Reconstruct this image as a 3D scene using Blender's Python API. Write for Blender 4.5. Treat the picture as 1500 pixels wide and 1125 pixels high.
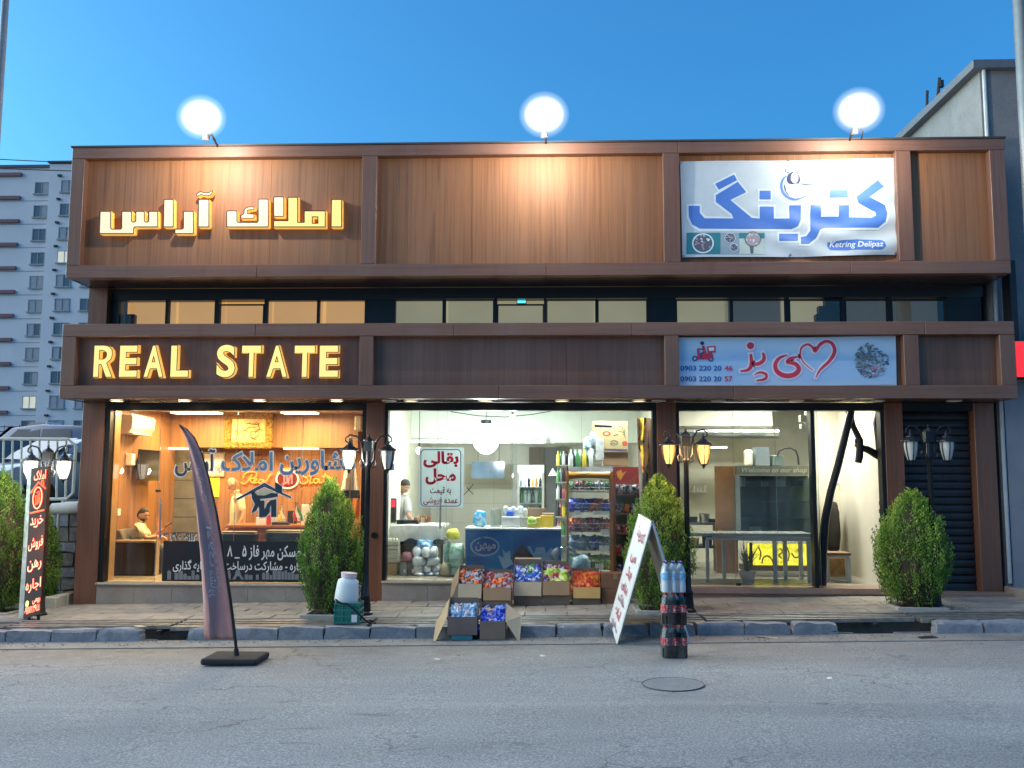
import bpy, bmesh, math, random
import numpy as np
from mathutils import Matrix, Vector, noise
rad = math.radians
for _o in list(bpy.data.objects):
    bpy.data.objects.remove(_o)
SC = bpy.context.scene
COL = SC.collection

# ------------------------------------------------------------------ camera
CX, CY, CZ, PITCH, YAW, ROLL, FOC = .2454, -13.798, 1.76, .104, .0375, .0034, 1350.
FW = Vector((-math.sin(YAW)*math.cos(PITCH), math.cos(YAW)*math.cos(PITCH), math.sin(PITCH)))
_r = Vector((math.cos(YAW), math.sin(YAW), 0)); _u = _r.cross(FW)
RT = _r*math.cos(ROLL)+_u*math.sin(ROLL); UP = -_r*math.sin(ROLL)+_u*math.cos(ROLL)
cam_data = bpy.data.cameras.new("camera")
cam = bpy.data.objects.new("camera", cam_data); COL.objects.link(cam)
cam.matrix_world = Matrix(((RT.x, UP.x, -FW.x, CX), (RT.y, UP.y, -FW.y, CY), (RT.z, UP.z, -FW.z, CZ), (0, 0, 0, 1)))
cam_data.sensor_width = 36; cam_data.lens = FOC/1500*36; cam_data.clip_end = 3000
SC.camera = cam

# ------------------------------------------------------------------ sky, sun, exposure
SUN_EL, SUN_ROT = 8, -80
world = bpy.data.worlds.new("World"); SC.world = world; world.use_nodes = True
_nt = world.node_tree
_sky = _nt.nodes.new('ShaderNodeTexSky'); _sky.sky_type = 'NISHITA'; _sky.sun_disc = False
_sky.sun_elevation = rad(SUN_EL); _sky.sun_rotation = rad(SUN_ROT)
_sky.ozone_density = 6; _sky.dust_density = 5; _sky.air_density = 1
_tn = _nt.nodes.new('ShaderNodeMix'); _tn.data_type = 'RGBA'; _tn.blend_type = 'MULTIPLY'; _tn.inputs[0].default_value = 1; _tn.inputs[7].default_value = (.6, 1.06, 1.0, 1)   # clear, azure evening air
_nt.links.new(_sky.outputs[0], _tn.inputs[6]); _nt.links.new(_tn.outputs[2], _nt.nodes['Background'].inputs[0])
_nt.nodes['Background'].inputs[1].default_value = .15
sun_data = bpy.data.lights.new("dusk_sun", 'SUN'); sun_data.energy = 1.5; sun_data.angle = rad(120); sun_data.color = (1, .95, .9)
sun = bpy.data.objects.new("dusk_sun", sun_data); COL.objects.link(sun)
_sd = Vector((math.sin(rad(SUN_ROT))*math.cos(rad(SUN_EL)), math.cos(rad(SUN_ROT))*math.cos(rad(SUN_EL)), math.sin(rad(SUN_EL))))
sun.rotation_euler = (-_sd).to_track_quat('-Z', 'Y').to_euler()
SC.view_settings.view_transform = 'Standard'; SC.view_settings.look = 'None'
SC.view_settings.gamma = 1; SC.view_settings.exposure = 1.75
try: SC.view_settings.use_curve_mapping = False
except Exception: pass
SC.render.engine = 'CYCLES'
SC.cycles.use_denoising = True
SC.cycles.max_bounces = 8; SC.cycles.transparent_max_bounces = 24; SC.cycles.diffuse_bounces = 3; SC.cycles.glossy_bounces = 3
SC.cycles.sample_clamp_indirect = 4; SC.cycles.caustics_reflective = False; SC.cycles.caustics_refractive = False

# ------------------------------------------------------------------ measuring: a photo point on the plane y = Y, or on the sloping street
def ray(px, py): return FW+RT*((px-750)/FOC)-UP*((py-562.5)/FOC)
def W(px, py, Y=0.):
    d = ray(px, py); t = (Y-CY)/d.y
    return Vector((CX+t*d.x, Y, CZ+t*d.z))
SL = .0188
def gz(x, off=0.): return .02+SL*x+off        # height of the pavement at x (street climbs to the right)
ROAD = -.15
def G(px, py, off=0.):
    d = ray(px, py); c = .02+off
    t = (c+SL*CX-CZ)/(d.z-SL*d.x)
    return Vector((CX+t*d.x, CY+t*d.y, CZ+t*d.z))

# ------------------------------------------------------------------ objects
def link(o): COL.objects.link(o); return o
def thing(name, label, cat, loc=(0, 0, 0), group=None, rz=0.):
    o = link(bpy.data.objects.new(name, None)); o.empty_display_size = .1
    o.location = loc; o.rotation_euler = (0, 0, rz)
    o['label'] = label; o['category'] = cat
    if group: o['group'] = group
    return o
def tag(o, label, cat, group=None):
    o['label'] = label; o['category'] = cat
    if group: o['group'] = group
    return o
def wloc(o):
    v = Vector(o.location)
    while o.parent: o = o.parent; v = v+Vector(o.location)
    return v
class MB:
    """collects geometry, then links it as ONE mesh object"""
    def __init__(s): s.v = []; s.f = []; s.m = []; s.mi = 0
    def add(s, vs, fs, mi=None):
        b = len(s.v); s.v += [tuple(p) for p in vs]
        s.f += [tuple(i+b for i in f) for f in fs]; s.m += [s.mi if mi is None else mi]*len(fs); return s
    def box(s, x0, x1, y0, y1, z0, z1, mi=None):
        return s.add([(x0, y0, z0), (x1, y0, z0), (x1, y1, z0), (x0, y1, z0), (x0, y0, z1), (x1, y0, z1), (x1, y1, z1), (x0, y1, z1)],
                     [(0, 3, 2, 1), (4, 5, 6, 7), (0, 1, 5, 4), (1, 2, 6, 5), (2, 3, 7, 6), (3, 0, 4, 7)], mi)
    def cbox(s, c, d, mi=None): return s.box(c[0]-d[0]/2, c[0]+d[0]/2, c[1]-d[1]/2, c[1]+d[1]/2, c[2]-d[2]/2, c[2]+d[2]/2, mi)
    def quad(s, a, b, c, d, mi=None): return s.add([a, b, c, d], [(0, 1, 2, 3)], mi)
    def slab(s, pts, t, mi=None):
        """planar polygon (list of 3D points) given thickness t along its normal, both ways"""
        P = [Vector(p) for p in pts]; n = Vector((0, 0, 0))
        for i in range(len(P)): n += P[i].cross(P[(i+1) % len(P)])
        n.normalize(); k = len(P)
        vs = [p+n*t/2 for p in P]+[p-n*t/2 for p in P]
        fs = [tuple(range(k)), tuple(range(2*k-1, k-1, -1))]+[(i, k+i, k+(i+1) % k, (i+1) % k) for i in range(k)]
        return s.add(vs, fs, mi)
    def poly(s, pts, mi=None): return s.add(pts, [tuple(range(len(pts)))], mi)
    def prism(s, xz, y0, y1, mi=None, side=None):
        """outline in x,z pushed from y0 (front) to y1"""
        k = len(xz); vs = [(x, y0, z) for x, z in xz]+[(x, y1, z) for x, z in xz]
        s.add(vs, [tuple(range(k)), tuple(range(2*k-1, k-1, -1))], mi)
        return s.add(vs, [(i, k+i, k+(i+1) % k, (i+1) % k) for i in range(k)], side if side is not None else mi)
    def tube(s, pts, r, n=8, mi=None, caps=True):
        P = [Vector(p) for p in pts]; R = r if hasattr(r, '__len__') else [r]*len(P)
        vs = []; fs = []; prev = None
        for i, p in enumerate(P):
            t = (P[min(i+1, len(P)-1)]-P[max(i-1, 0)]).normalized()
            if prev is None:
                a = Vector((0, 0, 1)) if abs(t.z) < .9 else Vector((1, 0, 0)); u = t.cross(a).normalized()
            else: u = (prev-t*prev.dot(t)).normalized()
            prev = u; w = t.cross(u)
            vs += [p+(u*math.cos(2*math.pi*k/n)+w*math.sin(2*math.pi*k/n))*R[i] for k in range(n)]
        for i in range(len(P)-1):
            fs += [(i*n+k, i*n+(k+1) % n, (i+1)*n+(k+1) % n, (i+1)*n+k) for k in range(n)]
        if caps: fs += [tuple(range(n-1, -1, -1)), tuple(range((len(P)-1)*n, len(P)*n))]
        return s.add(vs, fs, mi)
    def lathe(s, prof, c=(0, 0, 0), n=16, mi=None, sy=1., caps=True):
        """profile of (radius, z) turned about the vertical through c"""
        vs = []; fs = []
        for r, z in prof:
            vs += [(c[0]+r*math.cos(2*math.pi*k/n), c[1]+r*sy*math.sin(2*math.pi*k/n), c[2]+z) for k in range(n)]
        for i in range(len(prof)-1):
            fs += [(i*n+k, i*n+(k+1) % n, (i+1)*n+(k+1) % n, (i+1)*n+k) for k in range(n)]
        if caps: fs += [tuple(range(n-1, -1, -1)), tuple(range((len(prof)-1)*n, len(prof)*n))]
        return s.add(vs, fs, mi)
    def ball(s, c, d, n=12, m=8, mi=None):
        pr = [(max(1e-4, math.sin(math.pi*i/m)), -math.cos(math.pi*i/m)) for i in range(m+1)]
        vs = []; fs = []
        for r, z in pr:
            vs += [(c[0]+r*d[0]/2*math.cos(2*math.pi*k/n), c[1]+r*d[1]/2*math.sin(2*math.pi*k/n), c[2]+z*d[2]/2) for k in range(n)]
        for i in range(m): fs += [(i*n+k, i*n+(k+1) % n, (i+1)*n+(k+1) % n, (i+1)*n+k) for k in range(n)]
        return s.add(vs, fs, mi)
    def xf(s, M):
        s.v = [tuple(M @ Vector(p)) for p in s.v]; return s
    def mesh(s, name, mats, smooth=False, bevel=0., org=(0, 0, 0), seg=1):
        me = bpy.data.meshes.new(name); o = Vector(org)
        me.from_pydata([tuple(Vector(p)-o) for p in s.v], [], s.f)
        for m in (mats if isinstance(mats, (list, tuple)) else [mats]): me.materials.append(m)
        me.polygons.foreach_set('material_index', s.m)
        if bevel or smooth:
            bm = bmesh.new(); bm.from_mesh(me)
            if smooth: bmesh.ops.remove_doubles(bm, verts=bm.verts, dist=1e-5)
            if bevel:
                ed = [e for e in bm.edges if e.is_manifold and e.calc_face_angle(0) > .5]
                bmesh.ops.bevel(bm, geom=ed, offset=bevel, segments=seg, affect='EDGES', profile=.5, clamp_overlap=True)
            for f in bm.faces: f.smooth = bool(smooth)
            bm.to_mesh(me); bm.free()
            if smooth:
                try: me.set_sharp_from_angle(angle=rad(42))
                except Exception: pass
        me.update(); return me
    def build(s, name, mats, parent=None, smooth=False, bevel=0., local=False, seg=1, origin=None):
        if parent is not None: org = (0, 0, 0) if local else wloc(parent)
        elif origin is not None: org = origin
        else:
            a = np.array(s.v); lo = a.min(0); hi = a.max(0); org = ((lo[0]+hi[0])/2, (lo[1]+hi[1])/2, lo[2])
        o = link(bpy.data.objects.new(name, s.mesh(name, mats, smooth, bevel, org, seg)))
        if parent is not None: o.parent = parent
        else: o.location = org
        return o
def box(name, m, x0, x1, y0, y1, z0, z1, parent=None, bevel=0., local=False):
    return MB().box(x0, x1, y0, y1, z0, z1).build(name, m, parent, bevel=bevel, local=local)
def copy_tree(o, parent=None):
    c = o.copy(); COL.objects.link(c)
    if parent is not None: c.parent = parent
    for ch in list(o.children): copy_tree(ch, c)
    return c
def dup(o, loc, label=None, rz=None, group=None, scale=None):
    c = copy_tree(o); c.location = loc
    if rz is not None: c.rotation_euler = (0, 0, rz)
    if label: c['label'] = label
    if group: c['group'] = group
    if scale: c.scale = scale
    return c

# ------------------------------------------------------------------ materials
MATS = {}
class N:
    def __init__(s, name):
        s.m = bpy.data.materials.new(name); s.m.use_nodes = True; s.t = s.m.node_tree
        s.b = s.t.nodes['Principled BSDF']; s.out = s.t.nodes['Material Output']
        s.pos = s.t.nodes.new('ShaderNodeNewGeometry').outputs['Position']
    def n(s, t, **kw):
        x = s.t.nodes.new(t)
        for k, v in kw.items(): setattr(x, k, v)
        return x
    def l(s, a, b): s.t.links.new(a, b)
    def vmul(s, v, f, off=(0, 0, 0)):
        x = s.n('ShaderNodeMapping'); x.inputs['Scale'].default_value = f; x.inputs['Location'].default_value = off; s.l(v, x.inputs['Vector']); return x.outputs[0]
    def noise(s, v, scale=1., detail=4., rough=.55, dist=0.):
        x = s.n('ShaderNodeTexNoise'); x.inputs['Scale'].default_value = scale; x.inputs['Detail'].default_value = detail
        x.inputs['Roughness'].default_value = rough; x.inputs['Distortion'].default_value = dist; s.l(v, x.inputs['Vector']); return x.outputs['Fac']
    def ramp(s, f, stops):
        x = s.n('ShaderNodeValToRGB'); e = x.color_ramp.elements
        while len(e) < len(stops): e.new(.5)
        for q, (p, c) in zip(e, stops): q.position = p; q.color = tuple(c)+(1,) if hasattr(c, '__len__') else (c, c, c, 1)
        s.l(f, x.inputs[0]); return x.outputs[0]
    def mix(s, f, a, b, mode='MIX'):
        x = s.n('ShaderNodeMix', data_type='RGBA', blend_type=mode)
        for sock, v in ((x.inputs[0], f), (x.inputs[6], a), (x.inputs[7], b)):
            if hasattr(v, 'is_linked'): s.l(v, sock)
            elif hasattr(v, '__len__'): sock.default_value = tuple(v)+(1,)
            else: sock.default_value = v
        return x.outputs[2]
    def math(s, op, a, b=0., clamp=False):
        x = s.n('ShaderNodeMath', operation=op); x.use_clamp = clamp
        for sock, v in ((x.inputs[0], a), (x.inputs[1], b)):
            if hasattr(v, 'is_linked'): s.l(v, sock)
            else: sock.default_value = v
        return x.outputs[0]
    def bump(s, h, dist=.01, strength=.5):
        x = s.n('ShaderNodeBump'); x.inputs['Distance'].default_value = dist; x.inputs['Strength'].default_value = strength
        s.l(h, x.inputs['Height']); s.l(x.outputs[0], s.b.inputs['Normal'])
    def col(s, c):
        if hasattr(c, 'is_linked'): s.l(c, s.b.inputs['Base Color'])
        else: s.b.inputs['Base Color'].default_value = tuple(c)+(1,)
    def set(s, **kw):
        for k, v in kw.items(): s.b.inputs[k.replace('_', ' ')].default_value = v
        return s
def mul(c, k): return tuple(min(1., x*k) for x in c)
def pbr(name, c, rough=.6, metal=0., var=.12, vs=6., bump=0., bs=60., emit=0., ec=None, alpha=1., trans=0., spec=.5, sss=0.):
    key = name
    if key in MATS: return MATS[key]
    q = N(name); q.set(Roughness=rough, Metallic=metal)
    q.b.inputs['Specular IOR Level'].default_value = spec
    if var: q.col(q.ramp(q.noise(q.pos, vs, 5), [(.3, mul(c, 1-var)), (.7, mul(c, 1+var))]))
    else: q.col(c)
    if bump: q.bump(q.noise(q.pos, bs, 4), bump, .6)
    if emit: q.set(Emission_Strength=emit); q.b.inputs['Emission Color'].default_value = tuple(ec or c)+(1,)
    if alpha < 1: q.b.inputs['Alpha'].default_value = alpha
    if trans: q.b.inputs['Transmission Weight'].default_value = trans
    if sss: q.b.inputs['Subsurface Weight'].default_value = sss; q.b.inputs['Subsurface Radius'].default_value = (.02, .01, .006)
    MATS[key] = q.m; return q.m
def wood(name, c1, c2, axis='z', rough=.42, band=.13, contrast=1., fine=26.):
    """laminate: long grain along the axis, boards of slightly different tone across it"""
    q = N(name); along = .55
    sc = {'z': (fine, fine, along), 'x': (along, fine, fine), 'y': (fine, along, fine)}[axis]
    g = q.noise(q.vmul(q.pos, sc), 1., 7, .62, .8)
    g2 = q.noise(q.vmul(q.pos, tuple(x*.22 for x in sc)), 1., 3, .5, .5)
    base = q.ramp(g, [(.28, c2), (.5, mul(c1, .86)), (.72, c1)])
    base = q.mix(q.math('MULTIPLY', g2, .55*contrast), base, q.mix(1., base, (.55, .5, .45), 'MULTIPLY'))
    sep = q.n('ShaderNodeSeparateXYZ'); q.l(q.pos, sep.inputs[0])
    ax = sep.outputs['X'] if axis == 'z' else sep.outputs['Z']
    wn = q.n('ShaderNodeTexWhiteNoise', noise_dimensions='1D'); q.l(q.math('FLOOR', q.math('DIVIDE', ax, band)), wn.inputs['W'])
    base = q.mix(q.math('MULTIPLY', wn.outputs['Value'], .42*contrast), base, q.mix(1., base, (.62, .58, .55), 'MULTIPLY'))
    wth = q.noise(q.vmul(q.pos, (1.6, 1.6, .45), (3, 1, 7)), 1., 5, .62)      # uneven fading, dust and run marks
    base = q.mix(q.ramp(wth, [(.44, 0), (.72, .34)]), base, q.mix(.55, base, (.23, .19, .17)))
    base = q.mix(q.ramp(q.noise(q.vmul(q.pos, (7, 7, .5)), 1., 4, .6), [(.56, 0), (.74, .3)]), base, q.mix(1., base, (.6, .58, .56), 'MULTIPLY'))
    q.col(base); q.ramp; q.set(Roughness=rough); q.bump(g, .002, .35)
    MATS[name] = q.m; return q.m
def emis(name, c, s):
    if name in MATS: return MATS[name]
    q = N(name); q.col(c); q.set(Emission_Strength=s, Roughness=.5); q.b.inputs['Emission Color'].default_value = tuple(c)+(1,); MATS[name] = q.m; return q.m
def translucent(name, c, f):
    q = N(name); q.col(c); q.set(Roughness=.6); tr = q.n('ShaderNodeBsdfTranslucent'); tr.inputs[0].default_value = tuple(c)+(1,); mx = q.n('ShaderNodeMixShader'); mx.inputs[0].default_value = f
    q.l(q.b.outputs[0], mx.inputs[1]); q.l(tr.outputs[0], mx.inputs[2]); q.l(mx.outputs[0], q.out.inputs[0]); MATS[name] = q.m; return q.m
def glass(name, tint=(.9, .97, .95), refl=.9, haze=0.):
    """thin pane: clear, with a fresnel reflection"""
    q = N(name); t = q.t
    tr = q.n('ShaderNodeBsdfTransparent'); tr.inputs[0].default_value = tint+(1,)
    gl = q.n('ShaderNodeBsdfGlossy'); gl.inputs['Roughness'].default_value = .02; gl.inputs[0].default_value = (refl,)*3+(1,)
    fr = q.n('ShaderNodeFresnel'); fr.inputs[0].default_value = 1.45
    mx = q.n('ShaderNodeMixShader'); q.l(fr.outputs[0], mx.inputs[0]); q.l(tr.outputs[0], mx.inputs[1]); q.l(gl.outputs[0], mx.inputs[2])
    o = mx.outputs[0]
    if haze:
        df = q.n('ShaderNodeBsdfDiffuse'); df.inputs[0].default_value = (.8, .85, .85, 1); m2 = q.n('ShaderNodeMixShader')
        q.l(q.ramp(q.noise(q.vmul(q.pos, (3, 3, .8)), 1., 5), [(.45, 0), (.75, haze)]), m2.inputs[0]); q.l(o, m2.inputs[1]); q.l(df.outputs[0], m2.inputs[2]); o = m2.outputs[0]
    q.l(o, q.out.inputs[0]); MATS[name] = q.m; return q.m
def lamp_light(name, loc, power, color, radius=.05, parent=None, spot=None, target=None, blend=.5, area=None):
    d = bpy.data.lights.new(name, 'SPOT' if spot else ('AREA' if area else 'POINT')); d.energy = power; d.color = color
    if area: d.shape = 'RECTANGLE'; d.size, d.size_y = area
    else: d.shadow_soft_size = radius
    if spot: d.spot_size = rad(spot); d.spot_blend = blend
    o = link(bpy.data.objects.new(name, d)); o.location = Vector(loc)-(wloc(parent) if parent else Vector())
    if target is not None: o.rotation_euler = (Vector(target)-Vector(loc)).to_track_quat('-Z', 'Y').to_euler()
    if parent: o.parent = parent
    return o

# ------------------------------------------------------------------ lettering
_F = {}   # letter -> isolated, final, initial, medial presentation forms
for ch, iso in zip("\u0628\u062a\u062b\u062c\u062d\u062e\u0633\u0634\u0635\u0636\u0637\u0638\u0639\u063a\u0641\u0642\u0643\u0644\u0645\u0646\u0647\u064a",
                   [0xFE8F, 0xFE95, 0xFE99, 0xFE9D, 0xFEA1, 0xFEA5, 0xFEB1, 0xFEB5, 0xFEB9, 0xFEBD, 0xFEC1, 0xFEC5, 0xFEC9, 0xFECD, 0xFED1, 0xFED5, 0xFED9, 0xFEDD, 0xFEE1, 0xFEE5, 0xFEE9, 0xFEF1]):
    _F[ch] = (iso, iso+1, iso+2, iso+3)
_F["\u067e"] = (0xFB56, 0xFB57, 0xFB58, 0xFB59); _F["\u06a9"] = (0xFB8E, 0xFB8F, 0xFB90, 0xFB91); _F["\u06af"] = (0xFB92, 0xFB93, 0xFB94, 0xFB95)
_F["\u06cc"] = (0xFBFC, 0xFBFD, 0xFBFE, 0xFBFF)
for ch, iso in (("\u0627", 0xFE8D), ("\u0622", 0xFE81), ("\u062f", 0xFEA9), ("\u0630", 0xFEAB), ("\u0631", 0xFEAD), ("\u0632", 0xFEAF), ("\u0648", 0xFEED)):
    _F[ch] = (iso, iso+1, None, None)
def shape(s):
    """joins Persian letters and puts them in left-to-right drawing order"""
    out = []; i = 0; prev = False
    while i < len(s):
        c = s[i]; nx = s[i+1] if i+1 < len(s) else ''
        if c == "\u0644" and nx in ("\u0627", "\u0622"):
            out.append(chr((0xFEFB if nx == "\u0627" else 0xFEF5)+(1 if prev else 0))); prev = False; i += 2; continue
        f = _F.get(c)
        if not f: out.append(c); prev = False; i += 1; continue
        joins = f[2] is not None and nx in _F
        k = (3 if prev else 2) if joins else (1 if prev else 0)
        out.append(chr(f[k])); prev = joins; i += 1
    txt = ''.join(out)[::-1]
    # digits keep their own order
    res = ''; buf = ''
    for ch in txt:
        if ch in "\u06f0\u06f1\u06f2\u06f3\u06f4\u06f5\u06f6\u06f7\u06f8\u06f9" or ch.isdigit(): buf = ch+buf
        else: res += buf+ch; buf = ''
    return res+buf
def text_outline(body, offset=0., extrude=0., shear=0., bevel=0., res=3, spacing=1.):
    """mesh data of a line of lettering, fitted into the unit box 0..1 x 0..1"""
    c = bpy.data.curves.new("lettering", 'FONT'); c.body = body; c.offset = offset; c.extrude = extrude; c.shear = shear; c.bevel_depth = bevel
    c.resolution_u = res; c.space_character = spacing
    c.fill_mode = 'FRONT' if extrude == 0 else 'BOTH'
    o = bpy.data.objects.new("lettering", c); COL.objects.link(o)
    dg = bpy.context.evaluated_depsgraph_get(); ev = o.evaluated_get(dg); me = ev.to_mesh()
    vs = [tuple(v.co) for v in me.vertices]; fs = [tuple(p.vertices) for p in me.polygons]
    ev.to_mesh_clear(); bpy.data.objects.remove(o); bpy.data.curves.remove(c)
    return vs, fs
def text_on(mb, body, O, U, V, w, h, offset=0., shear=0., lift=0., depth=0., mi=None, res=3, spacing=1., fit=True):
    """lettering on the plane spanned by U (right) and V (up) with lower left corner O; w, h its size"""
    vs, fs = text_outline(body, offset, 0. if not depth else .5, shear, 0., res, spacing)
    if not vs: return
    xs = [p[0] for p in vs]; ys = [p[1] for p in vs]; x0, y0 = min(xs), min(ys); sx = w/(max(xs)-x0); sy = h/(max(ys)-y0)
    if not fit: sx = sy = min(sx, sy)
    U = Vector(U).normalized(); V = Vector(V).normalized(); Nn = U.cross(V); O = Vector(O)
    cx = (w-sx*(max(xs)-x0))/2; cy = (h-sy*(max(ys)-y0))/2
    mb.add([O+U*((p[0]-x0)*sx+cx)+V*((p[1]-y0)*sy+cy)+Nn*(lift+(p[2]+.5)*depth if depth else lift) for p in vs], fs, mi)
def text_px(mb, body, x0, y0, x1, y1, Y, lift=0., **kw):
    """lettering on a wall y = Y filling the box between two photo points"""
    a = W(x0, y1, Y); b = W(x1, y0, Y)
    text_on(mb, body, a, (1, 0, 0), (0, 0, 1), b.x-a.x, b.z-a.z, lift=lift, **kw)
# ================================================================== materials of the place
M_frame = wood("walnut_laminate_lying", (.245, .125, .085), (.14, .07, .05), 'x', .38, band=.9, contrast=.6)
M_stile = wood("walnut_laminate_standing", (.235, .12, .082), (.135, .068, .048), 'z', .38, band=.9, contrast=.6)
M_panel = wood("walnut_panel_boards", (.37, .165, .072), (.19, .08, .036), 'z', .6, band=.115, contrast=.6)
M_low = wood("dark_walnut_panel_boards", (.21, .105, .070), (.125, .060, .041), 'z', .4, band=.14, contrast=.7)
M_col = wood("column_laminate", (.27, .105, .055), (.14, .052, .03), 'z', .4, band=.3, contrast=.6)
M_inwood = wood("interior_wood_boards", (.50, .235, .085), (.20, .082, .03), 'z', .45, band=.16)
M_soffit = wood("soffit_boards", (.13, .065, .05), (.075, .04, .032), 'x', .25, band=.25)
M_black = pbr("black_metal", (.012, .013, .015), .4, .3)
M_dark = pbr("dark_steel", (.03, .032, .036), .45, .5)
M_steel = pbr("brushed_steel", (.45, .45, .45), .3, 1.)
M_white = pbr("white_paint", (.75, .74, .7), .5)
M_cream = pbr("cream_wall_paint", (.68, .6, .38), .7, var=.06, vs=2., bump=.004, bs=40)
M_pale = pbr("pale_green_white_wall", (.66, .7, .6), .6, var=.05, vs=2.)
M_marble = None
def stone(name, c, c2, sc=3., rough=.5, bump=.006, bs=30., spots=0.):
    q = N(name); f = q.noise(q.pos, sc, 8, .62, .6)
    b = q.ramp(f, [(.3, c2), (.68, c)])
    g = q.noise(q.pos, 90., 3, .6); b = q.mix(.35, b, q.mix(1., b, q.ramp(g, [(.35, .45), (.65, 1.2)]), 'MULTIPLY'))
    if spots: b = q.mix(q.ramp(q.noise(q.pos, 7., 6, .65), [(.6, 0), (.72, spots)]), b, (.05, .045, .04))
    q.col(b); q.set(Roughness=rough); q.bump(q.noise(q.pos, bs, 6, .6), bump, .6); MATS[name] = q.m; return q.m
M_plinth = stone("travertine_tile", (.42, .36, .3), (.3, .25, .21), 2.5, .35, .002)
M_sill = stone("cream_marble", (.62, .55, .42), (.5, .43, .32), 3., .3, .001)
M_step = stone("rosy_stone_step", (.4, .27, .2), (.3, .19, .14), 3., .35, .002)
M_paver = stone("worn_paving_stone", (.44, .4, .33), (.27, .24, .2), 4., .65, .006, 30, .4)
M_paver2 = stone("grey_paving_stone", (.38, .36, .32), (.22, .21, .19), 5., .65, .006, 30, .4)
M_kerb = stone("blue_grey_kerb_stone", (.33, .34, .36), (.17, .18, .2), 6., .8, .015, 26, .3)
M_conc = stone("gutter_concrete", (.29, .28, .255), (.19, .18, .165), 3., .85, .012, 40, .5)
M_plaster = stone("grey_render", (.25, .25, .255), (.18, .18, .185), 1.2, .85, .008, 20, .35)
M_rubble = stone("rubble_stone", (.24, .22, .19), (.12, .11, .1), 5., .9, .03, 14)

def asphalt():
    q = N("asphalt"); P = q.pos
    big = q.noise(q.vmul(P, (.25, .9, 1)), 1., 5, .6, .4)
    b = q.ramp(big, [(.3, (.25, .247, .24)), (.7, (.36, .352, .335))])
    agg = q.noise(P, 58., 4, .75); b = q.mix(.66, b, q.mix(1., b, q.ramp(agg, [(.34, .25), (.5, .9), (.66, 1.9)]), 'MULTIPLY'))
    agg2 = q.noise(P, 170., 2, .6); b = q.mix(.28, b, q.mix(1., b, q.ramp(agg2, [(.4, .45), (.66, 1.7)]), 'MULTIPLY'))
    sep = q.n('ShaderNodeSeparateXYZ'); q.l(P, sep.inputs[0])
    # dust swept to the gutter side, dirtier to the left
    wob = q.math('MULTIPLY', q.math('SUBTRACT', q.noise(q.vmul(P, (.5, 1.5, 1)), 1., 6, .65), .5), 2.2)
    yy = q.math('ADD', sep.outputs['Y'], wob)
    near = q.ramp(q.math('MULTIPLY', q.math('ADD', yy, 4.6), .4), [(0, 0), (1, 1)])
    lef = q.ramp(q.math('ADD', q.math('MULTIPLY', sep.outputs['X'], -.1), .35), [(0, .38), (.7, 1.)])
    b = q.mix(q.math('MULTIPLY', near, lef), b, q.ramp(q.noise(P, 5., 6, .7), [(.3, (.11, .08, .052)), (.7, (.29, .225, .145))]))
    # darker wheel-polished lane nearer the camera with a pale seam along it
    lane = q.ramp(q.math('ADD', q.math('MULTIPLY', q.math('ADD', sep.outputs['Y'], 5.75), -1.6), .0), [(0, 0), (.25, .35), (1, .5)])
    b = q.mix(lane, b, q.mix(1., b, (.72, .745, .78), 'MULTIPLY'))
    seam = q.ramp(q.math('ABSOLUTE', q.math('ADD', q.math('ADD', sep.outputs['Y'], 5.72), q.math('MULTIPLY', wob, .03))), [(.0, .5), (.09, 0)])
    b = q.mix(q.math('MULTIPLY', seam, .45), b, (.36, .35, .33))
    st = q.ramp(q.noise(q.vmul(P, (1.2, 5., 1), (3, 1, 0)), 1., 5, .6), [(.62, 0), (.71, .6)])
    b = q.mix(st, b, q.mix(1., b, (.5, .49, .48), 'MULTIPLY'))
    vor = q.n('ShaderNodeTexVoronoi', feature='DISTANCE_TO_EDGE'); vor.inputs['Scale'].default_value = .55
    dis = q.n('ShaderNodeVectorMath', operation='ADD'); nz = q.n('ShaderNodeTexNoise'); nz.inputs['Scale'].default_value = 2.5; nz.inputs['Detail'].default_value = 6; q.l(P, nz.inputs['Vector'])
    q.l(P, dis.inputs[0]); q.l(nz.outputs['Color'], dis.inputs[1]); q.l(dis.outputs[0], vor.inputs['Vector'])
    crack = q.math('MULTIPLY', q.ramp(vor.outputs['Distance'], [(0, 1), (.011, 0)]), q.ramp(q.noise(P, .5, 3), [(.46, 0), (.6, .75)]))
    b = q.mix(crack, b, (.05, .05, .05))
    q.col(b); q.set(Roughness=.82); q.bump(q.math('ADD', agg, q.math('MULTIPLY', q.noise(P, 2., 5), 1.5)), .008, .7); return q.m
M_asphalt = asphalt()

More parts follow.
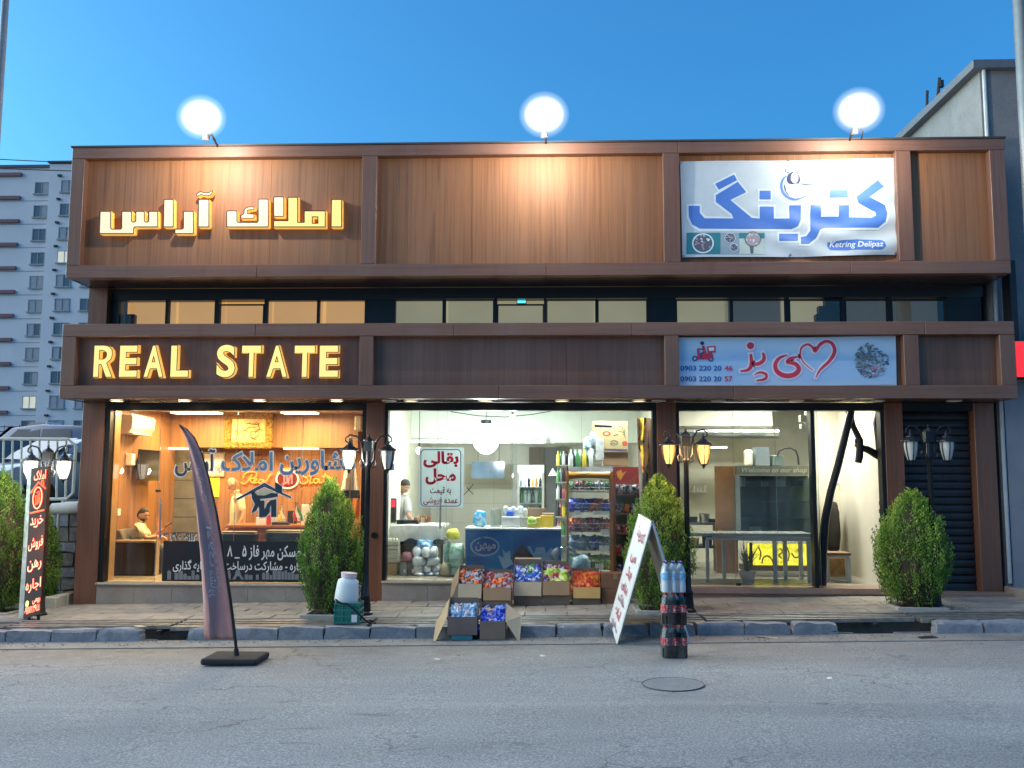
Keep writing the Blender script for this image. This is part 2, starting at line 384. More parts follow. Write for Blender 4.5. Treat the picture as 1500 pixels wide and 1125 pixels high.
# ================================================================== the ground
def sheet(name, m, x0, x1, y0, y1, off, parent=None, nx=1, t=0.):
    mb = MB()
    if t: mb.add([(x, y, gz(x, off)-(t if k == 0 else 0)) for k in (0, 1) for x, y in ((x0, y0), (x1, y0), (x1, y1), (x0, y1))],
                 [(4, 5, 6, 7), (0, 3, 2, 1), (0, 1, 5, 4), (1, 2, 6, 5), (2, 3, 7, 6), (3, 0, 4, 7)])
    else: mb.quad((x0, y0, gz(x0, off)), (x1, y0, gz(x1, off)), (x1, y1, gz(x1, off)), (x0, y1, gz(x0, off)))
    o = mb.build(name, m, parent, origin=(0, 0, 0)); return o
def structure(o): o['kind'] = 'structure'; return o
road = structure(sheet("road", M_asphalt, -160, 160, -70, -2.93, ROAD))
def terrain():
    mb = MB(); n = 44; xs = np.linspace(-1, 1, n); xs = np.sign(xs)*np.abs(xs)**2*700; ys = np.sign(np.linspace(-1, 1, n))*np.abs(np.linspace(-1, 1, n))**2*700
    ys = np.concatenate([[-700, -300, -120, -70.5], [2.2, 4, 8, 14, 22, 32, 45, 60, 80, 105, 130, 170, 240, 350, 700]])
    ys = np.sort(np.concatenate([ys, [-40., -2.9]]))
    def h(x, y):
        b = np.clip(.02+.0188*np.clip(x, -160, 160), -3, 3)-.4
        if y > 3: b += min((y-3)*.068, 8.)*float(np.clip((-x-4)/6, 0, 1)) if x < -4 else 0
        return b
    vs = [(x, y, h(x, y)) for y in ys for x in xs]; k = len(xs)
    mb.add(vs, [(j*k+i, j*k+i+1, (j+1)*k+i+1, (j+1)*k+i) for j in range(len(ys)-1) for i in range(k-1)])
    return mb.build("ground", stone("dry_earth", (.22, .19, .15), (.13, .11, .09), .8, .9, .02, 8), origin=(0, 0, 0))
structure(terrain())
gut = structure(sheet("gutter_apron", M_conc, -40, 40, -2.93, -2.44, ROAD+.012, t=.1))
trench = structure(sheet("drain_trench_floor", pbr("wet_mud", (.02, .018, .015), .6), -40, 40, -2.3, -1.62, -.26))
structure(MB().add([(x, -1.63, gz(x, z)) for x, z in ((-40, -.3), (40, -.3), (40, 0), (-40, 0))], [(0, 1, 2, 3)]).build("drain_trench_wall", M_conc, origin=(0, 0, 0)))
pave = structure(sheet("pavement", M_conc, -40, 40, -1.64, 1.2, -.014, t=.3))
random.seed(4)
ROT = -math.atan(SL)
_pv = []
for k in range(6):
    w, d = .545, .318
    mb = MB(); j = lambda: random.uniform(-.004, .004)
    mb.add([(-w/2+j(), -d/2+j(), -.03), (w/2+j(), -d/2+j(), -.03), (w/2+j(), d/2+j(), -.03), (-w/2+j(), d/2+j(), -.03),
            (-w/2+j(), -d/2+j(), j()), (w/2+j(), -d/2+j(), j()), (w/2+j(), d/2+j(), j()), (-w/2+j(), d/2+j(), j())],
           [(4, 5, 6, 7), (0, 1, 5, 4), (1, 2, 6, 5), (2, 3, 7, 6), (3, 0, 4, 7)])
    _pv.append(mb.mesh("paving_stone", M_paver if k % 3 else M_paver2, bevel=.004))
for r in range(5):
    for c in range(30):
        x = -8.1+c*.556+(.27 if r % 2 else 0); y = -1.475+r*.329
        o = link(bpy.data.objects.new("paving_stone", random.choice(_pv))); o.parent = pave
        o.location = (x, y, gz(x)+random.uniform(-.003, .003)); o.rotation_euler = (random.uniform(-.006, .006), ROT+random.uniform(-.005, .005), 0)
# kerb: rough stones, two of them missing where the drain opens
g1, g2 = (G(247, 930, ROAD).x, G(306, 930, ROAD).x), (G(1256, 930, ROAD).x, G(1318, 930, ROAD).x)
kb_ = MB()
for a, b in ((-40, g1[0]), (g1[1], g2[0]), (g2[1], 40)): kb_.add([(x, y, gz(x, z)) for z in (-.25, -.15) for x, y in ((a, -2.3), (b, -2.3), (b, -2.26), (a, -2.26))], [(0, 3, 2, 1), (4, 5, 6, 7), (0, 1, 5, 4), (1, 2, 6, 5), (2, 3, 7, 6), (3, 0, 4, 7)])
kerb = structure(kb_.build("kerb", M_conc, origin=(0, 0, 0)))
def kerb_mesh(seed, L, chip):
    bm = bmesh.new(); bmesh.ops.create_cube(bm, size=1.); bmesh.ops.subdivide_edges(bm, edges=bm.edges, cuts=5, use_grid_fill=True)
    for v in bm.verts:
        x, y, z = v.co; ax = abs(x)*2
        v.co = Vector((x*L, y*.17, (z-.5)*.18))
        n = noise.noise_vector(v.co*5+Vector((seed*3.1, 0, 0)))*.014+noise.noise_vector(v.co*16+Vector((seed, 0, 0)))*.007
        if z > .4 and y < -.4: v.co.y += .014; v.co.z -= .010
        if chip and ax > .9 and z > 0: v.co.z -= .05*chip*random.random(); v.co.x *= 1-.05*chip
        v.co += n
    me = bpy.data.meshes.new("kerb_stone"); bm.to_mesh(me); bm.free(); me.materials.append(M_kerb)
    for p in me.polygons: p.use_smooth = True
    try: me.set_sharp_from_angle(angle=rad(35))
    except Exception: pass
    return me
_kb = [kerb_mesh(k, .548, .2 if k < 4 else 1.) for k in range(7)]
g1, g2 = (G(247, 930, ROAD).x, G(306, 930, ROAD).x), (G(1256, 930, ROAD).x, G(1318, 930, ROAD).x)
x = -9.2
while x < 9.5:
    nx = x+.562; mid = (x+nx)/2
    if not any(a-.16 < mid < b+.16 for a, b in (g1, g2)):
        edge = any(min(abs(nx-a), abs(x-b)) < .3 for a, b in (g1, g2))
        o = link(bpy.data.objects.new("kerb_stone", _kb[random.randint(4, 6) if edge else random.randint(0, 4)])); o.parent = kerb
        o.location = (mid, -2.375+random.uniform(-.008, .008), gz(mid)+random.uniform(-.008, .004)); o.rotation_euler = (random.uniform(-.03, .03), ROT+random.uniform(-.01, .01), random.uniform(-.02, .02)+(math.pi if random.random() < .5 else 0))
    x = nx
# drain cover of long flat bars
grate = MB()
for xx in np.arange(-9, 9.5, 1.1): grate.add([(xx+dx, y, gz(xx, z)) for z in (-.09, -.05) for dx, y in ((0, -2.27), (.05, -2.27), (.05, -1.64), (0, -1.64))], [(0, 3, 2, 1), (4, 5, 6, 7), (0, 1, 5, 4), (1, 2, 6, 5), (2, 3, 7, 6), (3, 0, 4, 7)])
M_bar = pbr("weathered_steel_bar", (.33, .3, .26), .5, .7, var=.3, vs=9.)
grate = structure(grate.build("drain_grate", M_dark, origin=(0, 0, 0)))
cuts = [-9.1, -6.6, -4.45, -1.95, -.1, 2.2, 4.75, 7.2, 9.4]
for bi, by in enumerate((-1.72, -1.85, -1.985, -2.12, -2.225)):
    for a, b in zip(cuts, cuts[1:]):
        if bi == 4 and any(a < m < b for m in (g1[0], g2[0])): continue
        z = random.uniform(-.006, .006); j = random.uniform(-.01, .01)
        MB().add([(x, y+j, gz(x, zz+z)) for zz in (-.05, -.004) for x, y in ((a+.02, by-.032), (b-.02, by-.032), (b-.02, by+.032), (a+.02, by+.032))],
                 [(0, 3, 2, 1), (4, 5, 6, 7), (0, 1, 5, 4), (1, 2, 6, 5), (2, 3, 7, 6), (3, 0, 4, 7)]).build("grate_bar", M_bar, grate)
# manhole lid in the road
mp = G(986, 1003, ROAD)
def manhole():
    n = 40; mb = MB(); R0, R1 = .275, .283
    ring = lambda r, z: [(r*math.cos(2*math.pi*k/n), r*math.sin(2*math.pi*k/n), z) for k in range(n)]
    t = thing("manhole_cover", "round manhole lid set in the grey road, patched with pale cement", "manhole", (mp.x, mp.y, gz(mp.x, ROAD)+.004))
    t.rotation_euler = (0, ROT, 0)
    a = MB().add(ring(R0, .004), [tuple(range(n))]); a.build("lid", stone("lid_cement", (.27, .27, .265), (.2, .2, .2), 6., .85), t, local=True)
    b = MB(); v = ring(R0, .004)+ring(R0+.004, .0)+ring(R1, .0)+ring(R1+.004, .005)
    b.add(v, [(r*n+k, r*n+(k+1) % n, (r+1)*n+(k+1) % n, (r+1)*n+k) for r in range(3) for k in range(n)])
    b.build("rim", pbr("rim_tar", (.1, .1, .1), .8), t, local=True)
manhole()

# ================================================================== the shop building
B = thing("shop_building", "low row of three shops clad in brown wood laminate with two projecting sign bands", "building", (0, 0, gz(0)))
XL, XR = -6.84, 6.84
YF, YP, YB = -.70, -.55, .10
Z0, Z1, Z2, Z3 = 6.684, 4.706, 4.016, 2.922
X_ = lambda px, py, Y: W(px, py, Y).x
def fascia(nm, zt, zb, tr, br, stiles, pm, joints_t, joints_b):
    core = box(nm, M_soffit, XL+.012, XR-.012, YP, YB, zb+.006, zt-.006, B)
    def rail(z0, z1, joints):
        e = [XL]+joints+[XR]
        for a, b in zip(e, e[1:]): box("rail", M_frame, a+(.002 if a != XL else 0), b-(.002 if b != XR else 0), YF, YP-.0, z0, z1, core, .006)
    rail(zt-tr, zt, joints_t); rail(zb, zb+br, joints_b)
    for a, b in stiles: box("stile", M_stile, a, b, YF+.004, YP, zb+br+.003, zt-tr-.003, core, .005)
    for x0, x1 in ((XL, XL+.011), (XR-.011, XR)): box("side_cheek", M_stile, x0, x1, YP+.001, YB, zb, zt, core)
    gaps = [(stiles[i][1], stiles[i+1][0]) for i in range(len(stiles)-1)]
    for a, b in gaps:
        n = max(1, round((b-a)/1.22)); w = (b-a)/n      # full-height boards side by side
        for k in range(n): box("panel", pm, a+k*w+.0015, a+(k+1)*w-.0015, YP-.012-.002*(k % 2), YP, zb+br, zt-tr, core)
    return core
pxs = lambda ps, py: [(X_(a, py, YF), X_(b, py, YF)) for a, b in ps]
up = pxs([(103, 120), (529.5, 551), (972, 996), (1315, 1337.5), (1454, 1477)], 310); up[0] = (XL, up[0][1]); up[-1] = (up[-1][0], XR)
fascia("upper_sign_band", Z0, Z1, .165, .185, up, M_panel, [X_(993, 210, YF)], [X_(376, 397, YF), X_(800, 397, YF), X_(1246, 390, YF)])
lo = pxs([(88, 109), (526, 546), (974, 995), (1325, 1347), (1466, 1488)], 530); lo[0] = (XL, lo[0][1]); lo[-1] = (lo[-1][0], XR)
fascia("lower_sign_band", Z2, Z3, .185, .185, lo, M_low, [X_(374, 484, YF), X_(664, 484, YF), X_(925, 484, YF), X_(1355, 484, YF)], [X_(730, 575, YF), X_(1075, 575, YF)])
box("parapet_cap", pbr("dark_coping", (.05, .045, .045), .5), XL-.02, XR+.02, YF-.015, YB+.25, Z0+.003, Z0+.028, B)
box("roof_slab", M_plaster, XL+.05, XR-.05, YB+.002, 8.5, Z1+.05, Z0-.25, B)
for x0, x1 in ((XL+.03, XL+.13), (XR-.13, XR-.03)): box("flank_wall", M_plaster, x0, x1, .36, 8.4, -.4, Z1+.04, B)
# columns
COLS = [(XL+.005, X_(152, 640, 0)), (X_(535, 700, 0), X_(562, 700, 0)), (X_(963, 700, 0), X_(992, 700, 0)), (X_(1299, 700, 0), X_(1326, 700, 0)), (X_(1431, 700, 0), XR-.005)]
for a, b in COLS: box("column", M_col, a, b, 0, .35, gz((a+b)/2, -.02), Z3, B, .006)
box("column", M_col, XL+.01, XL+.3, .0, .34, Z2+.002, Z1, B); 
# strip of clerestory windows between the bands
ZW = W(700, 439, YB).z
clere = box("clerestory_wall", pbr("charcoal_cladding", (.018, .02, .024), .35), XL+.32, XR-.02, YB+.02, YB+.22, ZW+.02, Z1, B)
box("clerestory_end", M_black, XL+.31, X_(172, 458, YB), YB+.021, YB+.22, Z2, ZW+.018, clere)
def lit(name, c, s):
    q = N(name); n1 = q.noise(q.vmul(q.pos, (1.1, 1, 1.3)), 1., 3); f = q.ramp(n1, [(.3, mul(c, .86)), (.7, c)])
    q.col((.3, .28, .25)); q.l(f, q.b.inputs['Emission Color']); q.set(Emission_Strength=s, Roughness=.6); return q.m
L_amber = lit("amber_lit_blind", (.50, .27, .085), .36); L_olive = lit("olive_lit_blind", (.24, .22, .13), .36); L_dim = lit("dim_blind", (.045, .042, .036), .33)
G_win = glass("window_glass", (.95, .96, .95))
panes = [(174, 242, L_amber), (247, 314, L_amber), (322, 385, L_amber), (392, 464, L_amber), (468, 534, L_amber),
         (579, 648, L_olive), (653, 722, L_olive), (730, 795, L_olive), (802, 872, L_olive), (877, 947, L_olive),
         (992, 1069, L_olive), (1074, 1150, L_dim), (1158, 1232, L_olive), (1240, 1300, L_dim), (1308, 1385, L_dim)]
for i, (a, b, m) in enumerate(panes):
    x0, x1 = X_(a, 458, YB), X_(b, 458, YB); zt = W((a+b)/2, 447 if i in (2, 7) else 440, YB).z
    f = MB(); e = .018; y0, y1 = YB+.0, YB+.06
    f.box(x0-e, x0, y0, y1, Z2-.1, zt+e).box(x1, x1+e, y0, y1, Z2-.1, zt+e).box(x0, x1, y0, y1, zt, zt+e)
    wf = f.build("window_frame", M_black, B)
    MB().box(x0, x1, y0+.03, y0+.036, Z2-.1, zt).build("pane", G_win, wf)
    MB().box(x0-.05, x1+.05, .5, .505, Z2-.3, zt+.25).build("blind", m, wf)
    nxt = panes[i+1][0] if i+1 < len(panes) else 1440
    box("mullion", M_black, x1+e+.001, X_(nxt, 458, YB)-e-.001, YB+.005, YB+.12, Z2-.1, ZW+.018, clere)
box("clerestory_floor", M_plaster, XL+.32, XR-.1, YB+.001, 5, Z3+.3, Z2-.12, B)
# black lintel above the shop fronts
box("lintel", M_black, COLS[0][1]+.002, XR-.3, .012, .2, W(700, 601, .0).z, Z3-.001, B)

# plinths, sills and steps
zL, zM, zR = W(150, 853, .0).z, W(600, 851, 0).z, W(1150, 861, 0).z
def plinth(x0, x1, zt, y, m, n):
    w = (x1-x0)/n
    for k in range(n): box("plinth_tile", m, x0+k*w+.0015, x0+(k+1)*w-.0015, y, .34, gz(x0)-.06, zt, B, .002)
LX0, LX1 = COLS[0][1]-.16, COLS[1][0]-.0
plinth(LX0+.17, COLS[1][0]-.003, zL-.03, -.02, M_plinth, 7); box("sill", M_sill, LX0+.165, COLS[1][0]-.002, -.06, .36, zL-.028, zL, B, .004)
plinth(COLS[1][1]+.003, COLS[2][0]-.003, zM-.03, -.02, M_plinth, 6); box("sill", M_sill, COLS[1][1]+.002, COLS[2][0]-.002, -.06, .36, zM-.028, zM, B, .004)
x0, x1 = COLS[2][1]+.003, COLS[3][0]-.003; w = (x1-x0)/3
for k in range(3):
    box("step", M_step, x0+k*w+.0015, x0+(k+1)*w-.0015, -.05, .36, zR-.085, zR, B, .004)
    box("riser", M_step, x0+k*w+.0015, x0+(k+1)*w-.0015, -.01, .34, gz(x0)-.05, zR-.087, B)
box("step", M_step, COLS[3][0]-.05, COLS[4][1], -.28, -.004, gz(4.6)-.1, gz(5.6)+.06, B, .004)

# rooms
ZC = 2.97
def room(x0, x1, y1, zf, zc, mw, mf, mc, mb_=None, tiles=None):
    t = .06
    box("room_floor", mf, x0, x1, .361, y1, zf-.1, zf, B)
    box("room_ceiling", mc, x0, x1, .21, y1, zc, zc+.05, B)
    box("room_wall", mw, x0-t, x0, .36, y1, zf, zc, B); box("room_wall", mw, x1, x1+t, .36, y1, zf, zc, B)
    box("room_back_wall", mb_ or mw, x0-t, x1+t, y1, y1+.1, zf, zc, B)
cx2 = (COLS[1][0]+COLS[1][1])/2; cx3 = (COLS[2][0]+COLS[2][1])/2; cx4 = (COLS[3][0]+COLS[3][1])/2
RL = (XL+.14, cx2-.07); RM = (cx2+.07, cx3-.07); RR = (cx3+.07, cx4-.07)
M_floorL = stone("shop_floor_tile", (.5, .42, .3), (.4, .33, .24), 2., .25, .001)
M_ceil = pbr("ceiling_white", (.78, .74, .66), .8, var=.04)
YLB, YMB, YRB = 3.3, 6.3, 4.2
room(RL[0], RL[1], YLB, zL, ZC, M_inwood, M_floorL, M_ceil)
def tiled(name, c, grout, bw, bh):
    q = N(name); br = q.n('ShaderNodeTexBrick'); br.offset = 0
    mp_ = q.n('ShaderNodeMapping'); mp_.inputs['Rotation'].default_value = (rad(90), 0, 0); q.l(q.pos, mp_.inputs[0]); q.l(mp_.outputs[0], br.inputs['Vector'])
    br.inputs['Color1'].default_value = tuple(c)+(1,); br.inputs['Color2'].default_value = tuple(mul(c, .94))+(1,); br.inputs['Mortar'].default_value = tuple(grout)+(1,)
    br.inputs['Scale'].default_value = 1; br.inputs['Mortar Size'].default_value = .006; br.inputs['Brick Width'].default_value = bw; br.inputs['Row Height'].default_value = bh
    q.l(br.outputs['Color'], q.b.inputs['Base Color']); q.set(Roughness=.35); MATS[name] = q.m; return q.m
M_mback = tiled("cream_wall_tile", (.68, .67, .57), (.5, .49, .42), .9, .42)
M_rwall = pbr("butter_wall_paint", (.58, .56, .47), .65, var=.08, vs=1.5)
room(RM[0], RM[1], YMB, zM, 3.25, pbr("shop_wall_cream", (.66, .63, .5), .6, var=.06), M_floorL, M_ceil, M_mback)
room(RR[0], RR[1], YRB, zR, 3.2, M_rwall, stone("kitchen_floor", (.36, .35, .3), (.28, .27, .23), 2., .35, .001), M_ceil)
# ceiling grid of the left shop
for k in range(1, 8):
    x = RL[0]+(RL[1]-RL[0])*k/8; box("ceiling_batten", pbr("ceiling_batten_grey", (.3, .26, .2), .6), x-.008, x+.008, .37, YLB-.01, ZC-.008, ZC-.001, B)
for y in (.9, 1.5, 2.1, 2.7): box("ceiling_batten", MATS["ceiling_batten_grey"], RL[0]+.01, RL[1]-.01, y-.008, y+.008, ZC-.010, ZC-.0012, B)

# shop-front glazing
G_shop = glass("shop_front_glass", (.93, .965, .95), .9, .05); G_edge = pbr("glass_edge", (.2, .36, .32), .2)
YG = .11
def glazing(pxa, zb, ztop, gaps_lit=None):
    zt = W(700, 601, 0).z
    out = []
    for a, b in zip(pxa, pxa[1:]):
        x0, x1 = X_(a, 720, YG), X_(b, 720, YG)
        g = MB().box(x0+.003, x1-.003, YG, YG+.010, zb+.004, zt-.001).build("glass_pane", G_shop, B)
        MB().box(x1-.0075, x1-.0035, YG-.001, YG+.011, zb+.005, zt-.002).build("pane_edge", G_edge, g); out.append(g)
    return out
gl_left = glazing([158, 232, 345, 442, 532], zL, 0)
gl_mid = glazing([567, 641, 655, 751, 853, 957], zM, 0)
gl_right = glazing([997, 1076, 1138, 1200], zR, 0)
# metal jambs
for a, b, y0, zf in ((150.5, 157, 600, zL), (529, 535, 600, zL), (562, 567, 600, zM), (957, 962.5, 600, zM), (992.5, 996.5, 600, zR), (1293, 1299, 600, zR), (1190, 1196, 600, zR)):
    box("door_jamb", M_black, X_(a, 720, .03)+.001, X_(b, 720, .03)-.001, .02, .19, zf+.001, W(700, 601, 0).z-.001, B)
box("lit_jamb", pbr("gold_lit_jamb", (.6, .42, .2), .3, .6), X_(157.5, 720, .2), X_(166, 720, .2), .16, .35, zL+.001, W(700, 601, 0).z-.001, B)  # wood jamb, the golden light on it put into its colour
def door_handle(px, y0, y1, lock=None, r=.016):
    a = W(px, y0, YG-.06); b = W(px, y1, YG-.06)
    m = MB().tube([a, b], r, 10)
    for q in (.12, .88):
        p = a.lerp(b, q); m.tube([p, p+Vector((0, .06, 0))], .01, 8)
    m.build("door_handle", M_steel, B, smooth=True)
door_handle(234.5, 730, 790); door_handle(644.5, 731, 775)
for px, py in ((232, 719), (651, 853), (1082, 856)):
    p = W(px, py, YG-.012); MB().cbox(p, (.07, .05, .035)).build("door_pivot", M_dark, B, bevel=.004)
# roller shutter at the right end
sx0, sx1 = COLS[3][1]+.003, COLS[4][0]-.003; zs0 = W(1380, 866, .1).z
sh = box("roller_shutter", M_black, sx0, sx1, .19, .25, zs0, Z3-.1, B)
M_slat = pbr("shutter_slat_paint", (.028, .03, .036), .45, .4, var=.2)
n = 24; dz = (Z3-.02-zs0)/n; prof = [(0, 0), (-.022, .012), (-.03, .05), (-.022, .088), (0, .1)]
mb = MB(); k = len(prof); L = sx1-sx0-.004
mb.add([(x, p[0], p[1]/.1*dz*.97) for x in (-L/2, L/2) for p in prof], [(i, k+i, k+i+1, i+1) for i in range(k-1)]+[tuple(range(k)), tuple(range(2*k-1, k-1, -1))])
slm = mb.mesh("slat", M_slat)
for i in range(n):
    o = link(bpy.data.objects.new("slat", slm)); o.parent = sh; o.location = Vector(((sx0+sx1)/2, .188, zs0+i*dz))-wloc(sh)
box("shutter_threshold", M_white, sx0, sx1, .02, .185, zs0-.04, zs0-.004, B)
for k, px in enumerate((548, 547)):
    p = W(px, (784, 775)[k], 0)
    if k == 0: MB().xf(Matrix()).lathe([(.045, 0), (.045, .02), (.03, .022)], (0, 0, 0), 16).xf(Matrix.Translation(p) @ Matrix.Rotation(rad(90), 4, 'X')).build("column_vent", M_black, B)
p = W(1320, 708, 0); MB().lathe([(.04, 0), (.035, .015)], (0, 0, 0), 14).xf(Matrix.Translation(p) @ Matrix.Rotation(rad(90), 4, 'X')).build("column_vent", M_col, B)
# ================================================================== lamps
E_cool = emis("cool_white_glow", (1, .97, .92), 5.)
WARM = (1., .66, .34); COOL = (.9, .97, 1.)
def glow_glass(name, c_in, c_out, s_in, s_out, fade=None):
    """lit glass, brightest where one looks straight through at the bulb; with fade, a painted bloom thinning out to the rim"""
    q = N(name); lw = q.n('ShaderNodeLayerWeight'); lw.inputs['Blend'].default_value = .5; f = lw.outputs['Facing']
    em = q.n('ShaderNodeEmission'); q.l(q.ramp(f, [(.15, mul(c_in, 1)), (.8, c_out)]), em.inputs[0]); st = q.n('ShaderNodeMapRange'); st.inputs[1].default_value = .1; st.inputs[2].default_value = .85; st.inputs[3].default_value = s_in; st.inputs[4].default_value = s_out; q.l(f, st.inputs[0]); q.l(st.outputs[0], em.inputs[1])
    o = em.outputs[0]
    if fade:
        tr = q.n('ShaderNodeBsdfTransparent'); mx = q.n('ShaderNodeMixShader'); q.l(q.ramp(f, [(fade[0], .7), (fade[0]*2.4, .12), (fade[0]*5.5, .03), (fade[1], 0)]), mx.inputs[0]); q.l(tr.outputs[0], mx.inputs[1]); q.l(o, mx.inputs[2]); o = mx.outputs[0]
    q.l(o, q.out.inputs[0]); MATS[name] = q.m; return q.m
M_bloom = glow_glass("flood_bloom_globe", (1, .99, .97), (.75, .92, 1), 2.2, .6, (.055, .72))  # lamp bloom painted into glow and alpha by facing angle
G_orange = glow_glass("orange_lantern_glass", (1, .50, .13), (1, .22, .02), .85, .34); G_whitel = glow_glass("white_lantern_glass", (1, .97, .88), (1, .80, .45), 1.6, .45)
def flood(px, py, bx, by, label, two=False, sc=1.):
    Y = -1.42
    c = W(px, py, Y); b = W(bx, by, -.60); b.z = Z0+.02
    t = thing("flood_lamp", label, "flood lamp", b, "flood lamps along the roof edge")
    k = .12*sc
    MB().ball(c, (2*k, 2*k, 2*k), 18, 14).build("bulb", emis("flood_bulb_glow", (1, .98, .95), 3.), t, smooth=True)
    MB().ball(c, (.74*sc, .6*sc, .68*sc), 32, 24).build("bloom_globe", M_bloom, t, smooth=True)  # glowing globe added round the bulb as its halo, not a real fitting
    MB().lathe([(.05, -.05), (.055, .0), (.04, .03)], c+Vector((0, .2, -.2*sc)), 12).build("lamp_socket", M_dark, t, smooth=True)
    MB().tube([b+Vector((0, 0, -.05)), b+(c-b)*.45, c+Vector((0, .2, -.22*sc))], .017, 8).build("arm", M_dark, t, smooth=True)
    if two: MB().tube([b+Vector((.16, 0, -.05)), b+Vector((.16, 0, 0))+(c-b)*.3, c+Vector((.05, .24, -.06))], .010, 6).build("brace", M_dark, t)
    box("foot_plate", M_dark, b.x-.07, b.x+.07, b.y-.05, b.y+.05, Z0+.0285, Z0+.04, t)
    lamp_light("flood_light", c+Vector((0, .0, -2.9*k)), 44, (1., .9, .74), .04, t)
    return t
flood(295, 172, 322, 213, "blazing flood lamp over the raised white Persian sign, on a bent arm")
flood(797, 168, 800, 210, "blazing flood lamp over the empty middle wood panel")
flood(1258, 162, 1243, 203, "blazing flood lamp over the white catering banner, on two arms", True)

def downlight(px, py, on, lab, warm=WARM, power=7.):
    p = W(px, py, -.33); z = Z3+.004
    t = thing("downlight", lab, "downlight", (p.x, -.33, z), "downlights under the lower sign band")
    MB().lathe([(.105, 0), (.11, -.012), (.088, -.016), (.086, -.004)], (0, 0, 0), 20, caps=False).build("trim_ring", M_white, t, True, local=True)
    MB().lathe([(.0005, -.006), (.086, -.006), (.086, 0), (.0005, 0)], (0, 0, 0), 20).build("lens", emis("lens_"+on, warm, {'on': 3., 'dim': 1.2}[on]) if on != 'off' else pbr("unlit_lens", (.4, .39, .36), .3), t, local=True)
    if on != 'off': lamp_light("downlight_beam", (p.x, -.33, z-.02), power, warm, .06, t, spot=125, target=(p.x, -.28, 0), blend=.7)
for i, px in enumerate((171, 270, 380, 493)): downlight(px, 590, 'on', "lit round downlight over the estate office window, %s" % ("next to the left column", "above the top of the feather flag", "above the gilded picture frame", "beside the second column")[i], (1., .8, .5), 9.)
for i, px in enumerate((602, 711, 823, 936)): downlight(px, 589, 'dim', "small yellow downlight over the grocery, %s" % ("at its left end", "above the white poster's right side", "above the freezer's right end", "beside the yellow cloth")[i], (1., .78, .4), 4.)
for i, px in enumerate((570, 965)): downlight(px, 590, 'off', "unlit downlight in front of the %s column" % ("second", "third")[i])
for i, px in enumerate((1052, 1167, 1245, 1285, 1398)): downlight(px, 590, 'off', "unlit downlight over the kitchen shop, %s" % ("above the right orange lantern", "at the middle of the window", "above the black pipe", "beside the fourth column", "over the roller shutter")[i])

# double lanterns on fluted posts
M_iron = pbr("black_cast_iron", (.018, .022, .028), .38, .5, var=.3, bump=.002)
def lantern_post(px, Y, label, left, right, h=2.36, tint=(1, .55, .2), half=.215):
    p = W(px, 800, Y); x = p.x; z = gz(x)
    t = thing("lantern_post", label, "street lamp", (x, Y, z), "double lantern posts along the pavement")
    MB().lathe([(.10, 0), (.10, .03), (.075, .05), (.062, .22), (.07, .25), (.045, .29), (.036, .6), (.033, h-.42), (.05, h-.40), (.05, h-.37), (.036, h-.35), (.034, h-.2)], (0, 0, 0), 14).build("post", M_iron, t, smooth=True, local=True)
    m = MB().box(-.055, .055, -.055, .055, h-.2, h-.06).lathe([(.075, h-.06), (.07, h-.045), (.03, h-.015), (.012, h), (.02, h+.015), (.002, h+.04)], (0, 0, 0), 8)
    m.build("post_head", M_iron, t, local=True, bevel=.004)
    for s, st in ((-1, left), (1, right)):
        pts = [(s*.045, 0, h-.36), (s*.075, 0, h-.3), (s*.08, 0, h-.2), (s*.10, 0, h-.08), (s*.15, 0, h+.0), (s*(half+.0), 0, h+.022), (s*(half+.05), 0, h-.015), (s*(half+.055), 0, h-.06), (s*(half+.02), 0, h-.08), (s*(half-.005), 0, h-.055), (s*half, 0, h-.03)]
        MB().tube(pts, [.016, .015, .014, .013, .012, .012, .011, .01, .009, .008, .007], 8).tube([(s*.05, 0, h-.42), (s*.1, 0, h-.4), (s*.11, 0, h-.34), (s*.085, 0, h-.31)], .009, 6).tube([(s*half, 0, h-.03), (s*half, 0, h-.1)], .008, 6).build("scroll_arm", M_iron, t, smooth=True, local=True)
        c = (s*half, 0, h-.1); lz = -.1
        la = MB().lathe([(.018, .03), (.022, .0), (.05, -.015), (.055, -.03), (.125, -.075), (.128, -.09), (.1, -.092)], c, 12).lathe([(.004, -.40), (.014, -.385), (.02, -.36), (.05, -.345), (.05, -.335)], c, 10)
        for k in range(6):
            a = math.pi*2*(k+.5)/6; ca, sa = math.cos(a), math.sin(a)
            la.tube([(c[0]+ca*r, c[1]+sa*r, c[2]+zz) for r, zz in ((.098, -.09), (.094, -.17), (.075, -.27), (.048, -.34))], .007, 4)
        lo = la.build("lantern", M_iron, t, local=True)
        gm = pbr("frosted_lantern_glass", (.55, .55, .5), .25) if st == 'off' else (G_whitel if tint[1] > .6 else G_orange)
        MB().lathe([(.088, -.093), (.086, -.17), (.067, -.27), (.042, -.338)], c, 16).build("lantern_glass", gm, lo, smooth=True, local=True)
        if st == 'on': lamp_light("lantern_light", wloc(t)+Vector((c[0], -.16, h-.3)), 9 if tint[1] < .6 else 12, tint, .06, t)
    return t
lantern_post(63, -1.15, "black double lantern post lit white behind the red neon sign", 'on', 'on', tint=(1, .9, .7), half=.235, h=2.3)
lantern_post(537, -1.4, "black double lantern post in front of the second column, only its left lantern lit", 'on', 'off', tint=(1, .9, .7), half=.26)
lantern_post(1007, -1.45, "black double lantern post glowing orange before the third column", 'on', 'on', half=.23)
lantern_post(1367, -1.3, "unlit black double lantern post in front of the roller shutter", 'off', 'off', half=.235)

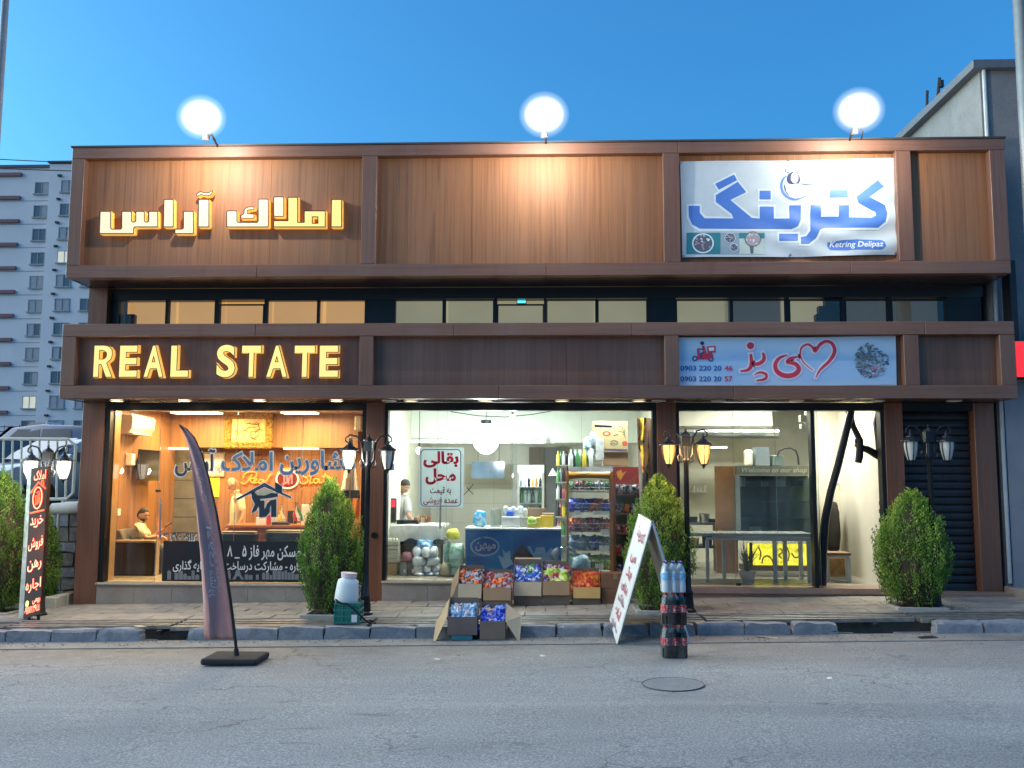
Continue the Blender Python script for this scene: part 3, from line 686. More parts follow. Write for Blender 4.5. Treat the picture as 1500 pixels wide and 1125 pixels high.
# light fittings inside the shops
def panel_lamp(px0, px1, Y, z, label, d=.3, col=(1, .84, .55), s=4., power=40., name="ceiling_lamp"):
    x0, x1 = X_(px0, 605, Y), X_(px1, 605, Y)
    t = thing(name, label, "ceiling lamp", ((x0+x1)/2, Y, z), "ceiling lamps inside the shops")
    box("lamp_case", M_white, x0-.02, x1+.02, Y-d/2-.02, Y+d/2+.02, z-.03, z-.001, t); box("diffuser", emis("diffuser_%.2f_%.1f" % (col[2], s), col, s), x0, x1, Y-d/2, Y+d/2, z-.05, z-.0305, t)
    if power: lamp_light("ceiling_lamp_light", ((x0+x1)/2, Y, z-.06), power, col, .1, t, area=(x1-x0, d), target=((x0+x1)/2, Y, 0))
zc = ZC-.012
panel_lamp(255, 322, 2.2, zc, "bright ceiling lamp left of the gilded frame in the estate office", power=27, col=(1, .70, .36))
panel_lamp(415, 464, 2.2, zc, "bright ceiling lamp right of the gilded frame in the estate office", power=27, col=(1, .70, .36))
panel_lamp(210, 262, .95, zc, "ceiling lamp nearest the estate office door", power=22, col=(1, .70, .36))
panel_lamp(395, 448, .95, zc, "ceiling lamp over the estate office window, above the house emblem", power=22, col=(1, .70, .36))
def hang_bulb(px, py, Y, r, label, s=5., power=20., col=(.95, 1, 1), zc=3.25):
    c = W(px, py, Y)
    t = thing("hanging_bulb", label, "light bulb", (c.x, Y, zc), "bare bulbs hanging in the grocery")
    MB().ball(c, (2*r, 2*r, 2.3*r), 16, 12).build("bulb", emis("bulb_glow_%.1f" % s, col, s), t, smooth=True)
    MB().tube([c+Vector((0, 0, r*1.05)), c+Vector((0, 0, r*1.05+.07))], r*.4, 10).tube([c+Vector((0, 0, r)), Vector((c.x, Y, zc-.001))], .006, 5).build("lamp_holder", M_dark, t)
    if power: lamp_light("bulb_light", c-Vector((0, .02, r*1.25)), power, col, .05, t)
hang_bulb(712, 642, 1.9, .23, "huge dazzling bulb in the middle of the grocery", 6., 62., (.86, .96, 1))
hang_bulb(614, 660, 2.2, .055, "small bare bulb left of the white poster", 4., 4., (1, .97, .88))
hang_bulb(751, 612, 1.2, .05, "small bulb at the top of the grocery window", 3., 6.)
panel_lamp(1041, 1063, 3.6, 2.42, "short tube lamp on the kitchen's back wall beside the right orange lantern", .12, (1, .95, .75), 3., 0)
panel_lamp(1060, 1180, 1.6, 3.2, "unseen ceiling lamp of the kitchen shop above the showcase", .3, (1, .98, .88), 3., 40)  # unseen fitting above the lintel that carries the kitchen's main light
panel_lamp(1225, 1265, 1.0, 3.2, "unseen ceiling lamp of the kitchen shop above the stool", .3, (1, .86, .52), 3., 8)
for a, b, w_ in ((590, 640, "the counter"), (715, 775, "the blue freezer"), (860, 925, "the snack rack")): panel_lamp(a, b, .48, 3.25, "added ceiling fill lamp just inside the grocery window, above "+w_, .16, (.97, 1, .96), 3., (5, 20, 15)[(a > 600)+(a > 800)])  # fill lamps added to front-light the counter, freezer and rack
panel_lamp(575, 640, 3.6, 3.25, "ceiling lamp of the grocery behind the shopkeeper", .25, (1, .96, .84), 3., 7)
# ================================================================== signs and print
def plane(Y, ox=0., oy=0., s=1.): return lambda u, v: W(ox+u/s, oy+v/s, Y)
def smooth_path(pts, ws, k=6):
    P = [Vector((p[0], p[1], w)) for p, w in zip(pts, ws)]; out = []
    for i in range(len(P)-1):
        a, b, c, d = P[max(i-1, 0)], P[i], P[i+1], P[min(i+2, len(P)-1)]
        for j in range(k):
            t = j/k; out.append(.5*((2*b)+(c-a)*t+(2*a-5*b+4*c-d)*t*t+(3*b-a-3*c+d)*t**3))
    return out+[P[-1]]
def ribbon(mb, pts, w, M, mi=None, grow=0., k=6, lift=0.):
    ws = w if hasattr(w, '__len__') else [w]*len(pts)
    Q = smooth_path(pts, ws, k); vs = []; n = len(Q)
    for i, q in enumerate(Q):
        a, b = Q[max(i-1, 0)], Q[min(i+1, n-1)]; t = Vector((b.x-a.x, b.y-a.y)); t = t.normalized() if t.length > 1e-6 else Vector((1, 0))
        e = grow if i in (0, n-1) else 0; s = -1 if i == 0 else 1
        c = Vector((q.x, q.y))+t*e*s; nn = Vector((-t.y, t.x))*(q.z/2+grow)
        for p in (c+nn, c-nn): vs.append(M(p.x, p.y)+Vector((0, -lift, 0)))
    mb.add(vs, [(2*i, 2*i+1, 2*i+3, 2*i+2) for i in range(n-1)], mi)
def shp(mb, pts, M, mi=None, lift=0.): mb.poly([M(*p)+Vector((0, -lift, 0)) for p in pts], mi)
def disc(mb, cx, cy, rx, ry, M, mi=None, n=24, lift=0., a0=0.): shp(mb, [(cx+rx*math.cos(2*math.pi*k/n+a0), cy+ry*math.sin(2*math.pi*k/n+a0)) for k in range(n)], M, mi, lift)
def ringp(mb, cx, cy, rx, ry, w, M, mi=None, n=28, lift=0.):
    vs = []
    for k in range(n):
        a = 2*math.pi*k/n
        for e in (-w/2, w/2): vs.append(M(cx+(rx+e)*math.cos(a), cy+(ry+e)*math.sin(a))+Vector((0, -lift, 0)))
    mb.add(vs, [(2*k, 2*k+1, (2*k+3) % (2*n), (2*k+2) % (2*n)) for k in range(n)], mi)
ink = lambda n, c, r=.5: pbr("ink_"+n, c, r, var=.05)
# -------- raised, lit channel letters
def face(name, base, c, s):
    q = N(name); q.col(base); q.set(Emission_Strength=s, Roughness=.4); q.b.inputs['Emission Color'].default_value = c+(1,); return q.m
E_face = face("letter_face_glow", (.3, .25, .06), (1, .87, .30), .27); E_facew = face("letter_face_pale_glow", (.25, .23, .16), (1, .92, .62), .25)
M_rim = pbr("letter_rim", (.03, .012, .01), .4)
E_side = emis("letter_side_gold", (1, .55, .12), .19)
def channel(name, vs2, fs, yf, depth, parent, face, rim=.016):
    bm = bmesh.new(); vv = [bm.verts.new((x, yf, z)) for x, z in vs2]
    for f in fs:
        try: bm.faces.new([vv[i] for i in f])
        except ValueError: pass
    bmesh.ops.remove_doubles(bm, verts=bm.verts, dist=1e-4); bm.normal_update()
    for f in bm.faces:
        if f.normal.y > 0: f.normal_flip()
    r = bmesh.ops.inset_region(bm, faces=bm.faces[:], thickness=rim, use_boundary=True, use_even_offset=True)
    for f in r['faces']: f.material_index = 1
    be = [e for e in bm.edges if e.is_boundary]
    ex = bmesh.ops.extrude_edge_only(bm, edges=be)
    for g in ex['geom']:
        if isinstance(g, bmesh.types.BMVert): g.co.y += depth
        if isinstance(g, bmesh.types.BMFace): g.material_index = 2
    me = bpy.data.meshes.new(name); o = wloc(parent)
    for v in bm.verts: v.co -= o
    bm.to_mesh(me); bm.free()
    for m in (face, M_rim, E_side): me.materials.append(m)
    ob = link(bpy.data.objects.new(name, me)); ob.parent = parent; return ob
def rounded(pts, r=7):
    out = []; n = len(pts)
    for i in range(n):
        p, a, b = Vector(pts[i]), Vector(pts[i-1]), Vector(pts[(i+1) % n])
        da, db = (a-p), (b-p); q = min(r, da.length*.4, db.length*.4)
        A = p+da.normalized()*q; B = p+db.normalized()*q
        out += [tuple(A), tuple((A+B)/2*.45+p*.55), tuple(B)]
    return out
YL = -.675
def poly_fill(outer, hole):
    c = bpy.data.curves.new("outline", 'CURVE'); c.dimensions = '2D'; c.fill_mode = 'BOTH'
    for pts in (outer, hole):
        sp = c.splines.new('POLY'); sp.points.add(len(pts)-1); sp.use_cyclic_u = True
        for q, p in zip(sp.points, pts): q.co = (p[0], p[1], 0, 1)
    o = bpy.data.objects.new("outline", c); COL.objects.link(o); ev = o.evaluated_get(bpy.context.evaluated_depsgraph_get()); me = ev.to_mesh()
    vs = [tuple(v.co) for v in me.vertices]; fs = [tuple(p.vertices) for p in me.polygons]; ev.to_mesh_clear(); bpy.data.objects.remove(o); bpy.data.curves.remove(c); return vs, fs
Mz = plane(YL, 100, 200, 3.261)
sg = thing("raised_persian_sign", "lit white and gold raised Persian letters on the upper left wood panel", "sign", W(320, 350, YL))
def chp(pts, face=E_facew, hole=None):
    q = rounded(pts)
    if hole:   # join the counter to the outline with a hairline cut
        i = min(range(len(q)), key=lambda k: (q[k][0]-hole[0][0])**2+(q[k][1]-hole[0][1])**2)
        q = q[:i+1]+list(hole)+[hole[0]]+q[i:]
        q = [(x+(.01*k if 0 else 0), y) for k, (x, y) in enumerate(q)]
    P = [Mz(*p) for p in q]
    channel("letter", [(p.x, p.z) for p in P], [tuple(range(len(P)))], YL, .105, sg, face, .015)
chp([(150, 355), (205, 355), (205, 440), (253, 440), (253, 355), (305, 355), (305, 406), (320, 406), (320, 355), (366, 355), (366, 406), (382, 406), (382, 355), (430, 355), (430, 434), (315, 434), (315, 466), (146, 466)])
chp([(455, 298), (504, 298), (504, 434), (452, 434)]); chp([(548, 355), (600, 355), (600, 466), (507, 466), (507, 440), (548, 440)])
chp([(620, 298), (674, 298), (674, 434), (618, 434)])
chp([(610, 284), (614, 270), (630, 261), (655, 268), (678, 264), (692, 250), (690, 270), (676, 284), (650, 285), (634, 277), (620, 288)])
chp([(755, 353), (808, 353), (808, 408), (905, 408), (905, 297), (958, 297), (958, 434), (755, 434)])
chp([(822, 374), (838, 368), (838, 346), (858, 334), (890, 334), (890, 349), (858, 353), (856, 366), (890, 368), (890, 393), (822, 393)])
chp([(979, 286), (1032, 286), (1032, 384), (979, 384)])
P = [(1047, 288), (1098, 288), (1098, 408), (1125, 408), (1125, 353), (1230, 353), (1230, 434), (979, 434), (979, 400), (1047, 400)]
# the letter with a square counter is laid as quads round the hole
def grid_letter():
    xs = [979, 1047, 1098, 1125, 1168, 1190, 1230]; ys = [288, 353, 386, 400, 408, 412, 434]
    cells = []
    for i in range(6):
        for j in range(6):
            x, y = (xs[i]+xs[i+1])/2, (ys[j]+ys[j+1])/2
            inn = (1047 < x < 1098) or (x < 1047 and y > 400) or (1098 < x < 1125 and y > 408) or (x > 1125 and y > 353)
            if inn and not (1168 < x < 1190 and 386 < y < 412): cells.append((i, j))
    V = {}; vs = []; fs = []
    def vid(i, j):
        if (i, j) not in V: p = Mz(xs[i], ys[j]); V[(i, j)] = len(vs); vs.append((p.x, p.z))
        return V[(i, j)]
    for i, j in cells: fs.append((vid(i, j), vid(i+1, j), vid(i+1, j+1), vid(i, j+1)))
    channel("letter", vs, fs, YL, .105, sg, E_face, .015)
grid_letter()
chp([(1255, 298), (1308, 298), (1308, 434), (1253, 434)], E_face)
sg2 = thing("raised_latin_sign", "lit yellow raised letters reading REAL STATE on the lower left band", "sign", W(320, 545, YL))
for ch, a, b in (("R", 172, 273), ("E", 290, 385), ("A", 402, 505), ("L", 525, 619), ("S", 735, 832), ("T", 850, 950), ("A", 964, 1071), ("T", 1092, 1196), ("E", 1207, 1303)):
    vs, fs = text_outline(ch, .05, res=5) if ch != "R" else poly_fill([(0, 0), (0, 145), (58, 145), (82, 138), (96, 122), (98, 100), (92, 80), (72, 64), (103, 0), (66, 0), (40, 56), (33, 56), (33, 0)], [(33, 118), (52, 117), (63, 110), (65, 101), (62, 91), (52, 84), (33, 84)])
    q = [p for p in vs]; x0, x1 = min(p[0] for p in q), max(p[0] for p in q); y0, y1 = min(p[1] for p in q), max(p[1] for p in q)
    A = W(80+a/3.125, 420+(416 if ch != "S" else 418)/3.125, YL); Bq = W(80+b/3.125, 420+(266 if ch != "S" else 262)/3.125, YL)
    channel("letter", [(A.x+(p[0]-x0)/(x1-x0)*(Bq.x-A.x), A.z+(p[1]-y0)/(y1-y0)*(Bq.z-A.z)) for p in q], fs, YL, .09, sg2, E_face, .012)
# -------- cloth banner of the caterer, creased
YBn = -.605
def crease(x, z):
    a, b = W(996, 236, YBn), W(1315, 375, YBn); u = (x-a.x)/(b.x-a.x); v = (z-b.z)/(a.z-b.z)
    d = .010*math.sin(9*u+2.3*v)*math.sin(3.0*v+1)
    k = max(0., u-.42)/.58
    d +=   .022*k*math.sin(26*(v*.9-u*.55))*(1-v)+.013*math.sin(34*(u*.6+v*.8))*math.exp(-((u-.62)/.25)**2)*(1-v)
    d += .004*noise.noise(Vector((x*3, z*5, 0)))
    return d
def drape(mb, f, maxl=.05, lift=0.):
    bm = bmesh.new()
    vv = [bm.verts.new(p) for p in mb.v]
    for q, mi in zip(mb.f, mb.m):
        try: fc = bm.faces.new([vv[i] for i in q]); fc.material_index = mi
        except ValueError: pass
    bm.normal_update(); bmesh.ops.triangulate(bm, faces=bm.faces[:])
    for _ in range(5):
        le = [e for e in bm.edges if e.calc_length() > maxl]
        if not le: break
        bmesh.ops.subdivide_edges(bm, edges=le, cuts=1)
        bmesh.ops.triangulate(bm, faces=[q for q in bm.faces if len(q.verts) > 4])
    r = MB(); bm.verts.index_update()
    r.add([(v.co.x, v.co.y-f(v.co.x, v.co.z)-lift, v.co.z) for v in bm.verts], [])
    for q in bm.faces: r.f.append(tuple(v.index for v in q.verts)); r.m.append(q.material_index)
    bm.free(); return r
def cloth(name, c00, c10, c11, c01, Y, f, m, parent, nx=70, ny=34):
    mb = MB(); vs = []
    A, Bb, Cc, D = [W(*p, Y) for p in (c00, c10, c11, c01)]   # top-left, top-right, bottom-right, bottom-left
    for j in range(ny+1):
        for i in range(nx+1):
            u, v = i/nx, j/ny; p = (A*(1-u)+Bb*u)*(1-v)+(D*(1-u)+Cc*u)*v
            e = .006*math.sin(7*u+1)*(1 if j in (0, ny) else 0)
            vs.append((p.x, p.y-f(p.x, p.z), p.z+e))
    mb.add(vs, [(j*(nx+1)+i, (j+1)*(nx+1)+i, (j+1)*(nx+1)+i+1, j*(nx+1)+i+1) for j in range(ny) for i in range(nx)])
    return mb.build(name, m, parent, smooth=True)
M_flex = pbr("white_banner_flex", (.52, .60, .65), .5, var=.04)
bt = thing("catering_banner", "creased white cloth banner with big blue Persian lettering and a chef emblem", "banner", W(1155, 375, YBn))
cloth("cloth", (996.5, 237), (1312, 232), (1315, 373.5), (999.5, 377.5), YBn, crease, M_flex, bt)
for px, py in ((998, 239), (1310, 235), (1155, 235), (1312, 371), (1002, 375), (1158, 373)): box("eyelet", M_steel, W(px, py, YBn).x-.012, W(px, py, YBn).x+.012, YBn-.006, YP-.002, W(px, py, YBn).z-.012, W(px, py, YBn).z+.012, bt)
Mb = plane(YBn, 960, 80, 2.778)
INK_B = ink("banner_blue", (.07, .19, .58)); INK_P = ink("banner_halo", (.70, .80, .86)); INK_K = ink("banner_navy", (.012, .03, .13)); INK_W = ink("banner_white", (.8, .82, .84))
gaf = [(135, 616), (180, 616), (180, 645), (200, 667), (318, 667), (310, 648), (246, 600), (246, 572), (335, 518), (370, 560), (305, 592), (392, 664), (425, 667), (425, 618), (482, 618), (482, 667), (545, 667), (545, 613), (592, 613), (592, 672), (580, 698), (555, 709), (180, 709), (150, 692), (136, 660)]
gbar = [(243, 526), (320, 489), (332, 512), (258, 550)]; ndot = [(424, 554), (469, 554), (469, 589), (424, 589)]; ydot = [(504, 728), (581, 728), (581, 758), (504, 758)]
kaf = [(630, 613), (673, 613), (673, 660), (745, 660), (745, 613), (788, 613), (788, 662), (880, 664), (897, 655), (895, 640), (825, 605), (815, 580), (905, 510), (930, 538), (870, 580), (935, 612), (944, 645), (935, 680), (905, 704), (690, 706), (670, 712), (655, 745), (625, 770), (592, 770), (592, 742), (615, 738), (630, 718)]
tdot = [(709, 551), (783, 551), (783, 583), (709, 583)]
def grown(pts, d):
    out = []; n = len(pts); ar = sum(pts[i][0]*pts[(i+1) % n][1]-pts[(i+1) % n][0]*pts[i][1] for i in range(n)); s = 1 if ar > 0 else -1
    for i in range(n):
        p, a, b = Vector(pts[i]), Vector(pts[i-1]), Vector(pts[(i+1) % n]); e1 = (p-a).normalized(); e2 = (b-p).normalized()
        nn = (Vector((e1.y, -e1.x))+Vector((e2.y, -e2.x))); nn = nn.normalized() if nn.length > .1 else Vector((e1.y, -e1.x))
        out.append(tuple(p+nn*d*s*1.15))
    return out
halo, let = MB(), MB()
for s in (gaf, gbar, ndot, ydot, kaf, tdot): shp(halo, grown(s, 9), Mb, 0, .003); shp(let, s, Mb, 0, .006)
drape(halo, crease).build("lettering_halo", INK_P, bt); drape(let, crease).build("lettering", INK_B, bt)
ch = MB(); Mc = plane(YBn, 1140, 235, 17.3)
ribbon(ch, [(210, 385), (120, 480), (80, 640), (130, 830), (270, 950), (420, 990), (580, 950), (690, 900), (750, 840)], [20, 50, 60, 60, 55, 50, 45, 30, 10], Mc, 0, lift=.004)
ribbon(ch, [(170, 600), (170, 700), (220, 820), (300, 900)], [10, 30, 30, 10], Mc, 1, lift=.004)
shp(ch, [(185, 640), (300, 610), (430, 600), (540, 650), (650, 760), (670, 640), (730, 650), (720, 860), (640, 900), (560, 940), (420, 965), (300, 910), (200, 780)], Mc, 2, .005)
shp(ch, [(225, 430), (260, 340), (350, 290), (470, 300), (540, 400), (560, 500), (520, 590), (430, 580), (360, 615), (270, 580), (220, 520)], Mc, 1, .006)
disc(ch, 410, 445, 92, 135, Mc, 2, lift=.008)
shp(ch, [(180, 290), (185, 220), (240, 190), (270, 120), (330, 108), (400, 125), (460, 120), (480, 210), (450, 250), (330, 250), (260, 320)], Mc, 1, .005); shp(ch, [(195, 285), (200, 228), (250, 200), (280, 135), (335, 122), (400, 140), (450, 135), (465, 205), (440, 238), (320, 238), (255, 300)], Mc, 2, .007)
ribbon(ch, [(590, 580), (650, 610), (800, 610), (960, 600), (1000, 570)], [16, 20, 18, 18, 10], Mc, 1, lift=.006); ribbon(ch, [(640, 560), (690, 480), (800, 440), (920, 490), (960, 560)], 9, Mc, 1, lift=.006)
ribbon(ch, [(540, 330), (640, 370), (710, 440)], [14, 18, 12], Mc, 0, lift=.006); ribbon(ch, [(320, 730), (390, 820), (400, 900)], 9, Mc, 1, lift=.008); ribbon(ch, [(420, 860), (560, 840), (640, 880)], 9, Mc, 1, lift=.008)
drape(ch, crease).build("chef_emblem", [INK_B, INK_K, INK_W], bt)
fp = MB(); Mf = plane(YBn, 1000, 335, 11.54); random.seed(3)
for x0, x1, mi in ((65, 635, 0), (637, 945, 1), (955, 1385, 2)): shp(fp, [(x0, 70), (x1, 70), (x1, 432), (x0, 432)], Mf, mi, .003)
shp(fp, [(955, 70), (1385, 70), (1385, 165), (955, 165)], Mf, 0, .0035)
for cx, cy, r, mi in ((340, 250, 185, 3), (340, 250, 160, 4), (800, 160, 95, 3), (800, 160, 85, 4), (865, 320, 75, 3), (865, 320, 64, 4), (1185, 175, 138, 4), (1185, 175, 125, 5)): disc(fp, cx, cy, r, r*.92, Mf, mi, 22, .004+.0008*mi)
for cx, cy, r in ((340, 250, 150), (800, 160, 80), (865, 320, 60), (1185, 175, 120)):
    for k in range(26):
        a, q = random.random()*6.28, r*math.sqrt(random.random()); disc(fp, cx+q*math.cos(a), cy+q*.9*math.sin(a), r*.13, r*.1, Mf, random.choice((3, 4, 5, 5)), 6, .009)
shp(fp, [(1130, 280), (1200, 270), (1190, 420), (1150, 420)], Mf, 4, .006)
drape(fp, crease, .08).build("food_pictures", [ink("teal", (.03, .22, .26)), ink("grey_blue", (.28, .38, .44)), ink("mint", (.5, .6, .55)), INK_P, ink("slate", (.10, .12, .16)), ink("rose_food", (.42, .35, .38))], bt)
rb = MB(); Mr = plane(YBn, 1180, 330, 10.714)
shp(rb, [(345, 270), (560, 238), (800, 220), (1190, 235), (1240, 270), (1250, 330), (1190, 380), (720, 382), (640, 392), (390, 388), (345, 330)], Mr, 0, .004)
drape(rb, crease).build("name_ribbon", INK_B, bt)
tx = MB(); text_px(tx, "Ketring Delipaz", 1180+380/10.7, 330+250/10.7, 1180+1215/10.7, 330+372/10.7, YBn, .006, offset=.012, shear=.2)
drape(tx, crease).build("name_lettering", INK_W, bt)
# -------- delivery banner on the lower band
YD = -.60
def bluefade():
    q = N("sky_blue_print"); sep = q.n('ShaderNodeSeparateXYZ'); q.l(q.pos, sep.inputs[0]); z0 = W(1155, 564, YD).z
    f = q.math('ADD', q.math('MULTIPLY', q.math('SUBTRACT', sep.outputs['Z'], z0), 1.5), q.math('MULTIPLY', q.noise(q.vmul(q.pos, (.6, 1, 2.2)), 1., 3), .5))
    q.col(q.ramp(f, [(.1, (.62, .70, .78)), (.45, (.33, .52, .76)), (.8, (.30, .50, .74)), (1, (.45, .62, .78))])); q.set(Roughness=.45); return q.m
db = thing("delivery_banner", "pale blue banner with red Persian lettering, a heart, a scooter and phone numbers", "banner", W(1155, 564, YD))
flat = lambda x, z: .004*noise.noise(Vector((x*2.2, z*4, 3)))
cloth("cloth", (994, 495), (1312, 492.5), (1313.5, 564), (995.5, 565.5), YD, flat, bluefade(), db, 50, 10)
a, b = W(995.5, 565.5, YD), W(1313.5, 564, YD); MB().box(a.x, b.x, YD+.003, YP-.002, a.z+.004, a.z+.022).build("batten", M_white, db)
Md = plane(YD, 990, 490, 4.545); INK_R = ink("banner_red", (.55, .035, .075)); INK_PK = ink("banner_pink_halo", (.72, .66, .74)); INK_N = ink("number_blue", (.03, .10, .36))
strokes = [([(930, 288), (960, 235), (1025, 172), (1056, 112), (1040, 62), (1000, 46), (955, 70), (926, 112), (905, 82), (872, 66), (835, 90), (828, 140), (855, 192), (912, 238)], [5, 14, 22, 24, 22, 20, 22, 18, 16, 14, 12, 9, 7, 4]),
           ([(818, 146), (765, 160), (742, 182), (795, 196), (818, 232), (785, 268), (722, 274), (672, 244), (662, 196), (690, 156), (742, 136)], [8, 20, 24, 26, 30, 32, 32, 30, 26, 20, 6]),
           ([(428, 244), (478, 236), (503, 200), (498, 130)], [10, 20, 26, 16]), ([(503, 192), (545, 196), (580, 175), (586, 148), (578, 120)], [18, 24, 24, 22, 10]),
           ([(522, 268), (560, 252), (600, 266), (592, 296), (535, 306)], [6, 14, 18, 18, 8])]
hm, lm = MB(), MB()
for p, w in strokes: ribbon(hm, p, w, Md, 0, 11, lift=.006); ribbon(lm, p, w, Md, 0, lift=.009)
disc(hm, 496, 75, 35, 34, Md, 0, lift=.006); disc(lm, 496, 75, 24, 23, Md, 0, lift=.009)
hm.build("lettering_halo", INK_PK, db); lm.build("lettering", INK_R, db)
for s, y in (("46", 205), ("57", 276)):
    t1 = MB(); text_px(t1, "0903 220 20", 990+30/4.545, 490+(y+2)/4.545, 990+303/4.545, 490+(y+37)/4.545, YD, .006, offset=.022); t1.build("phone_number", INK_N, db)
    t2 = MB(); text_px(t2, s, 990+325/4.545, 490+(y+2)/4.545, 990+377/4.545, 490+(y+37)/4.545, YD, .006, offset=.022); t2.build("phone_number", INK_R, db)
sc = MB()
ringp(sc, 126, 160, 14, 15, 7, Md, 1, lift=.006); ringp(sc, 232, 162, 14, 15, 7, Md, 1, lift=.006)
shp(sc, [(140, 95), (152, 92), (162, 140), (182, 150), (188, 125), (240, 122), (250, 150), (220, 165), (150, 166), (142, 150)], Md, 0, .007); shp(sc, [(207, 80), (263, 76), (265, 118), (210, 122)], Md, 0, .007); shp(sc, [(218, 88), (254, 85), (255, 108), (220, 111)], Md, 2, .009)
shp(sc, [(172, 72), (190, 78), (200, 118), (186, 160), (166, 160), (180, 118)], Md, 0, .0085); disc(sc, 174, 58, 14, 12, Md, 1, 12, .009); ribbon(sc, [(152, 92), (172, 100), (184, 88)], 6, Md, 1, lift=.009); ribbon(sc, [(186, 120), (168, 128), (172, 160)], 9, Md, 1, lift=.0095)
sc.build("scooter_picture", [INK_R, INK_K, INK_W], db)
kb = MB(); random.seed(8)
cols = [ink("herb_dark", (.05, .09, .10)), ink("meat_grey", (.14, .14, .19)), ink("herb_green", (.12, .25, .22)), ink("smoke_blue", (.30, .45, .55)), ink("radish", (.45, .18, .28))]
for k in range(420):
    a, q = random.random()*6.28, math.sqrt(random.random()); x, y = 1285+q*112*math.cos(a)+q*18, 172+q*118*math.sin(a)
    if (x-1285)*.75+(172-y) > 118: continue
    s = random.uniform(5, 17); th = random.gauss(.5, .5); mi = random.choice((0, 1, 1, 2, 3, 1)) if not (x > 1300 and y > 195) else random.choice((2, 4, 4, 3, 0))
    shp(kb, [(x+s*math.cos(th), y+s*.5*math.sin(th)), (x-s*.3, y+s*.45), (x-s*math.cos(th), y-s*.5*math.sin(th)), (x+s*.3, y-s*.45)], Md, mi, .005+k*.00001)
kb.build("kebab_picture", cols, db)

# -------- print on the estate office window
YW = YG-.003
def decal(name, mats, build, pane=None):
    mb = MB(); build(mb); return mb.build(name, mats, pane or B)
INK_DK = ink("decal_dark", (.018, .03, .05)); INK_SL = ink("decal_slate_blue", (.10, .19, .33)); INK_PALE = ink("decal_pale", (.58, .62, .62))
def winword(t, x0, y0, x1, y1, m):
    decal("window_lettering_halo", INK_PALE, lambda mb: text_px(mb, shape(t), x0, y0, x1, y1, YW, .001, offset=.055)); decal("window_lettering", m, lambda mb: text_px(mb, shape(t), x0+2, y0+2, x1-2, y1-2, YW, .003, offset=.022))
winword("مشاورین", 408, 658, 522, 698, INK_SL); winword("املاک", 322, 660, 402, 692, INK_SL); winword("آراس", 254, 656, 318, 700, INK_DK)
winword("۰۹۱۲ ۲۷۰ ۳", 238, 777, 289, 793, INK_DK)
M_film = pbr("black_window_film", (.012, .015, .018), .35, var=.1)
a, b = W(237, 851, YW), W(528, 794, YW); MB().quad((a.x, YW, zL+.01), (b.x, YW, zL+.01), (b.x, YW, b.z), (a.x, YW, b.z)).build("black_film", M_film, B)
def film(mb):
    text_px(mb, shape("پیش مسکن مهر فاز ۵ _ ۸ _"), 322, 799, 470, 822, YW, .002, offset=.018); text_px(mb, shape("رهن و اجاره - مشارکت درساخت و سرمایه گذاری"), 253, 821, 478, 838, YW, .002, offset=.016)
decal("film_lettering", pbr("white_vinyl", (.78, .78, .76), .5), film)
def skyline(mb):
    random.seed(5); x = 245
    while x < 450:
        w, h = random.uniform(3.5, 7), random.uniform(5, 14)
        if not 331 < x < 358: shp(mb, [(x, 849), (x+w, 849), (x+w, 849-h), (x+w*.5, 849-h-random.choice((0, 0, 2.5))), (x, 849-h)], plane(YW), 0, .002)
        x += w+random.choice((.7, .7, 5))
    shp(mb, [(340, 849), (344, 842), (346, 835), (351, 835), (353, 842), (358, 849), (353, 849), (350.5, 844), (347, 844), (345, 849)], plane(YW), 0, .002); shp(mb, [(333, 849), (333, 840), (335.5, 832), (338, 840), (338, 849)], plane(YW), 0, .002)
decal("film_skyline", pbr("grey_vinyl", (.20, .21, .22), .5), skyline)
Mh = plane(YW, 320, 680, 10.225)
def emblem(mb):
    roof = [(262, 522), (690, 280), (850, 368), (850, 268), (952, 330), (952, 425), (1092, 490), (1080, 508), (690, 338), (280, 534)]
    A = [(500, 442), (545, 425), (585, 466), (690, 468), (800, 430), (885, 440), (888, 486), (800, 502), (625, 520), (605, 600), (572, 690), (505, 732), (503, 702), (545, 600), (502, 505)]
    C = [(610, 545), (690, 545), (690, 670), (712, 640), (722, 600), (780, 540), (866, 522), (866, 790), (790, 790), (790, 610), (772, 650), (770, 720), (710, 785), (640, 795), (610, 790)]
    for s in (roof, A, C): shp(mb, grown(s, 14), Mh, 1, .001)
    shp(mb, [(540, 432), (690, 362), (835, 425), (700, 462), (600, 472)], Mh, 2, .002)
    for s in (roof, A, C): shp(mb, s, Mh, 0, .003)
    shp(mb, [(690, 300), (930, 420), (690, 325), (470, 430)], Mh, 3, .004)
decal("house_emblem", [ink("emblem_navy", (.015, .028, .045)), INK_PALE, ink("emblem_sage", (.42, .43, .33)), ink("emblem_blue", (.04, .09, .16))], emblem)
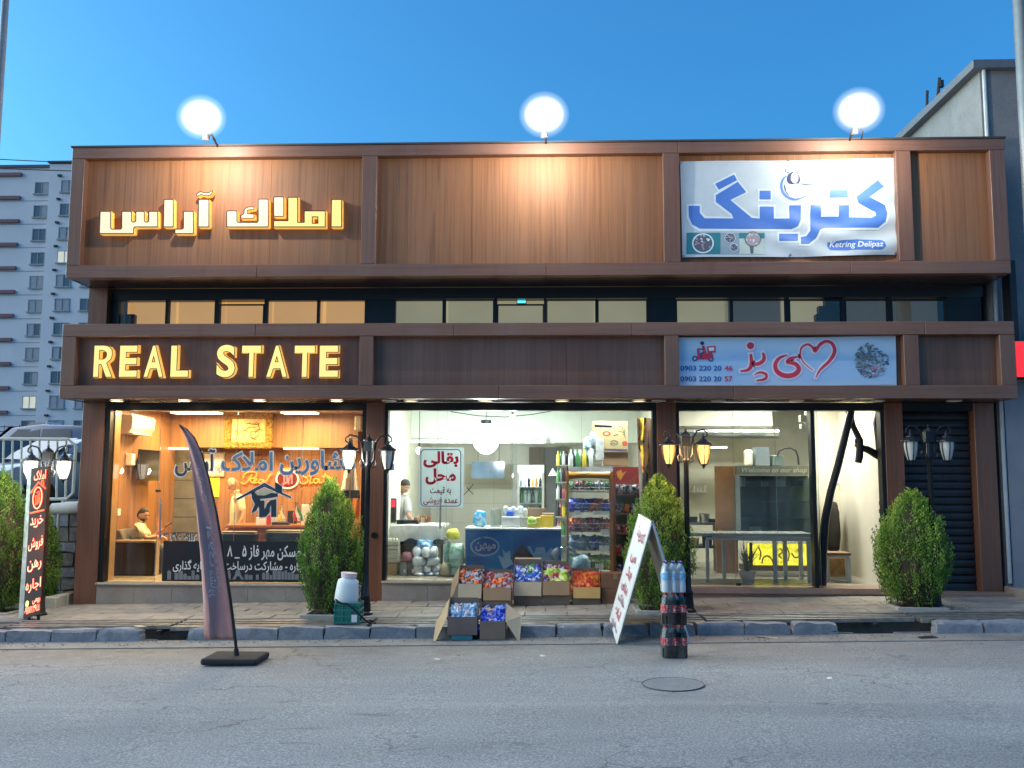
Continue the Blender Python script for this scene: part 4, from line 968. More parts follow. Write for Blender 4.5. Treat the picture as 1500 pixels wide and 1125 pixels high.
# -------- the grocer's poster hung inside the glass
YPo = YG+.06
po = thing("grocery_poster", "white poster with crimson Persian lettering in a dark rounded frame, hung inside the glass", "poster", W(646, 743, YPo))
a, b = W(612.5, 743.5, YPo), W(679.5, 655.5, YPo); box("sheet", translucent("poster_white", (.74, .78, .78), .55), a.x, b.x, YPo, YPo+.004, a.z, b.z, po)
pb = MB(); rr = lambda x0, y0, x1, y1, r: [(x+r*math.cos(t)*sx, y+r*math.sin(t)*sx) for x, y, t0 in ((x1-r, y1-r, 0), (x0+r, y1-r, 90), (x0+r, y0+r, 180), (x1-r, y0+r, 270)) for sx in (1,) for t in (rad(t0), rad(t0+30), rad(t0+60), rad(t0+90))]
o_, i_ = rr(616, 658, 675.5, 742, 6), rr(617.2, 659.2, 674.3, 740.8, 5); k = len(o_)
pb.add([W(*p, YPo)+Vector((0, -.0015, 0)) for p in o_+i_], [(q, (q+1) % k, k+(q+1) % k, k+q) for q in range(k)]); pb.build("border", INK_K, po)
tl = MB(); text_px(tl, shape("بقالی"), 620, 661, 672, 685, YPo, .002, offset=.042); text_px(tl, shape("محل"), 623, 686, 668, 710, YPo, .002, offset=.042); tl.build("big_lettering", translucent("crimson", (.68, .015, .06), .6), po)
tl = MB(); text_px(tl, shape("به قیمت"), 630, 713, 661, 725, YPo, .002, offset=.03); tl.build("small_lettering", translucent("plum", (.2, .02, .06), .5), po)
tl = MB(); text_px(tl, shape("عمده فروشی"), 620, 728, 671, 740, YPo, .002, offset=.03); tl.build("low_lettering", translucent("dark_red", (.42, .02, .05), .6), po)
decal("taped_cross", pbr("dark_tape", (.10, .02, .03), .6), lambda mb: (ribbon(mb, [(679, 725.5), (686, 718), (693.5, 709)], [1, 1.2, .9], plane(YW), 0), ribbon(mb, [(684, 714), (688, 719), (693.5, 724)], [1, 1.1, 1], plane(YW), 0, lift=.001)))
# ================================================================== neighbours and background
CP0 = .9
def cpz(y): return CP0+max(0., y-1)*.064
structure(MB().add([(x, y, cpz(y)) for y in (.9, 6, 14, 30, 60, 98, 180) for x in (-90, XL-.04)], [(2*i, 2*i+1, 2*i+3, 2*i+2) for i in range(6)]).build("car_park_ground", stone("car_park_asphalt", (.16, .16, .16), (.1, .1, .1), 1., .9), origin=(0, 0, 0)))
# retaining wall of rubble, stone by stone
wz = W(90, 745, .6).z
rw = thing("rubble_wall", "low grey rubble retaining wall beside the left column, below the cream fence", "wall", (-9, .6, gz(-9)))
wx1 = XL-.045
box("wall_core", pbr("wall_mortar", (.16, .15, .14), .95, bump=.01, bs=30), -13, wx1, .62, .9, -.6, wz-.03, rw)
random.seed(12); z = gz(-8)-.02
while z < wz-.12:
    h = random.uniform(.14, .24); x = wx1
    while x > -10.3:
        w = random.uniform(.2, .46); bm = bmesh.new(); bmesh.ops.create_cube(bm, size=1.); bmesh.ops.subdivide_edges(bm, edges=bm.edges, cuts=1, use_grid_fill=True)
        for v in bm.verts:
            v.co = Vector((v.co.x*(w-.025), v.co.y*.14, v.co.z*(min(h, wz-.03-z)-.025))); v.co += noise.noise_vector(v.co*6+Vector((x*7, z*5, 0)))*.022
        me = bpy.data.meshes.new("stone"); bm.to_mesh(me); bm.free(); me.materials.append(M_rubble if random.random() < .7 else M_kerb)
        o = link(bpy.data.objects.new("stone", me)); o.parent = rw; o.location = Vector((x-w/2, .585, z+min(h, wz-.03-z)/2))-wloc(rw); x -= w
    z += h
box("coping", M_conc, -13, wx1, .54, .95, wz-.03, wz+.03, rw, .01)
p0, p1 = W(77, 745, .5), W(117, 743, .5)
MB().tube([p0, p0.lerp(p1, .45), p0.lerp(p1, .5), p1], [.085, .09, .1, .095], 14).build("rolled_pipe", pbr("chalky_white_pipe", (.6, .58, .52), .7, bump=.004), None, smooth=True)
tag(bpy.context.scene.objects["rolled_pipe"], "short thick off-white pipe lying on top of the rubble wall", "pipe")
tag(MB().tube([W(86, 752, .35), W(83, 800, .3), W(74, 884, .2)], .022, 8).build("leaning_rod", pbr("rod_grey", (.35, .34, .32), .6), smooth=True), "thin grey rod leaning against the rubble wall", "rod")
# cream tube fence on the wall
YFn = .75
ft = thing("tube_fence", "cream painted tube fence with a cut corner on top of the rubble wall", "fence", W(60, 735, YFn))
M_fence = pbr("cream_fence_paint", (.66, .64, .54), .5)
MB().tube([W(-140, 642, YFn), W(100, 643.5, YFn), W(111, 653, YFn), W(107, 722, YFn), W(97, 731, YFn), W(-140, 733, YFn)], .026, 8).build("frame", M_fence, ft)
for i in range(-8, 8):
    px = 96.5-13.1*(7-i); MB().tube([W(px+.6, 644, YFn), W(px-.6, 731, YFn)], .017, 6).build("bar", M_fence, ft)
for px in (92, 20, -60): MB().tube([W(px, 733, YFn), Vector((W(px, 733, YFn).x, YFn, wz+.02))], .024, 8).build("post", M_fence, ft)
# ---- cars
def car(name, label, loc, rz, colr, kind='car'):
    t = thing(name, label, "car", loc, "cars parked behind the cream fence", rz)
    Lh, Wd, Ht = 2.15, .86, 1.45
    body = [(-2.15, .32), (-2.18, .62), (-2.08, .86), (-1.5, .93), (1.0, .95), (1.75, .86), (2.1, .68), (2.15, .36), (1.7, .26), (-1.8, .26)]
    cab = [(-1.75, .92), (-1.45, 1.22), (-1.15, 1.40), (-.4, 1.46), (.3, 1.40), (1.1, .93)]
    if kind == 'suv': cab = [(-2.0, .92), (-1.9, 1.45), (-1.6, 1.62), (-.3, 1.68), (.45, 1.6), (1.15, .95)]
    def loft(outline, inset_lo, inset_hi, zlo, zhi):
        vs = []; k = len(outline)
        for s in (-1, 1):
            for x, z in outline: vs.append((x, s*(Wd-(inset_lo+(inset_hi-inset_lo)*max(0, min(1, (z-zlo)/(zhi-zlo))))), z))
        return vs, [tuple(range(k-1, -1, -1)), tuple(range(k, 2*k))]+[(i, (i+1) % k, k+(i+1) % k, k+i) for i in range(k)]
    pm = pbr("car_paint_"+name+str(round(loc[0])), colr, .25, .3, var=.03)
    MB().add(*loft(body, .06, .0, .26, .7)).build("body", pm, t, local=True, bevel=.05, seg=2, smooth=True)
    MB().add(*loft(cab, .05, .22, .92, 1.5)).build("cabin", pm, t, local=True, bevel=.05, seg=2, smooth=True)
    gm = pbr("car_glass", (.03, .045, .06), .08, var=.1)
    H = 1.62 if kind == 'suv' else 1.40
    for s in (-1, 1):
        for a, b in (((-1.35, -.35)), (-.3, .72)):
            zt = H-.06; y0, y1 = Wd-.045, Wd-.195
            MB().add([(a+(.12 if a < -1 else 0), s*y0, .97), (b+(.1 if b > .5 else 0), s*y0, .97), (b-(.45 if b > .5 else 0), s*y1, zt), (a+(.3 if a < -1 else 0), s*y1, zt)], [(0, 1, 2, 3) if s < 0 else (3, 2, 1, 0)]).build("side_window", gm, t, local=True)
    xw = cab[-1][0]; xt = cab[-2][0]; MB().quad((xw-.02, -.72, .985), (xw-.02, .72, .985), (xt+.05, .60, cab[-2][1]+.0), (xt+.05, -.60, cab[-2][1]+.0)).xf(Matrix.Translation((.035, 0, .03))).build("windscreen", gm, t, local=True)
    xr, xq = cab[0][0], cab[1][0]; MB().quad((xr-.02, .70, .99), (xr-.02, -.70, .99), (cab[2][0]-.08, -.60, cab[2][1]-.03), (cab[2][0]-.08, .60, cab[2][1]-.03)).xf(Matrix.Translation((-.06, 0, .02))).build("rear_window", gm, t, local=True)
    for x in (-1.35, 1.32):
        for s in (-1, 1):
            M = Matrix.Translation((x, s*(Wd-.02), .32)) @ Matrix.Rotation(rad(90), 4, 'X')
            w = MB().lathe([(.2, -.1), (.31, -.1), (.32, 0), (.31, .1), (.2, .1)], (0, 0, 0), 18).xf(M).build("wheel", pbr("tyre", (.02, .02, .02), .9), t, local=True)
            q = MB().lathe([(.001, .1*-s), (.2, .095*-s), (.21, .06*-s)], (0, 0, 0), 14).xf(M).build("rim", M_steel, w); q.location = (0, 0, 0); q.data.transform(Matrix.Translation(wloc(t)))
    for s in (-1, 1):
        box("headlight", pbr("lamp_glass", (.6, .62, .65), .2), 2.0, 2.13, s*.62-.16, s*.62+.16, .62, .74, t, .02, True); box("tail_light", pbr("red_lens", (.4, .02, .02), .2), -2.17, -2.06, s*.66-.13, s*.66+.13, .66, .84, t, .02, True)
        box("mirror", pm, .7, .85, s*.98-.1, s*.98+.1, .98, 1.1, t, .03, True)
    return t
def carat(name, label, px, Y, rz, c, kind='car'):
    return car(name, label, (W(px, 650, Y).x, Y, cpz(Y)), rad(rz), c, kind)
carat("parked_car", "silver blue saloon behind the left end of the cream fence", 0, 4.6, -52, (.42, .46, .52))
carat("parked_car", "pale blue hatchback behind the cut corner of the cream fence", 112, 4.4, -118, (.26, .38, .5))
carat("parked_car", "grey estate car seen between the two white lanterns", 66, 8.2, 176, (.2, .22, .26), 'suv')
carat("parked_car", "white off-roader parked uphill below the apartment block", 60, 52, -90, (.7, .72, .75), 'suv')
# ---- thin fence uphill
uf = thing("hill_fence", "thin dark wire fence uphill in front of the apartment block", "fence", (W(50, 640, 47).x, 47, cpz(47)))
fz = [W(-60, y, 47).z for y in (625, 632, 641)]
for z in fz[:2]: MB().tube([Vector((W(-80, 630, 47).x, 47, z)), Vector((W(150, 630, 47).x, 47, z))], .03, 4).build("rail", M_dark, uf)
for px in range(-60, 150, 11): x = W(px, 630, 47).x; MB().tube([(x, 47, cpz(47)), (x, 47, fz[0]+.1)], .07 if px % 44 == 28 else .025, 4).build("post", M_dark, uf)
# ---- apartment block
YA = 100.
M_apt = stone("pale_grey_block_render", (.78, .77, .77), (.68, .68, .69), .15, .9, .01, 2)
ax0, ax1 = W(-260, 300, YA).x, W(175, 450, YA).x; azb, azt = cpz(YA)-.5, W(40, 246, YA).z
ab = thing("apartment_block", "tall pale grey apartment block with brown spandrel bars behind the left car park", "building", ((ax0+ax1)/2, YA, azb))
xs_step = W(76, 268, YA).x
box("wall", M_apt, ax0, xs_step, YA, YA+14, azb, azt, ab); box("bay_wall", M_apt, xs_step+.01, ax1, YA-.7, YA+14, azb, azt+.25, ab)
box("roof_cap", pbr("roof_cap_dark", (.1, .11, .12), .8), ax0-.2, xs_step, YA-.25, YA+14, azt+.002, azt+.35, ab); box("roof_cap", MATS["roof_cap_dark"], xs_step-.2, ax1+.2, YA-.95, YA+14, azt+.36, azt+.6, ab)
pitch = (W(60, 268, YA).z-W(60, 584, YA).z)/9.08
M_apg = pbr("flat_window_glass", (.12, .16, .19), .15); M_apc = pbr("net_curtain", (.36, .38, .40), .8); M_aplit = lit("lit_flat_window", (.42, .44, .36), .38)
M_bar2 = pbr("brown_spandrel", (.22, .12, .13), .8)
random.seed(21)
def aptwin(x0, x1, zt, h, y, m, n):
    f = MB(); e = .09
    f.box(x0-e, x1+e, y-.12, y-.02, zt, zt+e).box(x0-e-.1, x1+e+.1, y-.25, y-.02, zt-h-.16, zt-h)
    for k in range(n+1): xx = x0+(x1-x0)*k/n; f.box(xx-e/2, xx+e/2, y-.12, y-.02, zt-h, zt)
    w = f.build("window", pbr("flat_window_frame", (.3, .33, .36), .6), ab)
    for k in range(n): xa, xb = x0+(x1-x0)*k/n+e/2, x0+(x1-x0)*(k+1)/n-e/2; MB().box(xa, xb, y-.06, y-.021, zt-h, zt).build("pane", m if m is M_aplit else random.choice((M_apg, M_apc, M_apc)), w)
c1 = (W(52.5, 268, YA).x, W(81, 268, YA).x); c2 = (W(81, 441, YA-.7).x, W(101.5, 441, YA-.7).x); c3 = (W(118, 441, YA-.7).x, W(139, 441, YA-.7).x)
z0 = W(60, 268, YA).z; hh = W(60, 268, YA).z-W(60, 284, YA).z
for r in range(11):
    z = z0-r*pitch
    if z-hh < cpz(YA): break
    aptwin(c1[0], c1[1], z, hh, YA, M_aplit if r == 9 else None, 3); aptwin(c2[0], c2[1], z, hh, YA-.7, M_aplit if r == 3 else None, 2); aptwin(c3[0], c3[1], z, hh, YA-.7, None, 2)
    zb = W(16, 254, YA).z-r*pitch; box("spandrel_bar", M_bar2, W(-34, 254, YA).x, W(33, 254, YA).x, YA-.35, YA-.01, zb-.42, zb, ab)
    box("vent_cowl", M_dark, W(87, 262, YA-.7).x-.12, W(87, 262, YA-.7).x+.3, YA-1., YA-.71, z+.55, z+.8, ab)
    box("storey_line", pbr("storey_joint", (.27, .28, .31), .9), ax0, xs_step-.02, YA-.03, YA-.001, z-hh-.95, z-hh-.88, ab)
# ---- wires and poles
def wire(pts, r): return MB().tube(pts, r, 5).build("overhead_wire", M_dark, smooth=True)
def sag(a, b, s, n=10): return [a.lerp(b, i/n)-Vector((0, 0, s*4*(i/n)*(1-i/n))) for i in range(n+1)]
tag(wire(sag(W(-420, 196, 34), W(175, 240, 34), .3), .028), "upper of two thin wires in the sky left of the shops", "wire"); tag(wire(sag(W(-420, 212, 34), W(175, 252, 34), .3), .028), "lower of two thin wires in the sky left of the shops", "wire")
YU = 2.6
ut = thing("wire_mast", "short dark mast with brackets behind the roof's right end", "utility pole", W(1370, 205, YU))
b = W(1369, 215, YU); MB().tube([Vector((b.x, YU, Z0-.25)), W(1370, 148, YU)], .045, 8).build("mast", M_dark, ut)
MB().tube([W(1358, 133, YU), W(1357.5, 157, YU), W(1368, 157, YU)], .028, 6).build("bracket", M_dark, ut); MB().tube([W(1373, 148, YU), W(1376, 114, YU)], .03, 6).build("upright", M_dark, ut)
p = W(1379, 123, YU); MB().cbox(p, (.07, .07, .14)).build("insulator", M_dark, ut, bevel=.01); p = W(1371, 150, YU); MB().cbox(p, (.15, .12, .10)).build("junction_box", M_dark, ut, bevel=.01)
for a, b, r, w_ in (((1372, 148), (1560, 155), .012, "top"), ((1372, 154), (1560, 164), .022, "middle"), ((1372, 157), (1560, 167), .022, "lowest")): tag(wire(sag(W(*a, YU), W(*b, YU-1), .02), r), "%s cable running right from the short mast on the roof" % w_, "cable")
tag(wire([W(1378, 141, YU), W(1424, 119, YU-.6)], .01), "slanting stay wire from the short mast up to the grey neighbour's roof", "wire")
MB().tube([Vector((W(1496, 60, -2.05).x+.035, -2.05, -.3)), Vector((W(1496, 60, -2.05).x+.035, -2.05, 9.5))], [.14, .105], 16).build("street_pole", pbr("galvanised_pole", (.12, .135, .15), .5, .5), smooth=True)
tag(SC.objects["street_pole"], "tall galvanised pole at the right edge of the picture, by the kerb", "pole")
MB().tube([Vector((W(-1.5, 200, -2.0).x-.03, -2.0, -.3)), Vector((W(-1.5, 200, -2.0).x-.03, -2.0, 9.5))], [.05, .045], 12).build("street_pole", pbr("white_pole_paint", (.22, .23, .25), .5), smooth=True)
tag(SC.objects["street_pole.001"], "thin pale pole cut off by the left edge of the picture", "pole")
# ---- grey neighbour on the right
nx0 = XR+.065; ny = .06; nzt = W(1440, 104, ny).z
nb = thing("neighbour_house", "taller grey rendered house behind and beside the right end of the shops", "house", (nx0+3, ny, gz(nx0)))
box("wall", M_plaster, nx0, nx0+9, ny, ny+12, -.3, nzt, nb); box("roof_coping", pbr("slate_coping", (.1, .115, .14), .6), nx0-.14, nx0+9.1, ny-.12, ny+12.1, nzt+.002, nzt+.13, nb)
MB().tube([Vector((nx0+.045, ny-.04, .3)), Vector((nx0+.045, ny-.04, nzt-.005))], .03, 8).build("downpipe", pbr("pale_pipe", (.45, .46, .47), .5), nb, smooth=True)
box("marble_cladding", stone("grey_marble", (.34, .32, .33), (.27, .25, .26), 1.6, .4, .002, 8, .2), nx0+.09, nx0+9, ny-.05, ny-.001, .22, 3.55, nb)
box("platform", M_plinth, XR+.02, nx0+9, -1.0, .05, gz(7)-.1, gz(7)+.11, nb, .01)
rs = thing("red_light_sign", "glowing red sign panel on the grey neighbour at the right edge", "sign", (nx0+.3, ny-.3, 3.6))
a, b = W(1489.5, 553, -.35), W(1489.5, 499, -.35); box("case", M_dark, a.x, a.x+1.6, -.33, -.06, a.z, b.z, rs, .01); box("face", emis("red_sign_glow", (1, .03, .04), .34), a.x+.01, a.x+1.59, -.345, -.331, a.z+.01, b.z-.01, rs)
box("hanger", M_dark, a.x+.0, a.x+.09, -.3, -.06, b.z+.001, b.z+1.2, rs)

# ================================================================== conifers
def leafmat():
    q = N("conifer_spray"); at = q.n('ShaderNodeAttribute', attribute_name='tone')
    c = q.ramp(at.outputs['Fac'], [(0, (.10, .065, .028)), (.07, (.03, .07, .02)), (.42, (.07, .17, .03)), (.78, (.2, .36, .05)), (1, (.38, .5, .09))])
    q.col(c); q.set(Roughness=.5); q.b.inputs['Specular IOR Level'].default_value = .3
    tr = q.n('ShaderNodeBsdfTranslucent'); q.l(c, tr.inputs[0]); mx = q.n('ShaderNodeMixShader'); mx.inputs[0].default_value = .25
    q.l(q.b.outputs[0], mx.inputs[1]); q.l(tr.outputs[0], mx.inputs[2]); q.l(mx.outputs[0], q.out.inputs[0]); return q.m
M_leaf = leafmat(); M_twig = pbr("brown_twigs", (.05, .035, .02), .9); M_bark = pbr("bark", (.09, .06, .04), .9, bump=.01)
def conifer(px, Y, top, bot, wl, wr, prof, label, seed, nplume=620, bright=0., pit=True):
    rng = np.random.default_rng(seed)
    pb = W(px, bot, Y); x0 = pb.x; zb = gz(x0); zt = W(px, top, Y).z; H = zt-zb-.06
    R = (W(wr, 800, Y).x-W(wl, 800, Y).x)/2; xo = (W(wr, 800, Y).x+W(wl, 800, Y).x)/2-x0
    t = thing("conifer_bush", label, "bush", (x0, Y, zb), "clipped conifers along the pavement")
    pt = np.array(prof); rad_ = lambda h: np.interp(h, pt[:, 0], pt[:, 1])*R
    V = []; F = []; T = []
    lump = rng.normal(0, .06, (7,)); 
    for i in range(nplume):
        h = rng.beta(1.15, 1.1)*.97; a = rng.random()*2*np.pi
        rr = rad_(h)*(1+.07*np.sin(3*a+lump[0]*40)+.05*np.sin(5*a+9*h))*rng.uniform(.72, 1.0)
        base = np.array([rr*np.cos(a)+xo*h*1.0, rr*np.sin(a), .06+h*H])
        L = rng.uniform(.14, .26)*(1 if h < .85 else .8); out = np.array([np.cos(a), np.sin(a), 0])
        d = out*rng.uniform(.06, .26)+np.array([0, 0, 1.])+rng.normal(0, .06, 3); d /= np.linalg.norm(d)
        side = np.cross(d, out); side /= np.linalg.norm(side)
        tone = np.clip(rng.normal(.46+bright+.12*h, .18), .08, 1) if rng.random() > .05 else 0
        nl = 34
        for k in range(nl):
            s = (k+rng.random())/nl; wdt = .036*(1-s)**.7*(.35+s*1.4)+.005
            c = base+d*(s-.35)*L+side*rng.normal(0, wdt)+out*rng.normal(0, wdt*.6)
            ld = d+side*rng.normal(0, .38)+out*rng.normal(.08, .25); ld /= np.linalg.norm(ld)
            l, w = rng.uniform(.02, .038), rng.uniform(.0045, .009)
            wv = np.cross(ld, rng.normal(0, 1, 3)); wv /= np.linalg.norm(wv)+1e-9
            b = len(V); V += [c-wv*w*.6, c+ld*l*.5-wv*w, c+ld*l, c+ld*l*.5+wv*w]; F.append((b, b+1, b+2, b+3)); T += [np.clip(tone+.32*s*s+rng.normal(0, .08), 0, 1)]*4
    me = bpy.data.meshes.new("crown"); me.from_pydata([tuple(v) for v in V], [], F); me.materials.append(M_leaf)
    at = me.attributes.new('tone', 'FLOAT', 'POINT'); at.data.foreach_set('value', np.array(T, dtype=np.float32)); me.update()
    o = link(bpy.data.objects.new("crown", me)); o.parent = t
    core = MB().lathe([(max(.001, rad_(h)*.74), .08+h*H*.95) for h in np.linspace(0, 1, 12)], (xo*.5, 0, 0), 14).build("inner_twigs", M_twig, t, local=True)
    MB().lathe([(.09, -.02), (.07, .1), (.05, H*.5), (.01, H*.9)], (0, 0, 0), 8).build("trunk", M_bark, t, local=True)
    if pit:
        p = thing("tree_pit", "square stone collar round the foot of the conifer %s" % pit, "planter", (x0, Y, zb), "stone collars of the conifers"); s = .33
        m = stone("collar_stone", (.5, .47, .42), (.36, .34, .3), 6., .8, .008)
        for a, b, c, d in ((-s, s, -s, -s+.07), (-s, s, s-.07, s), (-s, -s+.07, -s+.072, s-.072), (s-.07, s, -s+.072, s-.072)): box("collar_stone", m, a, b, c, d, -.03, .03, p, .006, True)
        box("soil", pbr("soil", (.05, .035, .025), .95, bump=.02), -s+.07, s-.07, -s+.07, s-.07, -.02, .012, p, 0, True)
    return t
egg = [(0, .62), (.08, .74), (.2, .92), (.38, 1.), (.52, .93), (.68, .74), (.82, .47), (.92, .22), (.97, .09), (1, .02)]
spire = [(0, .66), (.1, .82), (.25, .98), (.38, 1.), (.52, .94), (.66, .76), (.78, .52), (.88, .28), (.95, .12), (1, .03)]
conifer(484, -1.3, 704, 905, 434, 528, spire, "pointed green conifer in front of the estate office's right window edge", 1, 660, pit="by the white canister")
conifer(966, -1.25, 700, 905, 915, 1019, spire, "broad yellow-tipped conifer behind the white sandwich board", 2, 700, .08, pit="behind the white sandwich board")
conifer(1339, -1.2, 722, 900, 1285, 1393, egg, "egg-shaped bright green conifer before the fourth column", 3, 700, .08, pit="before the fourth column")
conifer(-2, -.75, 692, 900, -50, 44, egg, "dark conifer behind the red neon sign, cut off by the left edge", 4, 640, -.02, pit="at the left edge of the picture")
conifer(64, .1, 752, 886, 42, 86, spire, "small light green conifer between the red neon sign and the rubble wall", 5, 300, .2, pit=False)
pk = thing("planter_kerb", "low sandy stone kerb of the planting bed under the small conifer", "planter", (-7.6, .05, gz(-7.6)))
for k in range(4): x = -8.7+k*.46; box("kerb_block", M_sill, x, x+.45, -.42, -.28, gz(x)-.02, gz(x)+.16, pk, .012)
for k in range(2): box("kerb_block", M_sill, XL-.2, XL-.07, -.41+k*.4, -.02+k*.4, gz(-7)-.02, gz(-7)+.16, pk, .012)
box("soil", MATS["soil"], -8.7, XL-.2, -.27, .5, gz(-8), gz(-8)+.1, pk)
# ================================================================== things on the pavement and the road
# ---- feather flag
fb = G(345, 970, ROAD); YFl = fb.y
ff = thing("feather_flag", "faded mauve feather flag leaning on a black square foot in the road", "flag", (fb.x, YFl, gz(fb.x, ROAD)))
z0 = gz(fb.x, ROAD)
MB().box(-.30, .30, -.24, .24, .008, .075).build("foot", pbr("black_rubber_foot", (.02, .02, .022), .85), ff, bevel=.025, seg=2, local=True)
edge = [(347, 966), (345, 940), (339, 890), (329, 820), (317, 750), (306, 700), (296, 665), (285, 641), (274, 629), (263, 622)]
lead = [W(*p, YFl-.02) for p in edge]
MB().tube(lead, [.017]*4+[.012, .010, .008, .007, .006, .005], 8).build("pole", M_black, ff, smooth=True)
MB().tube([lead[0], lead[1].lerp(lead[0], .4)], .026, 10).build("socket", M_dark, ff)
rgt = smooth_path([(343, 937), (338, 890), (328, 820), (316.5, 750), (305.5, 700), (295.5, 665), (285, 641), (274, 629), (263, 622)], [0]*9, 5)
lft = smooth_path([(299, 934), (298, 880), (295, 810), (289, 745), (281, 690), (273, 655), (268, 638), (265, 628), (263, 622)], [0]*9, 5)
fm = MB(); nu = 12; vs = []
def flagpt(u, i):
    n = len(rgt)-1; k = min(int(i), n-1); t = i-k
    a = Vector(rgt[k][:2]).lerp(Vector(rgt[k+1][:2]), t); b = Vector(lft[k][:2]).lerp(Vector(lft[k+1][:2]), t); p = a.lerp(b, u); f = i/n
    d = .05*math.sin(u*4.2+f*5)*u*(1-f*.5)+.028*math.sin(u*9-f*11)*u+.03*u*math.exp(-((f)/.15)**2)*math.sin(u*14)
    q = W(p.x, p.y, YFl-.02); return q+Vector((0, d, -.02*u*(1-f)*math.sin(3*u)))
for i in range(len(rgt)): vs += [flagpt(j/nu, i) for j in range(nu+1)]
fm.add(vs, [(i*(nu+1)+j, i*(nu+1)+j+1, (i+1)*(nu+1)+j+1, (i+1)*(nu+1)+j) for i in range(len(rgt)-1) for j in range(nu)])
M_flag = pbr("faded_mauve_cloth", (.46, .225, .205), .8, var=.12, vs=3.)
fl = fm.build("cloth", M_flag, ff, smooth=True); sol = fl.modifiers.new("thickness", 'SOLIDIFY'); sol.thickness = .004; sol.offset = 0
def onflag(body, u0, i0, u1, i1, off):
    vs, fs = text_outline(shape(body), off); x0, x1 = min(p[0] for p in vs), max(p[0] for p in vs); y0, y1 = min(p[1] for p in vs), max(p[1] for p in vs)
    m = MB(); m.add([flagpt(u0+(u1-u0)*(p[1]-y0)/(y1-y0), i0+(i1-i0)*(p[0]-x0)/(x1-x0))+Vector((0, -.006, 0)) for p in vs], fs); return m
M_fade = pbr("faded_white_print", (.62, .5, .52), .8, var=.25, vs=14.)
onflag("آراس", .62, 16, .34, 21.5, .01).build("lettering", M_fade, fl); onflag("مسکن مهر خرید و فروش", .42, 6.5, .28, 17, .0).build("lettering", M_fade, fl); onflag("املاک", .62, 9, .40, 13.2, .01).build("lettering", M_fade, fl); onflag("مشاور", .72, 5.8, .45, 8.6, .008).build("lettering", M_fade, fl)

# ---- red neon sign on two legs
YN = -1.62
ns = thing("neon_sign", "tall narrow sign with red neon Persian words and a house emblem, on two legs", "sign", (W(48, 905, YN).x, YN, gz(-7)))
tl_, tr_, br_, bl_ = (46, 686), (70, 683), (59, 899), (34, 907)
YN2 = YN-.03
mp_n = lambda u, v: W(tl_[0]*(1-u)*(1-v)+tr_[0]*u*(1-v)+br_[0]*u*v+bl_[0]*(1-u)*v, tl_[1]*(1-u)*(1-v)+tr_[1]*u*(1-v)+br_[1]*u*v+bl_[1]*(1-u)*v, YN2+.10*(1-u))
P = [mp_n(0, 0), mp_n(1, 0), mp_n(1, 1), mp_n(0, 1)]
Bk = [p+Vector((.0, .09, 0)) for p in P]
Ls = [W(41, 684, YN2+.16), W(27, 905, YN2+.16)]
mb = MB(); mb.add([P[0], P[1], P[2], P[3], Bk[0]+Vector((0, .1, 0)), Bk[1], Bk[2], Bk[3]+Vector((0, .1, 0))], [(0, 3, 2, 1), (4, 5, 6, 7), (1, 2, 6, 5), (0, 1, 5, 4), (2, 3, 7, 6)]); mb.build("dark_face", pbr("sign_face_brown_black", (.03, .014, .012), .4), ns)
mb = MB(); mb.add([P[0], P[3], Ls[1], Ls[0]], [(0, 1, 2, 3)]).build("side_sheet", pbr("dented_galvanised", (.38, .36, .36), .35, .6, var=.3, vs=5., bump=.02, bs=5), ns)
E_neon = emis("red_neon", (1, .10, .035), .75); E_halo = emis("neon_halo", (.75, .03, .015), .12); E_pinkneon = emis("neon_core", (1, .42, .26), 1.0)
def neon(body, u0, v0, u1, v1, off=.012):
    for o2, m, l in ((off+.045, E_halo, .003), (off, E_neon, .006), (-.008, E_pinkneon, .009)):
        vs, fs = text_outline(shape(body), o2); X0, X1 = min(p[0] for p in vs), max(p[0] for p in vs); y0, y1 = min(p[1] for p in vs), max(p[1] for p in vs)
        e = (o2-off)*.35; q = MB(); q.add([mp_n(u0-e+(u1-u0+2*e)*(p[0]-X0)/(X1-X0), v1+e*.12-(v1-v0+e*.24)*(p[1]-y0)/(y1-y0))+Vector((.2*l, -l, 0)) for p in vs], fs); q.build("neon_word", m, ns)
for w, u0, v0, u1, v1 in (("املاک", .2, .02, .92, .085), ("خرید", .12, .325, .9, .405), ("فروش", .08, .465, .95, .555), ("رهن", .1, .62, .92, .695), ("اجاره", .06, .745, .95, .835), ("رومی", .5, .885, .95, .92), ("۰۹۱۱۷۸۳۶۵۵", .06, .925, .95, .975)): neon(w, u0, v0, u1, v1)
nh = MB(); Mn = lambda x, y: mp_n(x, y)+Vector((0, -.006, 0))
class _S: pass
def nrib(pts, w, m, l=.006):
    q = MB(); P2 = [mp_n(*p)+Vector((0, -l, 0)) for p in pts]; q.tube(P2, w, 6); q.build("neon_tube", m, ns, smooth=True)
nrib([(.08, .165), (.5, .10), (.95, .15)], .011, E_neon); nrib([(.68, .118), (.70, .09), (.80, .095), (.82, .13)], .008, E_neon)
nrib([(.5+.27*math.cos(a), .205+.072*math.sin(a)) for a in np.linspace(0, 6.283, 20)], .011, E_neon); nrib([(.5+.27*math.cos(a), .205+.072*math.sin(a)) for a in np.linspace(0, 6.283, 20)], .005, E_pinkneon, .014)
nrib([(.38, .185), (.42, .24), (.36, .25)], .009, E_neon); nrib([(.42, .17), (.55, .162), (.62, .19)], .009, E_neon); nrib([(.52, .18), (.53, .235), (.46, .25)], .009, E_neon); nrib([(.62, .185), (.62, .245)], .009, E_neon)
nrib([(.1, .30), (.92, .295)], .012, E_neon)
